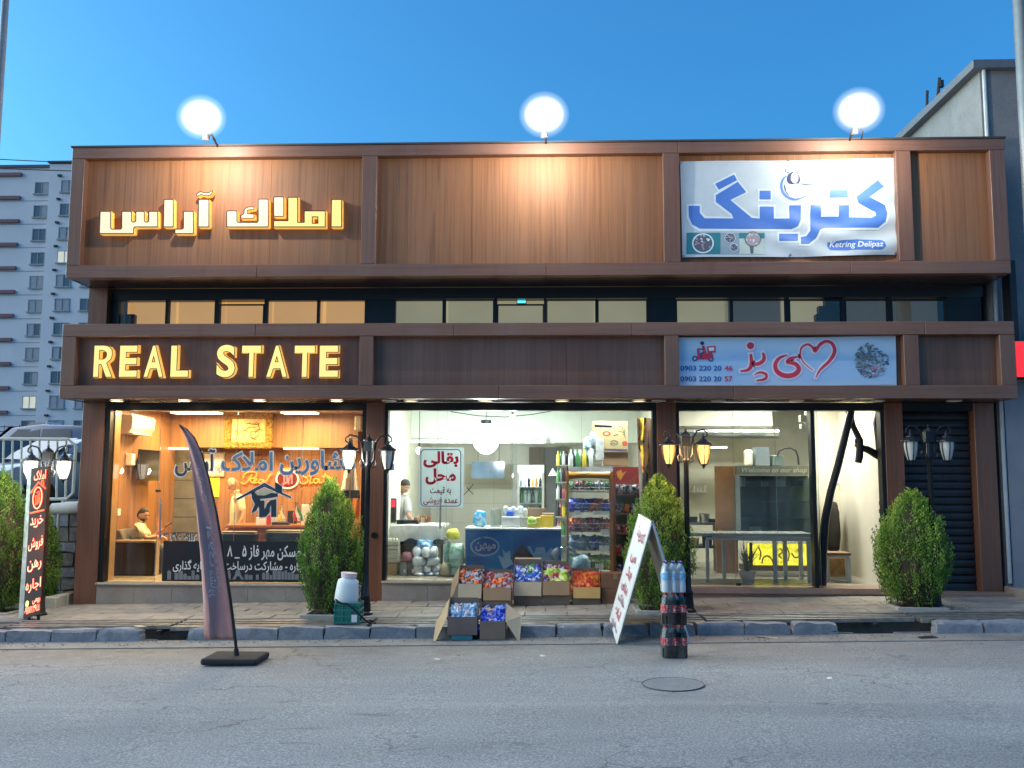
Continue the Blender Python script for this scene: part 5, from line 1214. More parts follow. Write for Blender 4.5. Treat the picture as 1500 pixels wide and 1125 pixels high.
q = MB(); n = 14; q.poly([mp_n(.2+.1*math.cos(a), .905+.022*math.sin(a))+Vector((0, -.007, 0)) for a in np.linspace(0, 6.283, n+1)[:-1]][::-1]); q.build("lamp_spot", emis("yellow_spot", (1, .75, .2), .5), ns)
for px in (40, 54): a = W(px, 895, YN+.02); MB().tube([a+Vector((0, .05, .1)), (a.x, YN+.07, gz(a.x)-.01)], .022, 8).build("leg", M_dark, ns)
lamp_light("neon_glow", mp_n(.5, .5)+Vector((0, -.25, 0)), 3., (1, .15, .06), .2, ns)

# ---- snack bags and cartons
def bag_mesh(seed, w=.13, h=.18, t=.055):
    r = random.Random(seed); nx, nz = 6, 7; mb = MB(); vs = []
    for s in (-1, 1):
        for j in range(nz+1):
            for i in range(nx+1):
                u, v = i/nx*2-1, j/nz*2-1; e = max(0, (1-u*u)*(1-v**4))**.6
                vs.append((u*w/2*(1-.05*(1-v*v)), s*t/2*e+(r.random()-.5)*.012*(e > .05), v*h/2+(r.random()-.5)*.004))
    k = (nx+1)*(nz+1); fs = []
    for s in (0, 1):
        for j in range(nz):
            for i in range(nx):
                a = s*k+j*(nx+1)+i; f = (a, a+1, a+nx+2, a+nx+1); fs.append(f if s == 0 else f[::-1])
    mb.add(vs, fs); return mb
def foil(name, c1, c2, c3=None, sc=16., thr=(.46, .54), rough=.28):
    q = N(name); tc = q.n('ShaderNodeTexCoord').outputs['Object']; oi = q.n('ShaderNodeObjectInfo')
    off = q.n('ShaderNodeVectorMath', operation='ADD'); q.l(tc, off.inputs[0]); cmb = q.n('ShaderNodeCombineXYZ'); q.l(q.math('MULTIPLY', oi.outputs['Random'], 30.), cmb.inputs[0]); q.l(cmb.outputs[0], off.inputs[1])
    f = q.noise(off.outputs[0], sc, 2, .5, .6); st = [(thr[0], c1), (thr[1], c2)]
    if c3: st = [(thr[0]-.1, c3), (thr[0]-.06, c1), (thr[1], c1), (thr[1]+.05, c2)]
    q.col(q.ramp(f, st)); q.set(Roughness=rough, Metallic=.15); q.bump(q.noise(off.outputs[0], 34., 3), .012, .8); return q.m
M_card = pbr("brown_cardboard", (.36, .235, .125), .8, var=.07, vs=4.); M_card2 = pbr("dull_cardboard", (.2, .14, .1), .8, var=.1); M_cardin = pbr("cardboard_inside", (.42, .29, .165), .8, var=.08)
M_cardp = pbr("pale_cardboard_flap", (.56, .45, .29), .8, var=.06)
def carton(x0, x1, lip, top, zb, Y, depth, label, flapm, foils, nb, blabel, side_l=None, side_r=None, front_flap=True, frontm=None, back_up=0., seed=0, bagsz=(.13, .18), tilt_fr=.0):
    """open carton, higher at the back; x0,x1,lip,top in photo points on the plane of its front"""
    a, b = W(x0, lip, Y), W(x1, lip, Y); xa, xb, zl = a.x, b.x, (a.z+b.z)/2; zt = W((x0+x1)/2, top, Y+depth).z
    t = thing("carton", label, "carton", ((xa+xb)/2, Y, zb), "open cartons of snacks before the grocery")
    th = .006; fm_ = frontm or M_card2
    box("front_wall", fm_, xa, xb, Y, Y+th, zb+.002, zl, t); box("back_wall", M_card2, xa, xb, Y+depth-th, Y+depth, zb+.002, zt, t); box("bottom", M_card2, xa+th, xb-th, Y+th, Y+depth-th, zb+.002, zb+.01, t)
    for xs in ((xa, xa+th), (xb-th, xb)):
        mb = MB(); q = [(Y+th+.0005, zb+.002), (Y+depth-th-.0005, zb+.002), (Y+depth-th-.0005, zt), (Y+th+.0005, zl)]
        mb.add([(x, y, z) for x in xs for y, z in q], [(0, 1, 2, 3), (7, 6, 5, 4), (0, 4, 5, 1), (1, 5, 6, 2), (2, 6, 7, 3), (3, 7, 4, 0)]); mb.build("side_wall", M_card2, t)
    if front_flap:
        h = min(.19, (zl-zb)*.62); MB().slab([(xa+.004, Y-.012, zl-.002), (xb-.004, Y-.012, zl-.002), (xb-.006, Y-.05, zl-h), (xa+.006, Y-.05, zl-h)], .005).build("flap", flapm, t)
    if side_l: MB().slab([(xa-.003, Y+.01, zl), (xa-.003, Y+depth-.02, zt-.01), (xa-side_l[0], Y+depth-.08, zt-side_l[1]), (xa-side_l[0]*1.1, Y-.02, zl-side_l[1]*1.25)], .005).build("flap", M_cardin, t)
    if side_r: MB().slab([(xb+.003, Y+depth-.02, zt-.01), (xb+.003, Y+.01, zl), (xb+side_r[0]*.9, Y-.04, zl-side_r[1]), (xb+side_r[0], Y+depth-.1, zt-side_r[1]*.6)], .005).build("flap", M_cardp, t)
    if back_up: MB().slab([(xa+.004, Y+depth-.003, zt+.001), (xb-.004, Y+depth-.003, zt+.001), (xb-.012, Y+depth+.01, zt+back_up), (xa+.012, Y+depth+.01, zt+back_up)], .005).build("flap", M_cardp, t)
    # bags heaped against the back
    r = random.Random(seed); w = xb-xa-.03; cols_ = max(3, round(w/(bagsz[0]*.62))); rows = 4; n = 0; protos = {}
    for ro in range(rows):
        for c in range(cols_):
            u = (c+.5+(.25 if ro % 2 else -.25))/cols_; u = min(.94, max(.06, u)); v = (ro+.4)/rows
            fi = foils[int(blobs(u, v, seed)*len(foils)) % len(foils)]
            if fi not in protos: protos[fi] = bag_mesh(seed*7+len(protos), *bagsz).mesh("snack_bag", fi, smooth=True)
            o = link(bpy.data.objects.new("snack_bag", protos[fi]))
            zz = zl-.055+(zt-zl)*v*.82+r.uniform(-.01, .015)
            o.location = (xa+.015+w*u+r.uniform(-.012, .012), Y+.05+(depth-.1)*v+r.uniform(-.01, .01), zz)
            o.rotation_euler = (r.uniform(-.75, -.2), r.gauss(0, .5), r.gauss(0, .35)); s = r.uniform(.82, 1.0); o.scale = (s, s, s)
            tag(o, "%s, %s row, %s from left, in the %s" % (FOILN[fi], ("front", "second", "third", "back")[ro], NTH[c], blabel), "snack bag", "bags in the "+blabel); n += 1
    box("filler", M_card2, xa+.02, xb-.02, Y+.02, Y+depth-.02, zb+.012, zl-.12, t)
    return t
NTH = ("first", "second", "third", "fourth", "fifth", "sixth", "seventh", "eighth", "ninth", "tenth", "eleventh", "twelfth")
def blobs(u, v, s): return min(.999, max(0, .5+.62*noise.noise(Vector((u*2.1+s*3.7, v*1.6, s)))))
c_or = foil("orange_black_foil", (.75, .13, .012), (.03, .015, .02), (.8, .3, .1)); c_bk = foil("black_purple_foil", (.03, .015, .025), (.45, .4, .45))
c_rd = foil("red_silver_foil", (.42, .03, .035), (.62, .55, .52), (.3, .02, .04)); c_sil = foil("silver_maroon_foil", (.42, .38, .38), (.3, .03, .05)); c_ro = foil("red_orange_foil", (.65, .05, .02), (.8, .35, .04))
c_bl = foil("blue_white_foil", (.02, .1, .52), (.7, .72, .75), (.03, .16, .6)); c_gr = foil("green_white_foil", (.03, .2, .06), (.6, .66, .55), (.01, .1, .04))
c_cr = foil("crimson_white_foil", (.36, .015, .04), (.7, .6, .6), (.12, .01, .05)); c_li = foil("lime_foil", (.36, .62, .03), (.7, .75, .35)); c_pu = foil("violet_foil", (.07, .02, .14), (.5, .4, .5))
c_or2 = foil("glossy_orange_red_foil", (.62, .05, .01), (.85, .3, .03), (.4, .02, .01), rough=.18)
c_wb = foil("white_black_candy_foil", (.6, .6, .62), (.04, .05, .12), (.15, .35, .6), 30.); c_sky = foil("sky_candy_foil", (.12, .38, .6), (.65, .68, .7), (.3, .03, .05), 30.)
c_ub = foil("ultramarine_foil", (.012, .03, .5), (.2, .35, .75), (.01, .02, .3)); c_pk = foil("peach_foil", (.6, .42, .34), (.05, .08, .4))
Yr = G(772, 887).y
FOILN = {c_or: "orange snack bag", c_bk: "black snack bag", c_rd: "red and silver snack bag", c_sil: "mostly silver snack bag", c_ro: "red orange snack bag", c_bl: "blue and white snack bag", c_gr: "green snack bag", c_cr: "crimson snack bag", c_li: "lime snack bag", c_pu: "violet snack bag", c_or2: "glossy orange red bag", c_wb: "white and black packet", c_sky: "sky blue packet", c_ub: "dark blue bag", c_pk: "peach bag"}
carton(752.5, 793.5, 852, 819, gz(.2), Yr, .30, "open carton of green and blue snack bags, its back flap upright", M_cardp, [c_gr, c_bl, c_bl], 14, "blue and green carton", back_up=.02, seed=3)
carton(794.5, 834.5, 851, 822, gz(.6), Yr, .30, "open carton of crimson and lime snack bags, between the blue and the orange ones", M_card, [c_cr, c_pu, c_li, c_cr], 14, "crimson and lime carton", seed=9)
carton(839, 879.5, 860, 832, gz(1.), Yr+.02, .30, "open carton of glossy orange red snack bags, rightmost of the open ones", pbr("yellow_cardboard_flap", (.62, .38, .12), .8, var=.05), [c_or2], 12, "rightmost open carton", seed=4, bagsz=(.16, .21))
carton(671, 706, 855, 828, gz(-.6), Yr-.2, .28, "open carton of orange and black snack bags, at the upper left", M_cardp, [c_or, c_bk, c_or], 12, "upper left carton", side_l=(.10, .20), seed=5)
carton(707.5, 749, 861, 834, gz(-.2), Yr-.2, .28, "open carton of red and silver snack bags, over the carton of dark blue ones", M_card, [c_rd, c_sil, c_ro], 12, "red and silver carton", seed=6)
Yf = -2.66
zrd = lambda x: gz(x, ROAD)+.014
tb = box("crate_under_carton", pbr("teal_plastic", (.03, .17, .2), .5), W(661, 930, Yf).x, W(692, 930, Yf).x, Yf+.005, Yf+.3, zrd(-.7), W(676, 930.5, Yf).z, None, .006)
tag(tb, "low teal plastic crate under the lower left carton, in the gutter", "crate"); tb.name = "teal_crate"
carton(655.5, 699, 903.5, 875, W(676, 930.3, Yf).z, Yf-.0, .27, "open carton of white and dark small packets, lower left, on a teal crate", M_card2, [c_wb, c_sky, c_wb], 16, "lower left carton", side_l=(.16, .30), front_flap=False, frontm=pbr("grey_brown_cardboard", (.16, .115, .10), .8), seed=7, bagsz=(.09, .12))
carton(703, 740, 910, 882, zrd(-.2), Yf+.0, .27, "open carton of dark blue snack bags at the kerb, a pale flap spread right", M_card2, [c_ub, c_ub, c_pk], 12, "dark blue carton", side_r=(.19, .24), front_flap=False, seed=8)
bc = thing("closed_carton", "closed red brown carton right of the orange snack carton", "carton", (W(898, 884, Yr).x, Yr+.06, gz(1.3)))
xa, xb = W(881, 860, Yr+.06).x, W(922, 860, Yr+.06).x; zt = W(890, 840, Yr+.06).z; zmid = W(890, 862, Yr+.06).z
box("lower_half", pbr("red_brown_cardboard", (.26, .115, .06), .75), xa, xb, Yr+.06, Yr+.36, gz(1.3)+.003, zmid-.002, bc); box("upper_half", MATS["red_brown_cardboard"], xa, xb, Yr+.06, Yr+.36, zmid+.002, zt, bc)
box("tape", pbr("packing_tape", (.34, .2, .11), .3), (xa+xb)/2-.03, (xa+xb)/2+.03, Yr+.0588, Yr+.0599, zt-.08, zt, bc)
# ---- white sandwich board
ab2 = thing("sandwich_board", "white folding sandwich board with faded pink lettering, standing open on the kerb", "sandwich board", G(925, 930, ROAD))
nb_, fb_ = G(904, 943, ROAD+.01), G(894, 908.5, .0)
Yn, Yf2 = nb_.y, fb_.y
nt, ft_ = W(954, 767, Yn+.05), W(936, 756, Yf2)
nr = G(1011, 945, ROAD+.01); nr.y = Yn+.05; nr = W(1011, 944, Yn+.05); fr_ = W(983, 908, Yf2)
M_board = pbr("white_sign_board", (.72, .69, .66), .5, var=.06, vs=4.)
def board(A, Bq, C, D, nm, m):
    MB().slab([A, Bq, C, D], .018).build(nm, m, ab2)
nt_r, ft_r = nt+Vector((.02, 0, .0)), ft_+Vector((.02, 0, 0))
board(nt, ft_, fb_, nb_, "board", M_board); board(ft_r, nt_r, nr, fr_, "board", pbr("board_inside", (.55, .5, .44), .6))
for p, q in ((nt, nb_), (ft_, fb_), (nt_r, nr), (ft_r, fr_)): MB().tube([p, q], .016, 6).build("edge_rail", pbr("dull_aluminium", (.45, .45, .44), .4, .7), ab2)
MB().tube([nt+Vector((.01, 0, .012)), ft_+Vector((.01, 0, .012))], .02, 8).build("hinge", MATS["dull_aluminium"], ab2)
U = (nb_-fb_).normalized(); V = ((nt+ft_)/2-(nb_+fb_)/2).normalized(); Nn = U.cross(V)
if Nn.x > 0: U = -U; Nn = U.cross(V)
M_pink = pbr("faded_pink_print", (.5, .10, .15), .6, var=.3, vs=12.); M_greyp = pbr("faded_plum_print", (.3, .14, .18), .6, var=.3, vs=12.)
ctr = lambda t: fb_.lerp(ft_, t).lerp(nb_.lerp(nt, t), .5)
for w, t, hh, ww, m in (("کترینگ", .80, .17, .8, M_pink), ("می", .60, .10, .45, M_pink), ("پز", .46, .12, .45, M_pink), ("غذای", .33, .11, .6, M_pink), ("خانگی", .235, .10, .62, M_greyp), ("آماده", .13, .10, .55, M_pink), ("سفارش", .03, .07, .65, M_greyp)):
    L = (nb_-fb_).length; o = ctr(t)-U*ww*L/2+Nn*.013; q = MB(); text_on(q, shape(w), o, U, V, ww*L, hh*1.15, offset=.035, lift=.0); q.build("lettering", m, ab2)
# ---- shrink-wrapped bottle packs
pp = G(990, 966, ROAD)
M_wrap = glass("shrink_wrap", (.92, .93, .94), .9, .22)
def bottles(base, label, liquid, capc, labelc, h, zoff, w=.098, wrap=None):
    t = thing("bottle_pack", label, "bottle pack", (pp.x, pp.y+.13, gz(pp.x, ROAD)+zoff), "shrink wrapped bottle packs stacked on the road")
    pr = [(.0, 0), (.043, .004), (.047, .02), (.047, h*.30), (.044, h*.36), (.047, h*.42), (.047, h*.62), (.036, h*.78), (.016, h*.90), (.014, h*.95)]
    bm_ = MB().lathe(pr, (0, 0, 0), 14).mesh("bottle", liquid, True); cm = MB().lathe([(.017, h*.93), (.017, h), (.012, h+.002)], (0, 0, 0), 12).mesh("cap", capc); lm = MB().lathe([(.0478, h*.40), (.0478, h*.64)], (0, 0, 0), 14, caps=False).mesh("label", labelc, True)
    for i in range(3):
        for j in range(2):
            o = link(bpy.data.objects.new("bottle", bm_)); o.parent = t; o.location = ((i-1)*w, (j-.5)*w, 0)
            for nm, me in (("cap", cm), ("label", lm)): q = link(bpy.data.objects.new(nm, me)); q.parent = o
    hw, hd = w*1.5+.003, w+.003
    m = MB(); pts = [(-hw, -hd+.03), (-hw+.03, -hd), (hw-.03, -hd), (hw, -hd+.03), (hw, hd-.03), (hw-.03, hd), (-hw+.03, hd), (-hw, hd-.03)]; k = 8
    rings = [(1., .003), (1., h*.62), (.93, h*.8), (.78, h*.93)]
    m.add([(x*s, y*s, z) for s, z in rings for x, y in pts], [(r*k+i, r*k+(i+1) % k, (r+1)*k+(i+1) % k, (r+1)*k+i) for r in range(3) for i in range(k)]); m.build("shrink_wrap", wrap or M_wrap, t, local=True)
    return t
M_cola = pbr("dark_cola", (.012, .006, .005), .1, var=0); M_water = pbr("bottled_water", (.74, .8, .83), .12, var=.05, trans=.25); M_redcap = pbr("red_cap", (.5, .02, .02), .35); M_bluecap = pbr("deep_blue_cap", (.02, .04, .3), .35)
def colalabel():
    q = N("red_cola_label"); f = q.noise(q.vmul(q.pos, (60, 60, 90)), 1., 2); q.col(q.ramp(f, [(.54, (.55, .015, .025)), (.6, (.7, .55, .55))])); q.set(Roughness=.35); return q.m
M_cl = colalabel(); M_wl = pbr("blue_water_label", (.2, .42, .62), .4, var=.4, vs=30.)
hc = .335
bottles(0, "lowest bottle pack on the road, dark cola with red labels", M_cola, M_redcap, M_cl, hc, .0, .087); bottles(0, "middle bottle pack of the stack, dark cola under the clear water", M_cola, M_redcap, M_cl, hc, hc+.004, .085); bottles(0, "topmost bottle pack, clear water with blue caps", M_water, M_bluecap, M_wl, hc*.97, 2*hc+.008, .08, glass("milky_wrap", (.95, .96, .97), .9, .7))
# ---- green crate, white canister and hose
YC = -2.22
xa, xb = W(488.5, 905, YC).x, W(526, 905, YC).x; zb = gz(xa)-.0; zt = W(507, 884, YC).z; D = .30
cr = thing("green_crate", "green plastic bottle crate on the drain cover beside the lantern post", "crate", ((xa+xb)/2, YC+D/2, zb))
M_green = pbr("green_crate_plastic", (.012, .19, .15), .4, var=.08)
cb = MB(); t_ = .012
for z in np.linspace(zb+.01, zt-.02, 4): cb.box(xa, xb, YC, YC+t_, z, z+.022).box(xa, xb, YC+D-t_, YC+D, z, z+.022).box(xa, xa+t_, YC+t_, YC+D-t_, z, z+.022).box(xb-t_, xb, YC+t_, YC+D-t_, z, z+.022)
cb.build("rim_bands", M_green, cr)
cb = MB(); e = .004
for x in np.linspace(xa, xb-.02, 4): cb.box(x+e, x+.02-e, YC+.001, YC+t_-.001, zb+.002, zt-.001).box(x+e, x+.02-e, YC+D-t_+.001, YC+D-.001, zb+.002, zt-.001)
for y in np.linspace(YC+.03, YC+D-.05, 3): cb.box(xa+.001, xa+t_-.001, y, y+.018, zb+.002, zt-.001).box(xb-t_+.001, xb-.001, y, y+.018, zb+.002, zt-.001)
cb.build("uprights", M_green, cr); box("liner", pbr("green_crate_web", (.012, .15, .12), .45), xa+t_+.001, xb-t_-.001, YC+t_+.001, YC+D-t_-.001, zb+.003, zt-.03, cr)
p = W(519, 906, YC); box("paper_tag", M_white, p.x-.035, p.x+.035, YC-.004, YC-.001, p.z-.045, p.z+.045, cr)
yc = YC+.15; c0 = W(507, 884, yc); ztop = W(510, 838.5, yc).z; Hc = ztop-zt
cn = thing("white_canister", "white plastic canister with a wide pinkish cap, tilted on the green crate", "canister", (c0.x, yc, zt), rz=0)
Mt = Matrix.Rotation(rad(5), 4, 'Y')
s = .148
MB().lathe([(.001, 0), (s*.97, .004), (s*1.03, .03), (s*.99, Hc*.35), (s*.94, Hc*.62), (s*.86, Hc*.74), (s*.62, Hc*.80), (s*.58, Hc*.83)], (0, 0, 0), 24, sy=.8).xf(Mt).build("tank", pbr("milky_plastic", (.72, .76, .74), .4, var=.03, sss=.2), cn, smooth=True, local=True)
MB().lathe([(s*.60, Hc*.83), (s*.66, Hc*.84), (s*.70, Hc*.99), (s*.64, Hc), (.001, Hc)], (0, 0, 0), 20, sy=.85).xf(Mt).build("cap", pbr("pinkish_cap", (.7, .56, .56), .5), cn, local=True)
MB().tube([Mt @ Vector((s*.9, .0, Hc*.66)), Mt @ Vector((s*1.22, 0, Hc*.62)), Mt @ Vector((s*1.25, 0, Hc*.2)), Mt @ Vector((s*1.0, 0, Hc*.1))], .011, 8).build("handle", M_dark, cn, smooth=True, local=True)
hz = MB().tube([W(491, 878, YC-.02), W(500, 884, YC-.03), W(509, 885, YC-.04), W(517, 891, YC-.04), W(526, 900, YC-.04), W(536, 909, YC-.03), Vector((W(544, 913, YC-.03).x, YC-.03, gz(-2.3)+.012)), Vector((W(549, 912, YC).x, YC+.03, gz(-2.3)+.015)), Vector((W(545, 908, YC).x, YC+.12, gz(-2.3)+.02)), Vector((W(537, 905, YC).x, YC+.2, gz(-2.3)+.02))], .012, 8).build("rubber_hose", M_black, smooth=True)
tag(hz, "black rubber hose hanging from the canister over the green crate to the grating", "hose")
# ---- grit swept along the gutter
gr = MB(); random.seed(14)
for k in range(900):
    x = random.uniform(-8.5, 8.5); y = -2.46-abs(random.gauss(0, .22)); s = random.uniform(.004, .014)*(1.6 if random.random() < .05 else 1); z = gz(x, ROAD)+(.013 if y > -2.92 else .001); a = random.uniform(0, 6)
    c, d = s*math.cos(a), s*math.sin(a); gr.add([(x+c, y+d, z), (x-d, y+c, z), (x-c, y-d, z), (x+d, y-c, z), (x+c*.2, y, z+s*.9)], [(0, 1, 4), (1, 2, 4), (2, 3, 4), (3, 0, 4)])
gr = gr.build("gutter_grit", pbr("grit", (.2, .18, .15), .9, var=.5, vs=30.), origin=(0, 0, 0)); gr['kind'] = 'stuff'
# ---- litter
def scrap(px, py, w, d, m, label, off=ROAD, cat="litter"):
    p = G(px, py, off); rz = random.uniform(0, 3); mb = MB(); mb.add([(-w/2, -d/2, .004), (w/2, -d/2, .006), (w/2*.9, d/2, .012), (-w/2*.8, d/2*1.1, .005)], [(0, 1, 2, 3)]).add([(-w/2, -d/2, .001), (-w/2*.8, d/2*1.1, .001), (w/2*.9, d/2, .001), (w/2, -d/2, .001)], [(0, 1, 2, 3)])
    o = mb.build("scrap", m, origin=(0, 0, 0)); o.location = (p.x, p.y, gz(p.x, off)); o.rotation_euler = (0, ROT, rz); tag(o, label, cat); return o
random.seed(2)
scrap(640.5, 966, .07, .05, M_white, "crumpled white paper scrap on the road below the cartons"); scrap(1125, 934, .24, .07, M_cardp, "thin pale board lying in the gutter right of the bottles", ROAD+.012); scrap(1358, 934, .22, .12, M_dark, "dark rag in the gutter under the right conifer", ROAD+.012); scrap(1215, 994, .05, .04, M_white, "tiny white paper scrap on the road right of the manhole"); scrap(205, 918, .14, .1, M_cardp, "pale scrap on the kerb left of the drain opening", .01); scrap(795, 961, .06, .05, M_white, "small white scrap on the road below the orange carton"); scrap(671, 960, .05, .03, M_dark, "small dark scrap on the road below the cartons")
# ================================================================== inside the shops
def fr(px0, px1, py0, py1, Y):
    a, b = W(px0, py1, Y), W(px1, py0, Y); return a.x, b.x, a.z, b.z
def bx(name, m, px0, px1, py0, py1, Y0, Y1, parent=None, bevel=0., zb=None):
    xa, xb, z0, z1 = fr(px0, px1, py0, py1, Y0); return box(name, m, xa, xb, Y0, Y1, z0 if zb is None else zb, z1, parent, bevel)
def one(name, m, label, cat, *a, group=None, **k): return tag(bx(name, m, *a, **k), label, cat, group)
def sack(name, px0, px1, py0, py1, Y, d, m, label, cat, group=None, seed=0, zb=None, knot=False):
    """soft lumpy bag filling a photo box"""
    xa, xb, z0, z1 = fr(px0, px1, py0, py1, Y)
    if zb is not None: z0 = zb
    mb = MB().ball((0, 0, 0), (2, 2, 2), 18, 14); pw = lambda c: math.copysign(abs(c)**.62, c)
    mb.v = [((xa+xb)/2+pw(p[0])*(xb-xa)/2, Y+pw(p[1])*d/2, (z0+z1)/2+pw(p[2])*(z1-z0)/2) for p in mb.v]
    v = []
    for p in mb.v:
        q = Vector(p); n = noise.noise_vector(q*9+Vector((seed*2.7, 0, 0)))*.11*(xb-xa)+noise.noise_vector(q*26+Vector((seed, 0, 0)))*.035*(xb-xa); q += n
        zz = (q.z-z0)/(z1-z0)
        c = Vector(((xa+xb)/2, Y, q.z)); k = 1+.22*(1-zz) if zz < .8 else (1 if not knot else .6)
        q = Vector((c.x+(q.x-c.x)*k, c.y+(q.y-c.y)*k, max(z0+.002, q.z))); v.append(tuple(q))
    mb.v = v; return tag(mb.build(name, m, smooth=True), label, cat, group)
CW = pbr("warm_white_plastic", (.72, .66, .54), .4)
# ---------------- estate office
XW = RL[0]
bul = bx("bulkhead", M_inwood, 160, 525, 605, 655, 2.95, 3.29, B, zb=None)
for a, b in ((196, 270), (415, 462)): bx("cornice_strip", emis("cornice_glow", (1, .72, .36), 1.5), a, b, 655.5, 658, 2.93, 3.2, B)
def wallbox(name, m, y0, y1, z0, z1, d, parent, bevel=0., x=None): x = XW if x is None else x; return box(name, m, x+.003, x+.003+d, y0, y1, z0, z1, parent, bevel)
yA = 1.25; za, zb_ = W(178, 637, yA).z, W(178, 609, yA).z
ac = thing("air_conditioner", "cream wall air conditioner high on the estate office's left wall", "air conditioner", (XW, yA, za))
prof = [(0, za), (.2, za+.01), (.27, za+.10), (.28, zb_-.05), (.25, zb_), (0, zb_)]
mb = MB(); k = len(prof); mb.add([(XW+.003+x, y, z) for y in (yA-.42, yA+.42) for x, z in prof], [tuple(range(k)), tuple(range(2*k-1, k-1, -1))]+[(i, k+i, k+(i+1) % k, (i+1) % k) for i in range(k)]); mb.build("casing", CW, ac, bevel=.012); box("louvre", pbr("louvre_grey", (.4, .37, .3), .5), XW+.1, XW+.26, yA-.36, yA+.36, za-.004, za+.02, ac)
tvt = thing("wall_tv", "black screen on a bracket on the estate office's left wall", "television", (XW, 1.75, W(180, 704, 1.75).z))
z0, z1 = W(180, 704, 1.75).z, W(180, 659, 1.75).z; wallbox("screen", pbr("screen_black", (.012, .012, .014), .15), 1.35, 2.15, z0, z1, .05, tvt, .006, XW+.14); wallbox("bracket", M_dark, 1.65, 1.85, z0+.2, z1-.15, .136, tvt)
wallbox("speaker_box", CW, 1.2, 1.32, z0+.25, z1-.08, .12, tvt, .01)
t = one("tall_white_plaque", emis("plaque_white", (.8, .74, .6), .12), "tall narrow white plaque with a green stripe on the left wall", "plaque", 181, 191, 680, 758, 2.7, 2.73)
o = link(bpy.data.objects.new("stripe", MB().box(-.012, .012, -.003, 0, .1, .9).mesh("stripe", pbr("faint_green", (.2, .4, .2), .6)))); o.parent = t; o.location = (0, -.016, 0)
wallbox("switch_plate", M_white, 1.0, 1.1, W(167, 755, 1.05).z, W(167, 745, 1.05).z, .012, B); wallbox("switch_plate", M_white, .62, .68, W(163, 727, .65).z, W(163, 716, .65).z, .012, B)
shf = thing("wall_shelves", "stepped wooden wall shelves behind the seated man", "shelf", W(208, 760, 3.28))
for a, b, y in ((194, 222, 683), (193, 214, 698), (200, 224, 713), (212, 240, 722)): bx("shelf", pbr("dark_shelf_wood", (.16, .08, .04), .5), a, b, y, y+2.5, 3.02, 3.29, shf)
for a, b, y0, y1 in ((199, 211, 665, 682.6), (196, 210, 702, 712.6)): one("ornament_box", pbr("ornament_dark" if y0 > 690 else "ornament_pale", (.06, .05, .04) if y0 > 690 else (.5, .42, .3), .5), "%s on the wall shelves behind the seated man" % ("dark box" if y0 > 690 else "small pale box"), "box", a, b, y0, y1, 3.05, 3.2)
def leaves(name, label, px, py, Y, n, L, spread, m, pot=None, seed=1, w=.02, droop=.5, up=1.):
    r = random.Random(seed); c = W(px, py, Y); t = thing(name, label, "plant", c); mb = MB()
    for i in range(n):
        a = r.uniform(0, 6.28); e = r.uniform(.15, spread); d = Vector((math.cos(a)*e, math.sin(a)*e, up)).normalized(); l = L*r.uniform(.6, 1.); P = [c+d*l*s+Vector((0, 0, -droop*l*s*s*e)) for s in (0, .35, .7, 1)]
        sd = d.cross(Vector((0, 0, 1))).normalized() if d.z < .98 else Vector((1, 0, 0)); vs = []
        for q, ww in zip(P, (.3, 1, .8, .05)): vs += [q-sd*w*ww, q+sd*w*ww]
        mb.add(vs, [(0, 1, 3, 2), (2, 3, 5, 4), (4, 5, 7, 6)])
    mb.build("foliage", m, t)
    if pot: MB().lathe([(.001, -pot[1]), (pot[0]*.8, -pot[1]), (pot[0], -.01), (pot[0], 0), (pot[0]*.9, -.01), (.001, -.02)], c, 14).build("pot", pot[2], t, smooth=True)
    return t
M_pl = pbr("yellow_green_leaf", (.34, .40, .05), .5, var=.4, vs=30.); M_pd = pbr("deep_green_leaf", (.06, .16, .03), .5, var=.4, vs=30.)
leaves("trailing_plant", "trailing green plant on the upper wall shelf", 215, 681, 3.1, 26, .26, 1.2, M_pd, (.05, .09, CW), 3, .012)
leaves("potted_plant", "bushy yellow green plant behind the seated man's head", 212, 775, 2.6, 60, .52, .9, M_pl, (.14, .3, M_dark), 4, .022)
leaves("desk_plant", "small yellow leafed plant left of the standing man", 322, 796, 1.9, 20, .3, .8, M_pl, (.07, .14, M_dark), 5, .012)
bx("grey_wall_panel", pbr("grey_slate_board", (.14, .13, .10), .5, var=.2), 238, 303, 659, 800, 3.27, 3.298, B); 
for y in (703, 730, 757, 780): bx("panel_joint", M_dark, 239, 302, y, y+.8, 3.268, 3.2695, B)
one("yellow_notice", pbr("yellow_paper", (.75, .62, .04), .7), "plain yellow notice on the back wall right of the feather flag", "notice", 306, 322, 700, 728, 3.28, 3.298)
cf = one("framed_certificate", pbr("cream_frame", (.5, .42, .26), .5), "framed certificate with black writing behind the window lettering", "picture", 297, 329.5, 662, 698, 3.262, 3.298); o = bx("paper", M_white, 299, 327.5, 665, 695, 3.258, 3.2615, cf); o.data.transform(Matrix.Identity(4))
q = MB(); text_px(q, shape("پروانه کسب"), 301, 680, 326, 694, 3.256, .001, offset=.02); q.build("writing", M_black, cf)
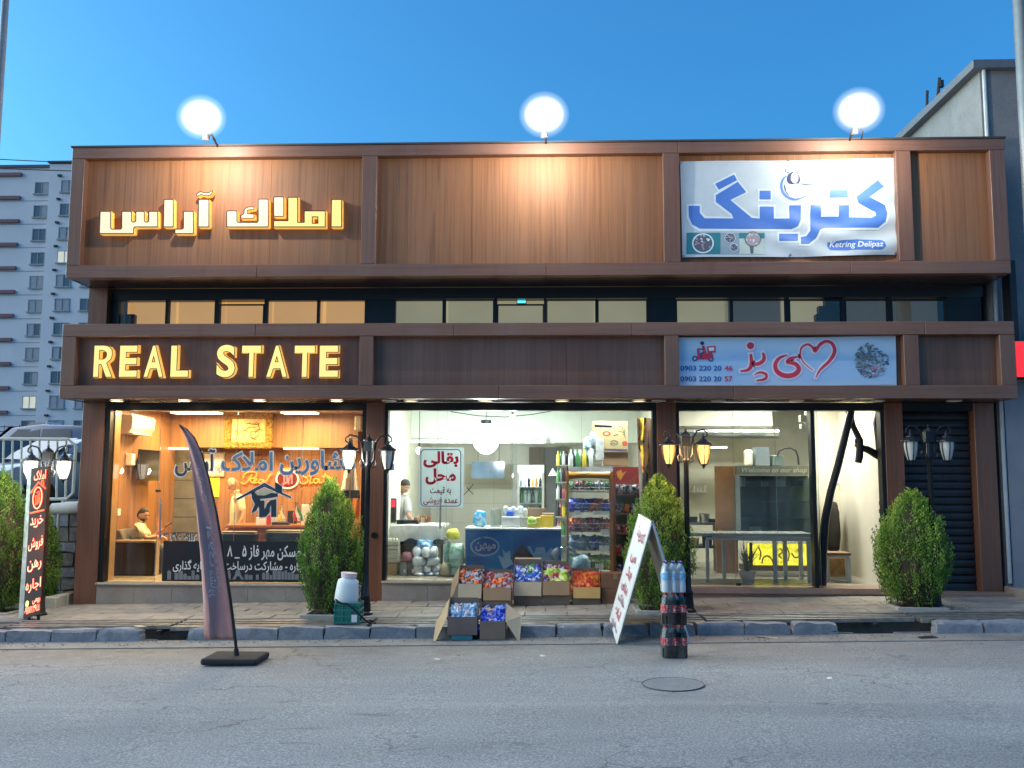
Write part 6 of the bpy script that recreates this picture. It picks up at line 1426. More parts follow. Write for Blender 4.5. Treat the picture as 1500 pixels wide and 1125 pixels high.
# gilded picture
gp = thing("gilded_picture", "ornate gilded frame with golden calligraphy high on the back wall", "picture", W(363, 657, 2.9))
M_gold = N("carved_gold"); f_ = M_gold.noise(M_gold.pos, 22., 5, .7); M_gold.col(M_gold.ramp(f_, [(.35, (.22, .09, .015)), (.6, (.75, .48, .1))])); M_gold.set(Roughness=.35, Metallic=.6); M_gold.bump(f_, .05, 1.); M_gold = M_gold.m
xa, xb, z0, z1 = fr(327, 399, 603.5, 657, 2.86); w = .125
for a, b, c, d in ((xa, xb, z0, z0+w), (xa, xb, z1-w, z1), (xa, xa+w, z0+w+.001, z1-w-.001), (xb-w, xb, z0+w+.001, z1-w-.001)): box("frame", M_gold, a, b, 2.86, 2.945, c, d, gp, .02)
random.seed(6)
cv = N("gold_calligraphy_ground"); n1 = cv.noise(cv.pos, 7., 4, .6, 1.5); cv.col(cv.ramp(n1, [(.42, (.8, .55, .12)), (.55, (.95, .78, .3))])); cv.set(Roughness=.4)
box("canvas", cv.m, xa+w-.01, xb-w+.01, 2.905, 2.944, z0+w-.01, z1-w+.01, gp)
q = MB()
for k in range(15):
    cx, cy = random.uniform(343, 384), random.uniform(617, 645); r = random.uniform(3, 8); a0 = random.uniform(0, 6)
    ribbon(q, [(cx+r*1.4*math.cos(a0+s), cy+r*.8*math.sin(a0+s)*(1-.1*s)) for s in np.linspace(0, random.uniform(2, 4), 6)], [.3, .9, 1.1, 1.1, .8, .2], plane(2.9), 0, lift=k*.0002)
q.build("calligraphy", pbr("umber_ink", (.22, .08, .01), .5), gp)
# neon on the back wall
E_on = emis("orange_neon", (1, .20, .03), .8)
nw = thing("neon_lettering", "orange script neon reading Real State with a round red emblem on the back wall", "neon sign", W(425, 712, 3.25))
Mnn = plane(3.26, 320, 680, 10.225)
def ntube(pts, r=.012, m=E_on): MB().tube([Mnn(p.x, p.y) for p in smooth_path(pts, [0]*len(pts), 5)], r, 6).build("neon_tube", m, nw, smooth=True)
ntube([(330, 265), (380, 295), (440, 250), (500, 150)]); ntube([(365, 210), (390, 150), (450, 120), (540, 115), (572, 150), (540, 200), (470, 225), (500, 270), (520, 285)]); ntube([(520, 265), (570, 235), (560, 215), (530, 240), (535, 280), (600, 265)]); ntube([(670, 235), (620, 230), (600, 270), (630, 285), (680, 240), (680, 280), (720, 250)]); ntube([(700, 270), (760, 190), (800, 140), (770, 160), (720, 240), (700, 275)])
ntube([(1330, 110), (1280, 130), (1270, 180), (1330, 210), (1330, 270), (1250, 290), (1220, 260)]); ntube([(1400, 130), (1370, 280), (1410, 270)]); ntube([(1340, 180), (1440, 165)]); ntube([(1500, 220), (1440, 220), (1430, 270), (1470, 280), (1510, 225), (1510, 280), (1550, 260)]); ntube([(1600, 130), (1570, 280), (1610, 270)]); ntube([(1550, 185), (1640, 170)]); ntube([(1640, 260), (1700, 230), (1690, 205), (1650, 235), (1660, 285), (1730, 260)])
q = MB(); disc(q, 1032, 220, 150, 125, Mnn, 0, 26); q.build("emblem_disc", pbr("emblem_brown", (.14, .015, .012), .4), nw)
ntube([(1032+165*math.cos(a), 225+135*math.sin(a)) for a in np.linspace(0, 6.283, 14)], .016, emis("salmon_neon", (1, .45, .25), .8))
for p in ([(985, 165), (985, 290), (960, 300)], [(1020, 165), (1030, 260), (1000, 290)], [(1050, 300), (1060, 210), (1110, 165)], [(1100, 180), (1100, 295)]): ntube(p, .016, emis("pink_neon", (1, .12, .10), .7))
ntube([(880, 130), (1030, 60), (1180, 130)], .012)
# furniture
M_leather = pbr("black_leather", (.028, .026, .025), .38, var=.2, bump=.004, bs=40); M_greyf = pbr("grey_upholstery", (.16, .13, .10), .7); M_trim = pbr("pale_trim", (.6, .5, .36), .3, .4)
ac_ = thing("armchair", "boxy dark armchair with pale trim, the seated man in it", "armchair", W(197, 845, 1.2))
zf = zL
def chairbox(m, a, b, c, d, Y0, Y1, nm, bev=.02, zb=None): return bx(nm, m, a, b, c, d, Y0, Y1, ac_, bev, zb)
chairbox(M_leather, 163, 226, 795, 843, .95, 1.07, "arm_panel"); chairbox(M_leather, 163, 226, 800, 843, 1.75, 1.87, "arm_panel"); chairbox(M_trim, 162.5, 226, 791.5, 794.5, .93, 1.09, "arm_trim", .004); chairbox(M_trim, 226.3, 229, 793, 846, .94, 1.08, "front_leg", .004); chairbox(M_greyf, 186, 229, 808, 838, 1.08, 1.74, "seat")
o = MB(); xa, xb, z0, z1 = fr(163, 190, 775, 800, 1.1); o.add([(x, y, z) for y in (1.02, 1.8) for x, z in ((xa, z0-.25), (xa, z1-.03), (xa+.06, z1), (xa+.17, z1-.01), (xb, z0+.02), (xb+.02, z0-.25))], [(5, 4, 3, 2, 1, 0), (6, 7, 8, 9, 10, 11)]+[(i, (i+1) % 6, 6+(i+1) % 6, 6+i) for i in range(6)]).build("backrest", M_greyf, ac_, bevel=.015)
def sofa(px0, px1, py, Y, label):
    t = thing("black_sofa", label, "sofa", W((px0+px1)/2, 848, Y)); bx("backrest", M_leather, px0, px1, py, 800, Y, Y+.2, t, .03, zb=zL+.12); bx("seat", M_leather, px0+1, px1-1, 812, 838, Y+.205, Y+.85, t, .03); bx("top_trim", M_trim, px0+1.5, px1-1.5, py-1.2, py-.1, Y+.02, Y+.18, t, .004)
    for p in (px0+2, px1-5): bx("leg", M_trim, p, p+3, 838, 849, Y+.05, Y+.1, t, zb=zL+.002)
sofa(323, 374, 780, .62, "black office sofa seen over the film, under the standing man"); sofa(388, 446, 778, .75, "black office sofa seen over the film, right, under the desk flags")
dk = thing("office_desk", "orange brown office desk behind the black sofas", "desk", W(400, 845, 1.9)); M_desk = pbr("orange_desk_wood", (.34, .11, .035), .35)
bx("desktop", M_desk, 330, 478, 769.5, 773, 1.75, 2.6, dk, .006)
xa, xb, z0, z1 = fr(334, 474, 773.5, 800, 1.85); 
for k in range(3): zz = z1-.001-k*.1; box("front_panel", M_desk, xa, xb, 1.85, 1.88, zz-.094, zz, dk)
box("plinth", M_desk, xa, xb, 1.85, 1.88, zL+.002, z1-.31, dk)
for x in (xa, xb-.04): box("side_panel", M_desk, x, x+.04, 1.885, 2.55, zL+.002, z1-.002, dk)
zt_ = W(400, 769.5, 1.75).z
def desk_item(name, m, label, cat, px0, px1, py0, Y, d, bev=.004): return tag(box(name, m, W(px0, 760, Y).x, W(px1, 760, Y).x, Y, Y+d, zt_+.001, W(px0, py0, Y).z, None, bev), label, cat)
desk_item("paper_stack", M_white, "white and yellow papers on the desk under the house emblem", "papers", 375, 404, 758, 1.85, .2); desk_item("red_cup", pbr("red_cup", (.6, .03, .01), .4), "round red cup on the desk between the papers", "cup", 390, 396, 753, 1.8, .05, .015)
desk_item("desk_sign_card", M_white, "white card with a round emblem at the right of the desk", "card", 441, 458, 739, 2.1, .03); desk_item("pen_box", M_dark, "dark pen box on the desk under the yellow flag", "box", 398, 422, 773-8, 1.78, .12); desk_item("cash_monitor", M_dark, "dark back of a monitor on the desk", "monitor", 421, 434, 748, 2.3, .06)
def minifl(px, Y, top, cols_, label, w=7):
    p = W(px, 769, Y); h = W(px, top, Y).z-zt_; t = thing("desk_flag", label, "flag", (p.x, Y, zt_+.001)); MB().lathe([(.04, 0), (.04, .012), (.006, .016), (.005, h)], (0, 0, 0), 10).build("stand", M_gold, t, local=True); ww = w/85.
    for i, c in enumerate(cols_):
        vs = []
        for j in range(7): s = j/6; vs += [(ww*(i)/len(cols_)*(.35+.65*s)+.02*math.sin(s*7+i), .02*math.sin(s*5), h*(1-s*.8)-.005), (ww*(i+1)/len(cols_)*(.35+.65*s)+.02*math.sin(s*7+i+1), .02*math.sin(s*5+1), h*(1-s*.8)-.005)]
        MB().add(vs, [(2*j, 2*j+1, 2*j+3, 2*j+2) for j in range(6)]).build("cloth_stripe", c, t, local=True)
fR, fW_, fG, fY = pbr("flag_red", (.5, .02, .03), .7), pbr("flag_white", (.7, .68, .62), .7), pbr("flag_green", (.03, .2, .06), .7), pbr("flag_yellow", (.75, .5, .06), .7)
minifl(430, 1.8, 735, (fR, fW_, fG), "small red, white and green table flag on the desk", 14); minifl(409, 1.95, 740, (fY, fW_), "small yellow table flag on the desk", 9)
tf = thing("standing_flag", "tall white, black and orange flag on a pole beside the second column", "flag", (W(515, 800, 1.6).x, 1.6, zL))
p = W(514, 640, 1.6); MB().tube([(p.x, 1.6, zL+.01), (p.x, 1.6, p.z)], .014, 8).lathe([(.15, .003), (.15, .02), (.02, .04)], (p.x, 1.6, zL), 14).build("pole", M_gold, tf)
def drapery(nm, m, pxs, parent, Y, a=.05, n=14, fr_=9.):
    vs = []; k = len(pxs)
    for (x0, x1, y) in pxs:
        for j in range(n+1): s = j/n; q = W(x0+(x1-x0)*s, y, Y); vs.append((q.x, Y+a*math.sin(s*fr_+y*.03)+.01*s, q.z))
    return MB().add(vs, [(i*(n+1)+j, (i+1)*(n+1)+j, (i+1)*(n+1)+j+1, i*(n+1)+j+1) for i in range(k-1) for j in range(n)]).build(nm, m, parent, smooth=True)
drapery("cloth", fW_, [(508, 516, 642), (506, 519, 670), (502, 524, 700), (499, 527, 718)], tf, 1.57); drapery("black_band", M_black, [(499, 527, 718), (498, 528, 730)], tf, 1.57); drapery("orange_band", pbr("flag_orange", (.7, .22, .02), .7), [(498, 528, 730), (498, 527, 745), (500, 525, 760)], tf, 1.57)
one("wall_unit", CW, "small cream unit high on the office's right wall", "heater", 519, 530, 609, 631, 1.4, 1.7, bevel=.02)
# ---------------- grocery
zg = zM
bkM = bx("bulkhead", M_pale, 540, 985, 560, 645, 3.2, 3.35, B, zb=W(700, 648, 3.2).z); bkM.data.transform(Matrix.Translation((0, 0, 0)))
for v in bkM.data.vertices: v.co.z = min(v.co.z, 3.249-wloc(B).z); v.co.x = max(RM[0]+.002, min(RM[1]-.002, v.co.x+wloc(B).x))-wloc(B).x
bx("ledge", M_white, 572, 800, 644, 649, 3.1, 3.198, B, .004)
# counter, cloth and shopkeeper's things
ct = thing("shop_counter", "low counter under a crumpled grey white cloth, the shopkeeper behind it", "counter", W(610, 850, 1.3))
bx("counter_body", pbr("dark_counter", (.06, .05, .045), .6), 566, 650, 790, 797, 1.12, 1.75, ct); bx("counter_top", pbr("counter_top_grey", (.4, .38, .34), .5), 565, 651, 769, 773, 1.05, 1.8, ct, .004)
bx("counter_leg", M_dark, 645, 649, 797, 850, 1.15, 1.2, ct, zb=zg+.002); bx("counter_back_panel", pbr("hardboard_brown", (.33, .25, .13), .7, var=.1), 566, 646, 797.5, 850, 1.6, 1.63, ct, zb=zg+.002)
cl = MB(); n = 26; vs = []
for j, (py, dy) in enumerate(((768.6, .5), (768.6, .02), (770.5, -.02), (778, -.03), (786, -.035), (792, -.03))):
    for i in range(n+1): s = i/n; p = W(567+83*s, py+(2.5*math.sin(s*11)+1.5*math.sin(s*27) if j > 3 else 0), 1.03); vs.append((p.x, 1.03+dy+.012*math.sin(s*31+j)*(j > 1), p.z+.006+.004*math.sin(s*17+j)))
cl.add(vs, [(j*(n+1)+i, (j+1)*(n+1)+i, (j+1)*(n+1)+i+1, j*(n+1)+i+1) for j in range(5) for i in range(n)]); tag(cl.build("counter_cloth", pbr("crumpled_white_cloth", (.55, .54, .5), .8, var=.15), smooth=True), "crumpled grey white cloth hanging over the grocery counter", "cloth")
pos = one("card_reader", M_dark, "dark card reader with a red display on the counter, before the shopkeeper", "card reader", 569, 580, 730, 766, 1.1, 1.2, bevel=.008); q = bx("red_display", emis("red_display", (.7, .02, .06), .3), 570, 579, 732, 743, 1.095, 1.0995, pos)
one("weighing_scale", M_black, "black weighing scale on the counter at the shopkeeper's hands", "scale", 581, 612, 762, 768, 1.12, 1.4, bevel=.006)
random.seed(9)
for i in range(9): one("snack_stick", pbr("biscuit_%d" % (i % 3), [(.4, .2, .07), (.5, .36, .2), (.25, .1, .05)][i % 3], .6), "small brown snack on the counter, %s from the shopkeeper's hands" % NTH[i], "snack", 606+i*2.4, 612+i*2.4, 756+random.uniform(-1, 5), 764+random.uniform(0, 3), 1.15+.03*(i % 4), 1.2+.03*(i % 4), group="snacks on the grocery counter", bevel=.008)
kf = one("wall_frame", M_black, "narrow black framed notice at the left end of the grocery", "picture", 565.5, 572, 692, 721, 2.2, 2.23); bx("paper", pbr("pale_paper", (.5, .55, .4), .7), 566.5, 570.8, 694, 719, 2.196, 2.1995, kf)
one("small_box", pbr("blue_white_box", (.2, .3, .5), .5), "small blue and white box on the column side of the grocery window", "box", 566.5, 577, 679, 689, .5, .6)
# goods under the counter
egp = thing("egg_tray_stack", "stack of egg trays at the left end under the counter", "egg trays", W(573, 825, .9))
for k in range(5): bx("egg_tray", pbr("grey_pulp", (.42, .4, .34), .9), 565, 583, 793+k*6.4, 798.6+k*6.4, .8, 1.05, egp, .004)
for i in range(4):
    p = W(567.5+4.6*i, 790.5, .85); MB().ball(p, (.045, .045, .06), 8, 6).build("egg", pbr("egg_white", (.8, .74, .62), .5), egp, smooth=True)
one("goods_carton", M_card, "brown carton under the egg trays", "carton", 565, 581, 826, 850, .75, 1.05, zb=zg+.002)
one("small_green_crate", pbr("bottle_green", (.02, .2, .1), .5), "sliver of green crate between the brown carton and the grey can", "crate", 581.6, 586, 824, 850, .95, 1.1, zb=zg+.002)
def jerry(px0, px1, py0, m, label):
    xa, xb, z0, z1 = fr(px0, px1, py0, 850, .72); t = thing("jerrycan", label, "jerrycan", ((xa+xb)/2, .8, zg)); w = xb-xa; h = z1-zg
    MB().prism([(xa, zg+.002), (xb, zg+.002), (xb, zg+h*.62), (xb-w*.2, zg+h*.9), (xa+w*.3, zg+h*.9), (xa+w*.05, zg+h*.7)], .72, .86).build("can", m, t, bevel=.012); MB().tube([(xa+w*.3, .79, zg+h*.9), (xa+w*.35, .79, zg+h), (xb-w*.25, .79, zg+h)], .014, 6).lathe([(.025, 0), (.025, .03)], (xa+w*.6, .79, zg+h*.9), 10).build("handle", m, t); box("can_label", M_white, xa+w*.55, xa+w*.8, .7185, .7195, zg+h*.2, zg+h*.42, t)
jerry(585, 596.5, 820, pbr("grey_jerrycan", (.22, .24, .26), .45), "light grey jerrycan left of the mauve one under the counter"); jerry(597, 608.5, 820, pbr("mauve_jerrycan", (.13, .09, .10), .45), "dark mauve jerrycan beside the white packages")
M_pk = [foil("white_pack_film", (.68, .7, .7), (.5, .53, .55), (.75, .75, .75), 9., rough=.3), foil("blue_pack_film", (.06, .26, .55), (.6, .68, .72), None, 9., rough=.3)]
k = 0
for row, (y0, y1) in enumerate(((838, 849.5), (827, 838), (816, 827), (802, 816))):
    for j, (a, b) in enumerate((((607, 621), (622, 637), (637, 646)), ((607, 620), (621, 633), (634, 646)), ((606, 623), (625, 642)), ((606, 619), (619, 630), (630, 641)))[row]):
        blue = (row == 0 and j == 1); sack("wrapped_package", a, b, y0-1.5, y1+1.0, .82+.04*(k % 3), .26, M_pk[1 if blue else 0], "blue wrapped package at the foot of the white heap" if blue else "white wrapped package, %s from left, %s layer from below of the heap under the counter" % (NTH[j], NTH[row]), "package", "heap of white packages", k, zb=zg+.001 if row == 0 else None); k += 1
sack("blue_bundle", 611, 634, 791, 806, .95, .3, foil("clear_blue_film", (.05, .3, .62), (.6, .7, .75), (.6, .7, .75), 8., rough=.2), "blue and clear bundle on top of the white heap", "package", seed=40)
sack("maroon_bag", 589, 604, 809, 823, .8, .2, pbr("maroon_bag", (.2, .07, .08), .5, var=.5, vs=20.), "small maroon and pale bag on the jerrycans", "bag", seed=41)
sack("round_melon_bag", 646, 661, 824, 848, .7, .24, pbr("tan_net", (.42, .34, .18), .7, var=.2, vs=30.), "round tan net bag on the floor behind the door handle", "bag", seed=42, zb=zg+.001)
M_gb = foil("pale_green_film", (.28, .48, .36), (.5, .66, .56), (.12, .3, .2), 7., rough=.25)
sack("green_bag", 659, 680, 796, 832, .75, .32, M_gb, "tied pale green plastic bag of bottles left of the blue freezer", "bag", seed=43); sack("green_bag", 651, 661, 792, 830, .95, .25, M_gb, "dull green bag leaning behind the tied green bag", "bag", seed=44, zb=zg+.001); sack("green_bag", 660, 679, 826, 850, .8, .3, M_gb, "lowest pale green bag, under the tied green one", "bag", seed=45, zb=zg+.001)
sack("yellow_bag", 655, 672, 775, 790, .85, .2, pbr("yellow_bag", (.65, .62, .05), .4, var=.3, vs=15.), "bright yellow bag on top of the green bags", "bag", seed=46)
# chest freezer
fz_ = thing("chest_freezer", "blue chest freezer with an oval emblem, milk splash and chocolate print", "freezer", W(752, 850, .5))
YFz = .46; xa, xb, z0, z1 = fr(681, 822, 774, 850, YFz)
def bluefz():
    q = N("blue_freezer_print"); sep = q.n('ShaderNodeSeparateXYZ'); q.l(q.pos, sep.inputs[0])
    w = q.n('ShaderNodeTexWave', wave_type='RINGS', rings_direction='SPHERICAL'); w.inputs['Scale'].default_value = .55; w.inputs['Distortion'].default_value = 1.5; q.l(q.vmul(q.pos, (1, 1, 2), (-.8, 0, -1.0)), w.inputs['Vector'])
    q.col(q.mix(q.math('MULTIPLY', w.outputs['Fac'], .6), (.01, .11, .36), (.04, .26, .58))); q.set(Roughness=.35); return q.m
box("front_panel", bluefz(), xa, xb, YFz, YFz+.02, zg+.08, z1-.03, fz_, .004); box("tank", M_white, xa+.005, xb-.005, YFz+.021, YFz+.68, zg+.05, z1-.035, fz_); box("lid_rim", M_white, xa-.01, xb+.01, YFz-.01, YFz+.7, z1-.029, z1, fz_, .006); box("base", M_dark, xa+.03, xb-.03, YFz+.04, YFz+.64, zg+.002, zg+.079, fz_)
Mq = plane(YFz, 600, 740, 5.)
pr = MB(); disc(pr, 552, 302, 108, 72, Mq, 0, 30, .002); disc(pr, 552, 302, 94, 60, Mq, 1, 30, .003)
shp(pr, [(645, 365), (690, 385), (680, 320), (705, 350), (735, 330), (740, 370), (760, 430), (690, 470), (665, 420)], Mq, 0, .002); shp(pr, [(860, 300), (885, 300), (905, 350), (920, 345), (925, 305), (945, 310), (985, 305), (1000, 355), (1035, 310), (1060, 330), (1070, 370), (1100, 390), (1100, 450), (940, 450), (915, 390)], Mq, 0, .002)
shp(pr, [(735, 385), (825, 285), (915, 385), (900, 420), (760, 425)], Mq, 2, .003); shp(pr, [(770, 385), (825, 320), (880, 385), (825, 400)], Mq, 3, .004); shp(pr, [(525, 232), (535, 240), (546, 230), (545, 248), (532, 260), (520, 245)], Mq, 1, .004)
pr.build("front_print", [ink("milk_blue", (.34, .5, .66)), ink("emblem_deep_blue", (.02, .08, .32)), ink("chocolate", (.06, .03, .03)), ink("chocolate_light", (.12, .06, .055))], fz_)
q = MB(); text_px(q, shape("میهن"), 600+480/5, 740+272/5, 600+632/5, 740+338/5, YFz, .005, offset=.03); q.build("emblem_lettering", ink("emblem_pink", (.75, .55, .6)), fz_)
zt = z1
def top_item(name, m, label, cat, px0, px1, py0, Y, d, bev=.006): return tag(box(name, m, W(px0, 760, Y).x, W(px1, 760, Y).x, Y, Y+d, zt+.001, W(px0, py0, Y).z, None, bev), label, cat)
sack("blue_bag", 694, 712, 748, 773, .7, .16, foil("sky_bag", (.06, .4, .7), (.5, .7, .8), None, 14.), "bright blue snack bag standing on the freezer", "bag", seed=50, zb=zt)
top_item("clear_tray_stack", glass("clear_plastic", (.8, .86, .82), .9, .5), "stack of clear plastic trays on the freezer beside the blue bag", "trays", 718, 733, 746, .7, .25); top_item("white_box", M_white, "white box with a dark arc print on the freezer", "box", 735, 761, 757, .6, .3); top_item("striped_trays", pbr("grey_white_trays", (.5, .5, .48), .5, var=.3, vs=40.), "grey white trays stacked on the freezer behind the yellow tub", "trays", 762, 772, 757, .7, .3)
sack("blue_tub", 743, 752, 747, 757, .75, .1, pbr("cobalt", (.02, .1, .55), .4), "cobalt blue tub on the white box", "tub", seed=51)
for i in range(6): sack("white_packet", 737+i*5.5, 745+i*5.5, 741+3*(i % 2), 757, .8, .09, M_pk[0], "small white packet, %s from left on the boxes on the freezer" % NTH[i], "packet", "white packets on the freezer", 60+i)
top_item("yellow_tub", pbr("yellow_tub", (.6, .5, .04), .4, var=.3, vs=20.), "white tub of yellow packets on the freezer", "tub", 772, 792, 758, .6, .22); sack("yellow_packets", 773, 785, 757, 768, .62, .14, c_li, "heap of yellow packets in the white tub", "packets", seed=70, zb=zt+.05)
top_item("freezer_carton", M_card, "open cardboard carton with a yellow band on the freezer's right end", "carton", 794, 812, 752, .75, .3); b_ = top_item("yellow_carton", pbr("bright_yellow_carton", (.7, .5, .04), .6), "flat yellow carton on the freezer's right end", "carton", 791, 811, 755, .72, .028)
top_item("brown_flat_carton", pbr("dull_brown_carton", (.22, .15, .1), .7), "wide brown carton lid behind the yellow packets", "carton", 772, 800, 744, 1.08, .04)
# wall panel under the bulb and fridge
wb_ = one("blue_glass_board", pbr("blue_grey_glass", (.16, .25, .36), .12, var=.35, vs=3.), "blue grey glass board on the back wall below the dazzling bulb", "board", 691, 739, 676.5, 700.5, 4.6, 4.64)
for px in (700, 731): p = W(px, 676, 4.62); MB().tube([p, Vector((p.x, 4.62, 3.25))], .006, 5).build("hanging_cord", M_dark, wb_)
YR_ = 5.4
rf = thing("display_fridge", "white upright fridge with a glass door full of bottles, at the back of the grocery", "fridge", W(777, 775, YR_))
xa, xb, z0, z1 = fr(757.5, 797, 681, 760, YR_); zh = W(777, 692.5, YR_).z
box("header", emis("fridge_header_glow", (.85, .92, .95), .25), xa, xb, YR_, YR_+.55, zh, z1, rf, .01)
for a, b in ((xa, xa+.05), (xb-.05, xb)): box("side_frame", M_white, a, b, YR_+.02, YR_+.6, zg+.1, zh-.003, rf)
box("back_panel", M_pale, xa+.051, xb-.051, YR_+.5, YR_+.55, zg+.1, zh-.003, rf); box("base", M_dark, xa, xb, YR_+.03, YR_+.55, zg+.002, zg+.098, rf); MB().box(xa+.05, xb-.05, YR_+.012, YR_+.018, zg+.1, zh-.01).build("glass_door", G_shop, rf)
lamp_light("fridge_light", ((xa+xb)/2, YR_+.15, zh-.06), 5, (.85, .95, 1), .04, rf)
gl_b = [pbr("clear_bottle", (.6, .66, .66), .15), pbr("amber_bottle", (.5, .22, .04), .2), pbr("dark_bottle", (.03, .03, .035), .15), pbr("green_bottle", (.08, .25, .1), .2), pbr("yellow_bottle", (.65, .55, .06), .25), pbr("pink_bottle", (.6, .18, .25), .3)]
bprof = [(.001, 0), (.038, .003), (.04, .02), (.04, .17), (.028, .21), (.014, .25), (.014, .29), (.001, .292)]
bmesh_ = [MB().lathe(bprof, (0, 0, 0), 9).mesh("drink_bottle", m, True) for m in gl_b]
def put_bottle(x, y, z, i, lab, group, s=1.):
    o = link(bpy.data.objects.new("drink_bottle", bmesh_[i])); o.location = (x, y, z); o.scale = (s, s, s); return tag(o, lab, "bottle", group)
for zi, zz in enumerate((W(777, 713, YR_).z, W(777, 737, YR_).z, W(777, 760, YR_).z)):
    box("fridge_shelf", M_white, xa+.052, xb-.052, YR_+.05, YR_+.49, zz-.015, zz, rf)
    for j in range(6):
        i = [0, 0, 2, 1, 1, 2, 3, 0, 0, 2, 0, 3, 0, 2, 3, 1, 0, 2][zi*6+j]; put_bottle(xa+.085+j*(xb-xa-.17)/5, YR_+.12+.06*(j % 2), zz+.001, i, "%s drink bottle, %s from left on the back fridge's %s shelf" % (["clear", "amber", "dark", "green"][i], NTH[j], ("top", "middle", "low")[zi]), "bottles in the back fridge", .95 if zi else .8)
bx("grey_door", pbr("grey_metal_door", (.17, .17, .17), .5), 798, 822, 655, 790, 5.6, 5.66, B, zb=zg+.002); bx("door_leaf", pbr("brown_grey_door", (.2, .16, .12), .5), 775, 797, 655, 681, 6.2, 6.28, B)
# shelves of bottles left of the rack
sh_ = thing("bottle_shelves", "narrow grey shelves of bottles left of the orange snack rack", "shelf", W(823, 850, 1.7)); Ysh = 1.6
for px in (815, 831.5): bx("upright", M_dark, px-.6, px+.6, 680, 850, Ysh+.3, Ysh+.33, sh_, zb=zg+.002)
for r, y in enumerate((681, 706, 731, 757, 785)):
    bx("shelf_board", pbr("grey_shelf", (.32, .33, .3), .5), 814.5, 832, y, y+1.6, Ysh, Ysh+.3, sh_); zz = W(823, y, Ysh).z
    for j in range(4): i = [4, 3, 0, 2, 5][(r+j) % 5]; put_bottle(W(817.5+j*4, 700, Ysh+.1).x, Ysh+.09+.05*(j % 2), zz+.002, i, "%s bottle, %s from left, %s board of the narrow shelves" % (["clear", "amber", "dark", "green", "yellow", "pink"][i], NTH[j], NTH[r]), "bottles on the narrow shelves", .8)
cn_ = MB().lathe([(.004, .12), (.02, .1), (.075, 0), (.07, 0), (.015, .095)], W(810, 697, 1.4), 14, caps=False).build("cone_lamp", CW, smooth=True); tag(cn_, "small white cone lamp shade left of the bottle shelves", "lamp shade")
# orange snack rack
YK = .62
rk = thing("snack_rack", "orange wire snack rack with five tiers and a curved top board", "rack", W(864, 850, YK)); M_or = pbr("orange_rack_paint", (.45, .17, .025), .45)
for px, w in ((831.5, 1.4), (895.5, 2.2)):
    for Y in (YK, YK+.42): bx("upright", M_or, px-w, px+w, 690, 850, Y, Y+.03, rk, zb=zg+.002)
xa, xb, z0, z1 = fr(833, 893.5, 690, 702, YK); mb = MB(); vs = []
for j in range(6):
    for i in range(13): u = i/12; vs.append((xa+(xb-xa)*u, YK-.05*math.sin(j/5*3.1), z1-(z1-z0)*1.0*j/5+(.02*math.sin(u*3.14) if j == 5 else 0)))
mb.add(vs, [(j*13+i, (j+1)*13+i, (j+1)*13+i+1, j*13+i+1) for j in range(5) for i in range(12)]).build("top_board", pbr("orange_board", (.5, .22, .03), .35), rk, smooth=True)
cl2 = drapery("white_plastic_sheet", pbr("white_plastic_sheet", (.7, .7, .72), .35), [(833, 896, 684), (833, 898, 687), (836, 897, 691)], None, YK-.04, .02); tag(cl2, "white plastic sheet laid over the top of the orange rack", "sheet")
M_wire = pbr("rack_wire", (.09, .085, .08), .5, .3)
rack_bag = [bag_mesh(90+i, .11, .15, .05) for i in range(1)][0]
pal = {"mixed": [c_wb, c_gr, c_sil], "dark": [c_bk, c_or, c_ub, c_bk], "red": [c_cr, c_or, c_rd, c_rd], "blue green": [c_bl, c_gr, c_sky, c_li], "gold": [foil("gold_foil", (.6, .4, .05), (.75, .62, .25)), c_li, c_or]}
bm_of = {}
names_ = {c_wb: "white and black", c_gr: "green", c_sil: "silver", c_bk: "black", c_or: "orange", c_ub: "dark blue", c_cr: "crimson", c_rd: "red", c_bl: "blue", c_sky: "sky blue", c_li: "lime", pal["gold"][0]: "golden"}
for ti, (y, key) in enumerate(((714, "mixed"), (732, "dark"), (761, "red"), (788, "blue green"), (816, "gold"))):
    y1 = y+17 if ti else y+6
    zlo = W(864, y1, YK).z; zhi = W(864, y+6, YK).z if ti else zlo+.06; xa, xb = W(834, y, YK).x, W(893, y, YK).x
    q = MB()
    for z in (zlo, zhi, (zlo+zhi)/2): q.tube([(xa, YK-.06, z), (xb, YK-.06, z)], .005, 4)
    for i in range(19): x = xa+(xb-xa)*i/18; q.tube([(x, YK+.38, zlo), (x, YK-.06, zlo), (x, YK-.06, zhi)], .003, 4)
    q.build("wire_basket", M_wire, rk); box("basket_floor", M_dark, xa, xb, YK-.05, YK+.4, zlo-.012, zlo-.004, rk)
    for dz_, yy, n in ((.07, .0, 8), (.10, .12, 8), (.12, .25, 7)):
        for j in range(n):
            m = pal[key][int(blobs(j/n, ti*.3+yy, ti)*len(pal[key])) % len(pal[key])]
            if m not in bm_of: bm_of[m] = rack_bag.mesh("snack_packet", m, smooth=True)
            o = link(bpy.data.objects.new("snack_packet", bm_of[m])); o.location = (xa+.04+(xb-xa-.08)*j/(n-1), YK+yy, zlo+dz_+random.uniform(-.01, .015)); o.rotation_euler = (random.uniform(-.35, 0), random.gauss(0, .2), random.gauss(0, .3)); s = (.62, .95, 1., 1., 1.05)[ti]; o.scale = (s, s, s)
            tag(o, "%s packet, %s from left, %s layer, %s tier of the orange rack" % (names_[m], NTH[j], {.0: "front", .12: "middle", .25: "rear"}[yy], ("topmost", "second", "third", "fourth", "lowest")[ti]), "snack packet", "packets in the orange rack")
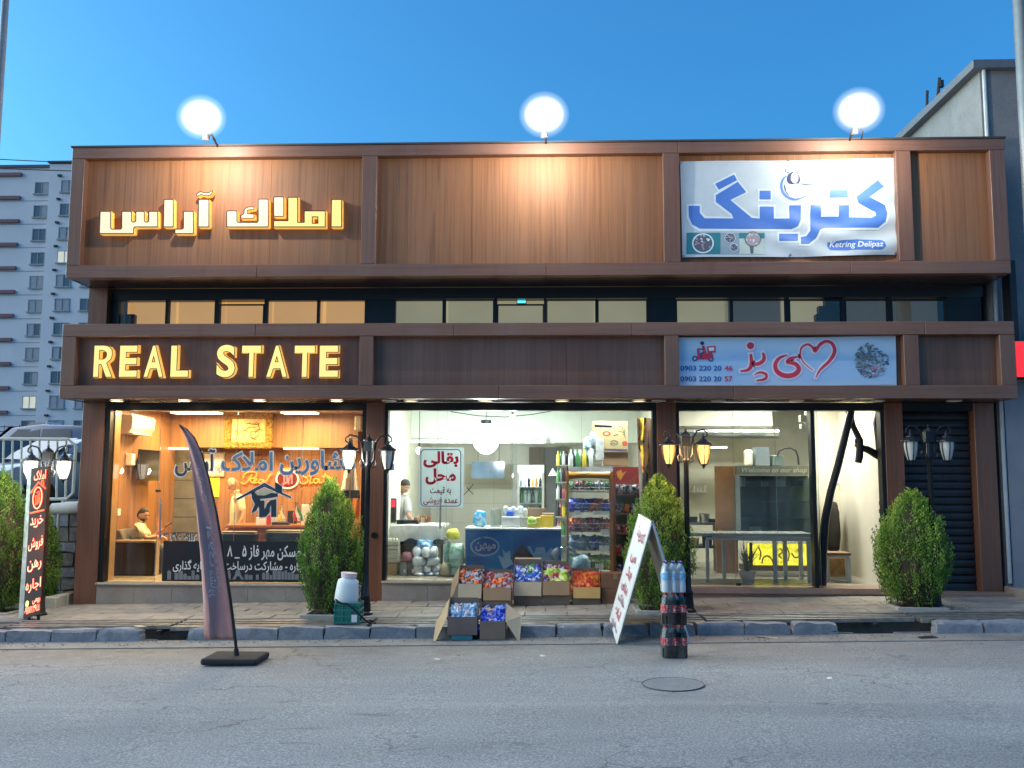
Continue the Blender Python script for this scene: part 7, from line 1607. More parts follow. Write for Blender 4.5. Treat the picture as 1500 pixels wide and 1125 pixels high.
for i, (a, b) in enumerate(((841, 850), (868, 882), (884, 892))): one("price_card", M_white, "white price card under the orange rack's second tier, %s from left" % NTH[i], "card", a, b, 748+i*.3, 754, YK-.065, YK-.06, group="price cards on the rack")
for i, (a, b, y) in enumerate(((880, 892, 779), (878, 892, 803), (872, 884, 830))): one("price_card", M_white, "white price card under the orange rack's %s tier, at the right" % ("third", "fourth", "lowest")[i], "card", a, b, y-4, y+5, YK-.068, YK-.064, group="price cards on the rack")
# boxes over the rack
bg = thing("printed_carton", "big tan carton with red oval print, topmost over the rack", "carton", W(894, 664, .75)); ztp = W(894, 663, .75).z
bx("box", pbr("tan_carton", (.5, .4, .2), .7, var=.05), 868.5, 919.5, 617, 662.5, .75, 1.15, bg, .004); Mc2 = plane(.749, 800, 600, 9.375)
q = MB(); disc(q, 830, 330, 58, 34, Mc2, 0, 18, .001); disc(q, 1080, 465, 36, 34, Mc2, 0, 18, .001); disc(q, 830, 330, 30, 14, Mc2, 2, 14, .002); shp(q, [(665, 208), (905, 218), (905, 245), (665, 240)], Mc2, 1, .001); shp(q, [(800, 535), (1112, 545), (1112, 572), (800, 562)], Mc2, 3, .001)
for p in ([(985, 230), (1040, 240), (1060, 300), (1090, 390)], [(1075, 230), (1080, 300), (1060, 350)], [(980, 295), (1030, 300), (1050, 320)], [(920, 360), (960, 345), (995, 335)], [(880, 440), (930, 425), (985, 450), (930, 490), (880, 465), (950, 460)]): ribbon(q, p, [8, 14, 14, 6][:len(p)]+[10]*(len(p)-4 if len(p) > 4 else 0), Mc2, 4, lift=.0015)
q.build("print", [ink("print_red", (.55, .1, .06)), M_black, ink("print_cream", (.7, .55, .35)), ink("print_violet", (.12, .08, .2)), ink("print_grey", (.2, .17, .13))], bg)
one("plain_carton", M_card, "plain open carton under the printed one, on the red shelves", "carton", 884, 920, 663, 682, .78, 1.15); one("white_packet_tall", M_pk[0], "tall white package beside the big tan carton", "package", 873, 884.5, 642, 675, .7, .74, bevel=.01)
for i in range(10): put_bottle(W(836+i*3.2, 670, .8).x, .72+.07*(i % 3), W(850, 684, .8).z, [0, 2, 0, 3, 0, 0, 4, 0, 2, 0][i], "%s bottle, %s from left on top of the orange rack" % (["clear", "amber", "dark", "green", "yellow"][[0, 2, 0, 3, 0, 0, 4, 0, 2, 0][i]], NTH[i]), "bottles on top of the rack", .95)
for i, (a, b, c, d) in enumerate(((855, 866, 640, 660), (864, 874, 632, 655), (858, 870, 655, 672))): sack("white_blue_package", a, b, c, d, .8, .15, foil("pale_blue_film", (.5, .64, .75), (.72, .76, .78), (.1, .35, .6), 10.), "pale blue wrapped package left of the big tan carton, %s" % ("leftmost", "topmost", "lowest")[i], "package", "pale blue packages over the rack", 80+i)
# red shelves right of the rack
rd = thing("red_shelves", "red display shelves of snack packets right of the orange rack", "shelf", W(917, 850, .75)); M_rd = pbr("red_display_board", (.36, .035, .03), .4)
for a, b in ((898.5, 901.5), (941, 943)): bx("side_panel", pbr("maroon_side", (.22, .05, .05), .5), a, b, 684, 850, .72, 1.1, rd, zb=zg+.002)
bx("header_board", M_rd, 902, 940.5, 684, 709, .71, .74, rd); bx("back_board", pbr("dull_beige_board", (.3, .26, .22), .6), 902, 940.5, 709.5, 850, 1.08, 1.1, rd, zb=zg+.002); q = MB(); shp(q, [(903, 691), (910, 688), (912, 693), (918, 690), (913, 697), (909, 704), (904, 698)], plane(.709), 0); q.build("header_picture", ink("crisp_orange", (.75, .3, .04)), rd)
for ti, (y, mats_) in enumerate(((724, (c_bk, c_sil)), (752, (c_bk, c_wb, c_or)), (781, (c_rd, c_cr)), (812, (c_rd, c_sil)), (840, (c_bk, c_ub)))):
    bx("shelf_board", pbr("dark_red_shelf", (.2, .06, .05), .5), 902, 940.5, y, y+2, .76, 1.07, rd); zz = W(920, y, .78).z
    for j in range(6):
        m = mats_[j % len(mats_)]; 
        if m not in bm_of: bm_of[m] = rack_bag.mesh("snack_packet", m, smooth=True)
        o = link(bpy.data.objects.new("snack_packet", bm_of[m])); o.location = (W(904.5+j*6.4, 740, .8).x, .82+.05*(j % 2), zz+.075); o.rotation_euler = (-.2, random.gauss(0, .12), random.gauss(0, .2))
        tag(o, "%s packet, %s from left on the %s red shelf" % (names_[m], NTH[j], ("topmost", "second", "third", "fourth", "lowest")[ti]), "snack packet", "packets on the red shelves")
# cloth, curtain, loose bags
yc_ = thing("yellow_red_cloth", "yellow and red printed cloth hanging at the right end of the grocery window", "cloth", W(946, 762, .4)); 
drapery("cloth", pbr("pinkish_cloth", (.66, .5, .42), .8), [(934, 957, 613), (934, 958, 650), (936, 958, 700), (938, 957, 765)], yc_, .45, .03)
drapery("yellow_print", foil("yellow_red_print", (.75, .48, .02), (.6, .04, .02), (.03, .02, .02), 4.2, (.56, .6), .7), [(933, 953, 612), (934, 950, 640), (937, 951, 670), (940, 949, 700), (942, 948, 742)], yc_, .44, .035)
cu = thing("plastic_curtain", "clear plastic sheet hanging under the ceiling across the grocery", "curtain", W(735, 650, 1.5))
M_cl = glass("clear_sheet", (.92, .96, .96), .9, .3); drapery("sheet", M_cl, [(641, 815, 628), (641, 815, 640), (643, 812, 650)], cu, 1.5, .06, 40, 60.); drapery("strip", M_cl, [(748, 758, 612), (747, 757, 700), (746, 758, 770)], cu, 1.45, .02, 8)
MB().tube([W(660, 603, 1.5), W(700, 609, 1.5), W(740, 611, 1.5), W(780, 607, 1.5), W(815, 601, 1.5)], .007, 5).build("hanging_cable", M_dark, cu, smooth=True)
M_cb = glass("clear_bag_film", (.82, .9, .92), .9, .55)
sack("clear_bag", 812, 842, 800, 826, .42, .2, M_cb, "clear plastic bag of pink goods on the floor before the rack", "bag", seed=90); sack("blue_clear_bag", 836, 864, 813, 850, .40, .22, foil("light_blue_film", (.16, .4, .58), (.5, .65, .7), None, 5., rough=.2), "light blue plastic bag on the floor at the foot of the rack", "bag", seed=91, zb=zg+.002)
# ---------------- kitchen shop
px_w = W(1197, 700, 2.4).x
box("partition_wall", M_rwall, px_w, RR[1]-.002, 2.4, 2.5, zR, 3.199, B)
bx("beam", M_rwall, 985, 1130, 560, 624, 2.6, 2.8, B, zb=W(1050, 624, 2.6).z)
for v in SC.objects["beam"].data.vertices: v.co.z = min(v.co.z, 3.198-wloc(B).z)
dc = thing("ventilation_duct", "round silver ventilation duct across the kitchen shop under the beam", "duct", W(1065, 642, 2.55)); a, b = W(985, 634, 2.45), W(1139, 634, 2.45); a.x = RR[0]+.01
MB().tube([a, b], .105, 18).build("pipe", M_steel, dc, smooth=True)
for f in (.25, .5, .75, .99): p = a.lerp(b, f); MB().tube([p-Vector((.012, 0, 0)), p+Vector((.012, 0, 0))], .109, 18).build("joint_ring", M_steel, dc)
sc_ = thing("glass_showcase", "tall glazed showcase headed Welcome to our shop, dark inside", "showcase", W(1140, 800, 1.6)); YS = 1.5
M_alu = pbr("aluminium_frame", (.48, .46, .4), .35, .6)
bx("header", pbr("grey_header", (.25, .26, .22), .35), 1080, 1194, 682.5, 695, YS, YS+.6, sc_); q = MB(); text_px(q, "Welcome to our shop", 1087, 685, 1182, 694, YS, .002, offset=.012, shear=.35); q.build("lettering", pbr("silver_letters", (.7, .7, .64), .4), sc_)
for a, b in ((1079, 1083.5), (1190, 1194)): bx("frame_post", M_alu, a, b, 695.3, 788, YS, YS+.03, sc_)
bx("frame_rail", M_alu, 1083.7, 1189.8, 695.3, 697, YS+.001, YS+.03, sc_); bx("frame_rail", M_alu, 1083.7, 1189.8, 785, 788, YS+.001, YS+.03, sc_)
bx("back_panel", pbr("dark_teal_back", (.16, .21, .22), .5, var=.2, vs=2.), 1084, 1189, 697, 785, YS+.45, YS+.47, sc_); bx("floor_board", M_dark, 1079, 1194, 788, 792, YS, YS+.6, sc_); bx("front_glass", glass("showcase_glass", (.75, .82, .82), .9), 1084, 1189.5, 697.2, 784.8, YS+.01, YS+.016, sc_)
for y in (713, 735, 760): bx("glass_shelf", pbr("shelf_green", (.15, .2, .2), .3), 1084.5, 1189, y, y+1, YS+.1, YS+.44, sc_)
for i, (a, b, c, d, m) in enumerate(((1086, 1092, 699, 713, M_white), (1094, 1108, 699, 706, pbr("red_tub", (.3, .1, .1), .5)), (1116, 1126, 705, 713, M_white), (1139, 1151, 697.5, 714, M_white), (1099, 1114, 772, 778, M_steel), (1136, 1142, 777, 784, M_steel), (1160, 1176, 704, 712, M_dark))): one("showcase_item", m, ("small white tub", "red lidded tub", "white bowls", "white paper sheet", "steel dish", "steel lid", "dark tray")[i]+" in the dark glass showcase", ("tub", "tub", "bowls", "paper", "dish", "lid", "tray")[i], a, b, c, d, YS+.15, YS+.22, bevel=.004)
def lit_fish():
    q = N("yellow_lit_glass"); n1 = q.noise(q.vmul(q.pos, (9, 1, 12)), 1., 5, .65, 1.2); q.col((.4, .3, .05)); q.l(q.ramp(n1, [(.34, (.42, .30, .01)), (.48, (.80, .72, .02)), (.6, (1, .82, .06)), (.72, (1, .93, .5))]), q.b.inputs['Emission Color']); q.set(Emission_Strength=.42); return q.m
lw = bx("yellow_lit_box", lit_fish(), 1094, 1187, 797, 829, YS+.25, YS+.27, sc_)
for a, b in ((1094, 1103), (1133, 1139), (1148, 1151.5), (1171, 1174)): bx("lit_box_post", M_dark, a+(5 if a == 1094 else 0), b-1, 795, 832, YS+.2, YS+.24, sc_)
bx("lit_box_base", pbr("brown_board", (.2, .12, .07), .6), 1090, 1190, 829.5, 836, YS+.1, YS+.5, sc_); q = MB(); Ml = plane(YS+.245, 1000, 770, 5.77)
for p in ([(670, 320), (680, 275), (720, 255), (755, 290), (765, 320)], [(820, 190), (845, 220), (815, 250), (840, 280)], [(920, 230), (950, 270), (990, 250), (975, 200)], [(640, 180), (660, 230), (650, 290)], [(880, 180), (900, 240), (890, 300)]): ribbon(q, p, 12, Ml, 0)
q.build("lit_box_picture", pbr("ochre_print", (.5, .22, .02), .5), sc_)
bx("side_board", pbr("orange_board_panel", (.42, .19, .055), .5), 1050, 1078.5, 683, 838, YS+.05, YS+.1, sc_, zb=zR+.05)
one("white_drum", CW, "dented pale drum on top of the showcase", "drum", 1092, 1103, 659, 682, YS+.25, YS+.4, bevel=.03); one("grey_carton", pbr("blue_grey_carton", (.14, .17, .2), .7), "blue grey carton on top of the showcase", "carton", 1108, 1127, 655, 682, YS+.2, YS+.5)
one("tool_case", pbr("teal_grey_case", (.10, .14, .14), .5), "dark teal case on top of the showcase with a hose", "case", 1132, 1148, 667, 682, YS+.2, YS+.45, bevel=.008)
tag(MB().tube([W(*p, YS+.2) for p in ((1139, 667), (1141, 661), (1148, 657), (1158, 656), (1166, 660), (1169, 669), (1170, 681))], .016, 8).build("black_hose", M_black, smooth=True), "black hose arching from the teal case on the showcase", "hose")
cs = thing("cup_shelf", "small white wall shelf of cups right of the third column", "shelf", W(1024, 722, 4.1)); bx("board", M_white, 1012, 1036, 719, 721.5, 3.95, 4.18, cs)
for i in range(4): p = W(1015.5+i*5.3, 719, 4.02); tag(MB().lathe([(.001, .001), (.035, .001), (.045, .10), (.04, .10), (.03, .01)], p, 12).build("white_cup", M_white, smooth=True), "white cup, %s from left on the small wall shelf" % NTH[i], "cup", "cups on the wall shelf")
wb2 = thing("work_bench", "steel kitchen bench with pans, seen left of the orange board", "bench", W(1030, 830, 2.6)); bx("bench_top", M_steel, 1002, 1051, 766, 769, 2.4, 3.2, wb2); bx("under_shelf", M_dark, 1003, 1050, 800, 803, 2.45, 3.1, wb2)
for px in (1004, 1046): bx("leg", M_steel, px, px+3, 769.2, 850, 2.45, 2.5, wb2, zb=zR+.002)
for i, (a, b, c, d) in enumerate(((1008, 1022, 757, 766), (1024, 1040, 752, 766), (1038, 1050, 760, 766), (1008, 1024, 788, 800), (1028, 1044, 781, 800))):
    xa, xb, z0, z1 = fr(a, b, c, d, 2.6); tag(MB().lathe([(.001, .001), ((xb-xa)*.42, .001), ((xb-xa)*.5, (z1-z0)), ((xb-xa)*.47, z1-z0), ((xb-xa)*.38, .01)], ((xa+xb)/2, 2.6, z0), 16).build("steel_pan", M_steel if i % 2 else M_dark, smooth=True), "%s pan %s the steel bench" % (("dark", "steel", "small dark", "steel", "dark")[i] if i != 3 else "low steel", "on" if i < 3 else "under"), "pan", "pans of the steel bench")
tbl = thing("tube_table", "grey topped table on pale square tube legs behind the kitchen window", "table", W(1112, 858, .75)); M_tube = pbr("pale_tube", (.5, .52, .48), .45)
bx("table_top", pbr("grey_glass_top", (.3, .33, .32), .2), 1008, 1192, 782, 785.5, .6, 1.3, tbl)
bx("rail", M_tube, 1035, 1187, 788, 791, .66, .69, tbl)
for a, y in ((1035, .66), (1059, 1.2), (1134, .66), (1149, 1.2), (1172, 1.2), (1184, .66)): bx("leg", M_tube, a, a+3.6, 791.3, 858, y, y+.04, tbl, zb=zR+.002)
bx("low_rail", M_tube, 1174, 1190, 842, 845, 1.2, 1.23, tbl)
pt_ = thing("potted_yucca", "thin dry looking plant in a white ribbed pot behind the kitchen window", "plant", W(1095, 857, .5)); p = W(1095, 838, .5); zp = W(1095, 837, .5).z
MB().lathe([(.001, zR-zp+.003), (.085, zR-zp+.003), (.125, 0), (.13, .012), (.11, .012), (.1, -.03), (.001, -.03)], (p.x, .5, zp), 18).build("pot", pbr("white_ribbed_pot", (.62, .6, .55), .5), pt_, smooth=True)
r = random.Random(3); mb = MB()
for i in range(46):
    a = r.uniform(0, 6.28); e = r.uniform(.05, .5); l = r.uniform(.25, .5); d = Vector((math.cos(a)*e, math.sin(a)*e, 1)); c = Vector((p.x+r.gauss(0, .02), .5, zp)); Q = [c, c+d*l*.5, c+d*l+Vector((d.x*.1, d.y*.1, -.15*e))]; mb.tube(Q, [.005, .006, .001], 4)
mb.build("foliage", pbr("dry_green_leaf", (.12, .16, .06), .6, var=.4, vs=20.), pt_)
tag(MB().tube([W(*p, .24) for p in ((1247, 602), (1240, 630), (1228, 680), (1217, 720), (1209, 760), (1204.5, 810), (1203, 857))], [.055, .055, .055, .055, .06, .07, .075], 10).build("black_strap", M_black, smooth=True), "long black strap slanting down from the lintel to the kitchen floor", "strap")
hc_ = thing("black_rag", "black crumpled awning cloth hanging in the upper right of the kitchen window", "cloth", W(1262, 605, .3))
for pts, w in (([(1243, 602), (1250, 625), (1260, 645), (1259, 668), (1257, 678)], [.05, .045, .05, .06, .05]), ([(1258, 655), (1270, 658), (1284, 666), (1289, 672)], [.05, .055, .06, .03]), ([(1289, 672), (1287, 645), (1283, 620), (1286, 602)], [.05, .05, .045, .03])): MB().tube([W(*p, .3) for p in pts], w, 8).build("fold", M_black, hc_, smooth=True)
tag(MB().tube([W(1247, 618, .6), W(1262, 612, .6), W(1282, 604, .6)], .006, 5).build("thin_cord", M_dark), "thin cord strung behind the black cloth", "cord")
pb_ = W(1254, 652, .5); bl = thing("unlit_bulb", "unlit bulb hanging on a thin wire beside the black cloth", "light bulb", pb_); MB().ball(pb_, (.06, .06, .075), 12, 8).build("bulb", pbr("unlit_bulb_glass", (.5, .45, .35), .15), bl, smooth=True); MB().tube([pb_+Vector((0, 0, .03)), pb_+Vector((0, 0, .09))], .018, 8).tube([pb_+Vector((0, 0, .09)), W(1250, 603, .5)], .004, 4).build("wire", M_black, bl)
fb_x = thing("fuse_boxes", "pale fuse boxes and conduit at the top middle of the kitchen window", "fuse box", W(1182, 628, 1.0)); M_fx = pbr("fuse_box_grey", (.5, .52, .45), .5)
for a, b, c, d in ((1173, 1181, 608, 618), (1181.5, 1191, 603, 620), (1174, 1190, 621, 628)): bx("box", M_fx, a, b, c, d, 1.0, 1.12, fb_x, .006)
for px in (1186, 1190): MB().tube([W(px, 628, 1.06), W(px, 700, 1.06)], .02, 6).build("conduit", M_fx, fb_x)
for n_, m, a, b, c, d, lab in (("wall_paper_sheet", pbr("pale_yellow_paper", (.66, .62, .36), .7), 1237.5, 1250.5, 696, 714, "pale yellow printed sheet on the kitchen's cream wall, upper"), ("wall_paper_sheet", pbr("strong_yellow_paper", (.7, .55, .05), .7), 1252, 1263.5, 713.5, 733, "strong yellow sheet on the kitchen's cream wall, lower right"), ("wall_paper_sheet", M_white, 1217, 1235.5, 697, 708, "blank white sheet beside the pale yellow one")):
    o = one(n_, m, lab, "paper", a, b, c, d, 2.385, 2.399)
    if m is not M_white: xa, xb, z0, z1 = fr(a, b, c, d, 2.385); q = MB(); [q.box(xa+(xb-xa)*u, xa+(xb-xa)*v, 2.3835, 2.3845, z0+(z1-z0)*s, z0+(z1-z0)*t) for u, v, s, t in ((.2, .5, .2, .3), (.2, .8, .38, .44), (.25, .4, .5, .75), (.2, .8, .82, .88))]; q.build("print", pbr("brown_print", (.25, .16, .06), .7), o)
sack("black_bag", 1211, 1228, 735, 808, 2.1, .22, pbr("black_bag_cloth", (.03, .03, .03), .8), "long black bag hanging on the kitchen wall behind the strap", "bag", seed=95)
st = thing("low_stool", "small brown topped stool on pale legs at the right of the kitchen", "stool", W(1227, 857, .9)); bx("seat", pbr("brown_stool_top", (.22, .13, .09), .6), 1208, 1247, 810, 813.5, .75, 1.15, st, .004); bx("apron", M_tube, 1211, 1244, 814, 817, .78, .8, st)
for a, y in ((1209, .76), (1242, .76), (1211, 1.1), (1240, 1.1)): bx("leg", M_tube, a, a+4, 817.2, 858, y, y+.04, st, zb=zR+.002)
bx("low_rail", M_tube, 1213, 1242, 846, 849, .77, .79, st); bx("back_board", pbr("gold_print_board", (.42, .26, .1), .6, var=.3, vs=9.), 1214, 1241, 818, 845, 1.16, 1.18, st)
for y in (699, 737, 749, 762): bx("door_catch", M_dark, 1288.5, 1291, y-3, y+3, .3, .33, B)

# ---------------- seen through the clerestory
one("dark_speaker", M_black, "small dark box standing inside the first clerestory window", "box", 182.5, 197, 460, 480, .3, .4, bevel=.01)
ld = one("blue_led_unit", M_dark, "small device with a cyan light inside the third middle clerestory window", "device", 757, 771, 439.5, 444.5, .3, .38); bx("led", emis("cyan_led", (.1, .8, 1), .5), 758, 770, 440.5, 443.8, .295, .299, ld)
cb2 = thing("brown_cabinet", "brown stepped cabinet seen through the right clerestory window", "cabinet", W(1215, 478, .4))
for a, b, c, d in ((1196, 1232, 460, 480), (1200, 1232, 448, 459.5), (1209, 1231, 436, 447.5)): bx("cabinet_box", pbr("reddish_brown_cabinet", (.16, .06, .035), .6), a, b, c, d, .35, .48, cb2)
# ================================================================== people
M_skin = pbr("warm_skin", (.50, .27, .165), .5, var=.05, sss=.1); M_skin2 = pbr("tanned_skin", (.36, .19, .115), .5, var=.05, sss=.1)
M_hair = pbr("black_hair", (.018, .013, .01), .6, bump=.006, bs=120); M_ghair = pbr("thin_grey_hair", (.34, .27, .18), .7, bump=.004, bs=100)
def skin_mesh(name, verts, edges, radii, m, parent, levels=2, root=0):
    me = bpy.data.meshes.new(name); me.from_pydata([tuple(v) for v in verts], edges, []); o = bpy.data.objects.new(name, me); COL.objects.link(o)
    sk = o.modifiers.new("skin", 'SKIN'); sk.use_smooth_shade = True
    for i, d in enumerate(me.skin_vertices[0].data): r = radii[i]; d.radius = r if hasattr(r, '__len__') else (r, r); d.use_root = (i == root)
    ss = o.modifiers.new("sub", 'SUBSURF'); ss.levels = levels; ss.render_levels = levels
    dg = bpy.context.evaluated_depsgraph_get(); nm = bpy.data.meshes.new_from_object(o.evaluated_get(dg)); bpy.data.objects.remove(o)
    nm.name = name; nm.materials.clear(); nm.materials.append(m)
    for p in nm.polygons: p.use_smooth = True
    q = link(bpy.data.objects.new(name, nm)); q.parent = parent; return q
def chain_mesh(name, chains, m, parent, levels=2):
    """chains of (point, radius), the first chain holds the root; a later chain may start at ('link', index)"""
    V, E_, R = [], [], []
    for c in chains:
        prev = None
        for it in c:
            if it[0] == 'link': prev = it[1]; continue
            V.append(it[0]); R.append(it[1]); 
            if prev is not None: E_.append((prev, len(V)-1))
            prev = len(V)-1
    return skin_mesh(name, V, E_, R, m, parent, levels)
def person(label, J, skin, shirt, trousers, hair_m, hairstyle, hair_face, cat="person"):
    """J: joints in world space - pelvis, chest, neck, head, sh/el/wr (L, R), hip/kn/an (L, R), look (unit), finger direction fl, fr"""
    g = {k: Vector(v) for k, v in J.items()}
    t = thing("person", label, cat, Vector((g['pelvis'].x, g['pelvis'].y, min(g['anL'].z, g['anR'].z)-.07)))
    o0 = wloc(t); L = lambda p: Vector(p)-o0
    look = g['look'].normalized(); up = (g['head']-g['neck']).normalized(); sd = look.cross(up).normalized(); look = up.cross(sd).normalized()
    hd = g['head']
    ch = [[(L(g['pelvis']), (.135, .10)), (L(g['pelvis'].lerp(g['chest'], .5)), (.125, .095)), (L(g['chest']), (.15, .105)), (L(g['neck']), (.055, .055)), (L(g['neck'].lerp(hd, .45)), .052)],]
    for s in 'LR':
        ch.append([('link', 2), (L(g['sh'+s]), .062), (L(g['sh'+s].lerp(g['el'+s], .5)), .05), (L(g['el'+s]), .042), (L(g['el'+s].lerp(g['wr'+s], .35)), .042), (L(g['wr'+s]), .027)])
        ch.append([('link', 0), (L(g['hip'+s]), .09), (L(g['hip'+s].lerp(g['kn'+s], .5)), .082), (L(g['kn'+s]), .058), (L(g['kn'+s].lerp(g['an'+s], .35)), .058), (L(g['an'+s]), .04)])
    # flatten 'link' indices: vertex numbering follows order of creation
    body = chain_mesh("body", ch, skin, t)
    bm = bmesh.new(); bm.from_mesh(body.data)
    def add_blob(fn, n=18, m=14):
        q = MB().ball((0, 0, 0), (2, 2, 2), n, m); vs = [bm.verts.new(fn(Vector(p))) for p in q.v]
        for f in q.f:
            try: fc = bm.faces.new([vs[i] for i in f]); fc.smooth = True
            except ValueError: pass
    def headfn(p):   # local: x = side, y = look, z = up
        x, y, z = p; wx = .076*(1-.18*max(0, -z)); 
        yy = y*(.098 if y < 0 else .092); zz = z*.122
        if z < -.3 and y > 0: yy *= 1+.06*(-z); wx *= .9
        if z < -.55 and y < 0: yy *= .6
        if y > .75 and -.35 < z < .12 and abs(x) < .25: yy += .022*(1-abs(x)/.25)*(1-abs(z+.16)/.3 if abs(z+.16) < .3 else 0)
        if y > .6 and .02 < z < .22 and .2 < abs(x) < .6: yy -= .010
        return L(hd)+sd*(x*wx)+look*yy+up*zz
    add_blob(headfn, 28, 22)
    for s in (-1, 1): add_blob(lambda p: L(hd)+sd*(s*.076+p.x*.012)+look*(-.005+p.y*.02)+up*(-.005+p.z*.033), 8, 6)
    add_blob(lambda p: L(hd)+look*(.098+p.y*.018)+up*(-.02+p.z*.026)+sd*p.x*.016, 10, 8)
    # hands: palm and five unequal fingers, slightly curled
    for s, sg in (('L', -1), ('R', 1)):
        wr = g['wr'+s]; d = g['f'+s].normalized(); pn = Vector(J.get('palm'+s, (0, 0, -1))); ac = d.cross(pn).normalized(); pn = ac.cross(d).normalized()
        add_blob(lambda p: L(wr+d*(.05+p.y*.052))+ac*p.x*.041+pn*p.z*.016, 10, 8)
    bm.to_mesh(body.data); bm.free()
    for s in 'LR':
        wr = g['wr'+s]; d = g['f'+s].normalized(); pn = Vector(J.get('palm'+s, (0, 0, -1))); ac = d.cross(pn).normalized(); pn = ac.cross(d).normalized(); fin = []
        for i, (off, ln) in enumerate(((-.030, .066), (-.010, .078), (.010, .073), (.029, .058))):
            b = wr+d*.085+ac*off; fin.append([(L(b), .0095), (L(b+d*ln*.45+pn*.008), .009), (L(b+d*ln*.8+pn*.026), .008), (L(b+d*ln*.95+pn*.045), .0065)])
        b = wr+d*.03-ac*.034; fin.append([(L(b), .012), (L(b+d*.03-ac*.022+pn*.012), .011), (L(b+d*.058-ac*.026+pn*.028), .008)])
        for fch in fin:
            me = chain_mesh("finger", [fch], skin, t, 1)
            # joined into the continuous body mesh
            bm = bmesh.new(); bm.from_mesh(body.data); bm.from_mesh(me.data); bm.to_mesh(body.data); bm.free(); bpy.data.objects.remove(me)
    for p in body.data.polygons: p.use_smooth = True
    # clothes
    e = .018
    sh = [[(L(g['pelvis']-(g['chest']-g['pelvis']).normalized()*.08), (.165+e, .125+e)), (L(g['pelvis'].lerp(g['chest'], .45)), (.150+e, .118+e)), (L(g['chest']), (.165+e, .115+e)), (L(g['neck']-(g['neck']-g['chest']).normalized()*.02), (.075, .07))]]
    for s in 'LR':
        sh.append([('link', 2), (L(g['sh'+s]), .08), (L(g['sh'+s].lerp(g['el'+s], .5)), .072), (L(g['sh'+s].lerp(g['el'+s], .84)), .066)])
    chain_mesh("shirt", sh, shirt, t)
    MB().tube([L(g['neck']+up*.02+sd*a+look*b_) for a, b_ in ((.055, -.02), (.05, .03), (0, .062), (-.05, .03), (-.055, -.02), (0, -.055), (.055, -.02))], .014, 6).build("collar", shirt, t, smooth=True, local=True)
    tr = [[(L(g['pelvis']+(g['chest']-g['pelvis']).normalized()*.03), (.150+e, .118+e)), (L(g['pelvis']), (.150+e, .12+e))]]
    for s in 'LR': tr.append([('link', 1), (L(g['hip'+s]), .108), (L(g['hip'+s].lerp(g['kn'+s], .5)), .098), (L(g['kn'+s]), .075), (L(g['kn'+s].lerp(g['an'+s], .5)), .07), (L(g['an'+s]), .062)])
    chain_mesh("trousers", tr, trousers, t)
    for s in 'LR':
        a = g['an'+s]; f = Vector((look.x, look.y, 0)).normalized(); q = MB(); q.ball((0, 0, 0), (2, 2, 2), 12, 8)
        q.v = [tuple(L(a+f*(.075+p[1]*.135)+f.cross(Vector((0, 0, 1)))*p[0]*.045+Vector((0, 0, -.035+max(-.034, p[2]*.05))))) for p in q.v]; q.build("shoe", M_leather, t, smooth=True, local=True)
    # hair as a shell over the skull, brows, eyes, mouth
    q = MB(); base = MB().ball((0, 0, 0), (2, 2, 2), 26, 20)
    for p in base.v:
        x, y, z = p; k = hairstyle(x, y, z); v = headfn(Vector(p)); c = L(hd); q.v.append(tuple(c+(v-c)*(1+k)))
    q.f = base.f; q.m = base.m; q.build("hair", hair_m, t, smooth=True, local=True)
    if hair_face:
        q = MB()
        for p in base.v: x, y, z = p; v = headfn(Vector(p)); c = L(hd); q.v.append(tuple(c+(v-c)*(1.03 if hair_face(x, y, z) else .9)))
        q.f = base.f; q.m = base.m; q.build("beard", hair_m, t, smooth=True, local=True)
    for s in (-1, 1):
        c = L(hd)+sd*s*.031+look*.088+up*.012; MB().ball(c, (.022, .012, .012), 8, 6).build("eye", pbr("eye_white", (.6, .56, .5), .2), t, smooth=True, local=True); MB().ball(c+look*.005, (.010, .008, .010), 8, 6).build("iris", M_hair, t, local=True)
        MB().tube([L(hd)+sd*s*.012+look*.094+up*.030, L(hd)+sd*s*.032+look*.093+up*.036, L(hd)+sd*s*.052+look*.078+up*.028], .005, 5).build("eyebrow", hair_m, t, local=True)
    MB().tube([L(hd)+sd*-.024+look*.086-up*.062, L(hd)+look*.095-up*.060, L(hd)+sd*.024+look*.086-up*.062], .005, 6).build("lips", pbr("lip", (.34, .13, .1), .5), t, smooth=True, local=True)
    return t
short = lambda x, y, z: .07 if (z > .42 or (y < .15 and z > -.35)) and not (y > .55 and z < .62) else -.08
bald = lambda x, y, z: .04 if (y < .25 and -.35 < z < .55 and not (abs(x) > .8 and y > .05)) else -.08
# seated man with a phone, facing right
Ys = 1.42; p = lambda x, y, Y=Ys: W(x, y, Y)
sh1 = pbr("pale_yellow_shirt", (.62, .56, .36), .8, var=.1, vs=20., bump=.03, bs=13)
pel = p(203, 803); seat_z = pel.z
J = dict(pelvis=pel, chest=p(203.5, 775), neck=p(206, 764.5), head=p(209.5, 755), look=(1, -.25, -.05),
         shL=p(206, 772, Ys+.19), elL=p(222, 789, Ys+.24), wrL=p(237, 776, Ys+.12), shR=p(203, 773, Ys-.19), elR=p(215, 789, Ys-.24), wrR=p(233, 785, Ys-.15),
         hipL=p(209, 806, Ys+.10), knL=p(241, 802, Ys+.14), anL=p(243, 840, Ys+.14), hipR=p(209, 806, Ys-.10), knR=p(240, 803, Ys-.13), anR=p(238, 840, Ys-.13), fL=(.9, -.1, .45), fR=(1, 0, -.2), palmL=(-.3, -.2, .9), palmR=(0, 0, -1))
person("bearded man in a pale yellow shirt sitting in the armchair, holding up a phone", J, M_skin, sh1, pbr("grey_trousers", (.12, .11, .1), .8), M_hair, short, lambda x, y, z: z < -.28 and y > .0 and not (z > -.5 and abs(x) < .3 and y > .85))
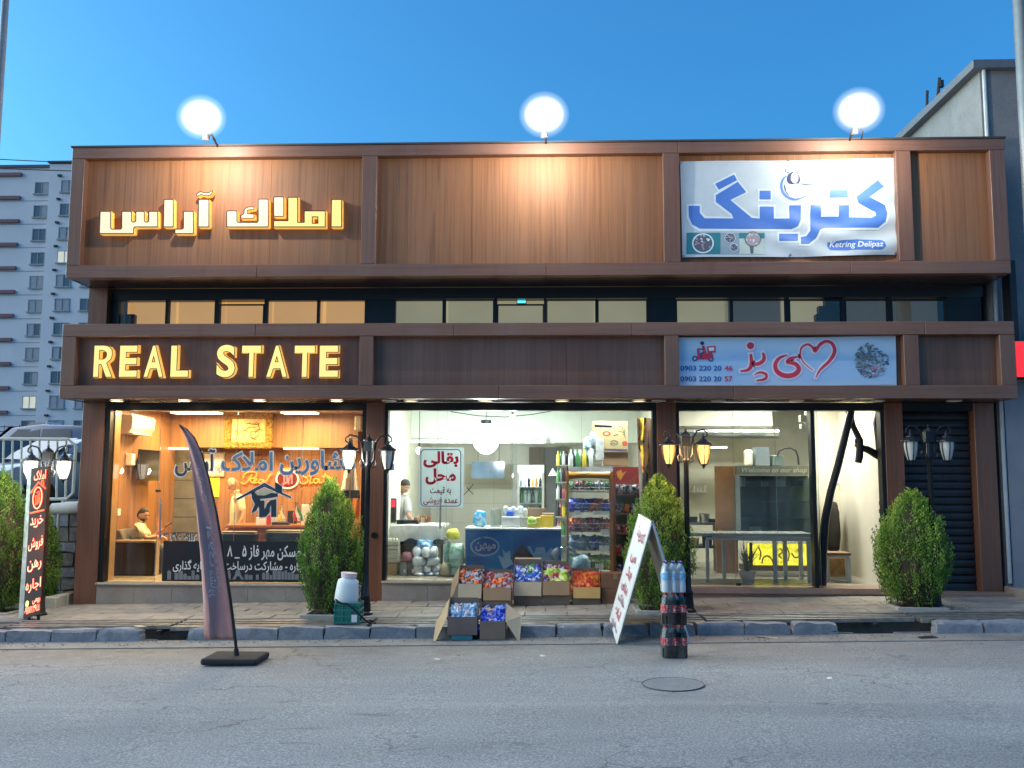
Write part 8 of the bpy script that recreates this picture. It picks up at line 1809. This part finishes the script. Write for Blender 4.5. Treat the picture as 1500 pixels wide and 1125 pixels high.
ph = W(245.5, 764, Ys+.10); o = MB().box(-.075, .075, -.04, .04, -.005, .005).build("mobile_phone", M_black, bevel=.003, origin=(0, 0, 0)); o.location = J['wrL']+Vector(J['fL']).normalized()*.13+Vector((0, 0, .03)); o.rotation_euler = (.3, -.5, 0); tag(o, "black mobile phone in the seated man's raised hand", "phone")
# standing man at the desk, facing left, head bowed
Ys = 2.72; zfl = zL
P = lambda x, y, Y=Ys: W(x, y, Y)
pel = P(347, 783); fl_ = lambda q: Vector((q.x, q.y, zfl+.075))
J = dict(pelvis=pel, chest=P(349, 741), neck=P(347, 722), head=P(341, 709), look=(-1, -.25, -.25),
         shL=P(351, 727, Ys-.2), elL=P(357, 756, Ys-.26), wrL=P(348, 774, Ys-.30), shR=P(345, 727, Ys+.2), elR=P(344, 755, Ys+.24), wrR=P(335, 772, Ys+.1),
         hipL=P(348, 786, Ys-.1), knL=P(348, 818, Ys-.1), anL=fl_(P(350, 845, Ys-.1)), hipR=P(347, 786, Ys+.1), knR=P(346, 818, Ys+.1), anR=fl_(P(348, 845, Ys+.12)), fL=(-.6, -.2, -.6), fR=(-.6, 0, -.6), palmL=(.4, .2, -.9), palmR=(.4, .2, -.9))
person("balding man in a cream short sleeved shirt standing behind the desk, looking down left", J, M_skin, pbr("cream_shirt", (.62, .53, .33), .8, var=.08, vs=20., bump=.03, bs=13), pbr("khaki_trousers", (.16, .13, .09), .8), M_ghair, bald, None)
# shopkeeper behind the counter, looking down right
Ys = 2.2
pel = P(582, 782, Ys); fl2 = lambda q: Vector((q.x, q.y, zM+.075))
J = dict(pelvis=pel, chest=P(583, 745, Ys), neck=P(586, 725, Ys-.03), head=P(592, 712.5, Ys-.08), look=(.75, -.6, -.5),
         shL=P(596, 733, Ys-.04), elL=P(599, 757, Ys-.22), wrL=P(606, 764, Ys-.5), shR=P(570, 735, Ys-.02), elR=P(567, 760, Ys-.16), wrR=P(579, 763, Ys-.48),
         hipL=P(589, 786, Ys), knL=P(589, 815, Ys-.03), anL=fl2(P(589, 840, Ys)), hipR=P(575, 786, Ys), knR=P(575, 815, Ys-.03), anR=fl2(P(575, 840, Ys)), fL=(.5, -.8, -.2), fR=(.6, -.7, -.2), palmL=(0, 0, -1), palmR=(0, 0, -1))
person("dark haired shopkeeper in a grey polo shirt leaning over the grocery counter", J, M_skin2, pbr("grey_polo", (.36, .35, .34), .8, var=.06, vs=20., bump=.03, bs=13), pbr("dark_trousers", (.05, .05, .06), .8), M_hair, lambda x, y, z: .12 if (z > .3 or (y < .2 and z > -.2)) and not (y > .6 and z < .5) else -.08, None)
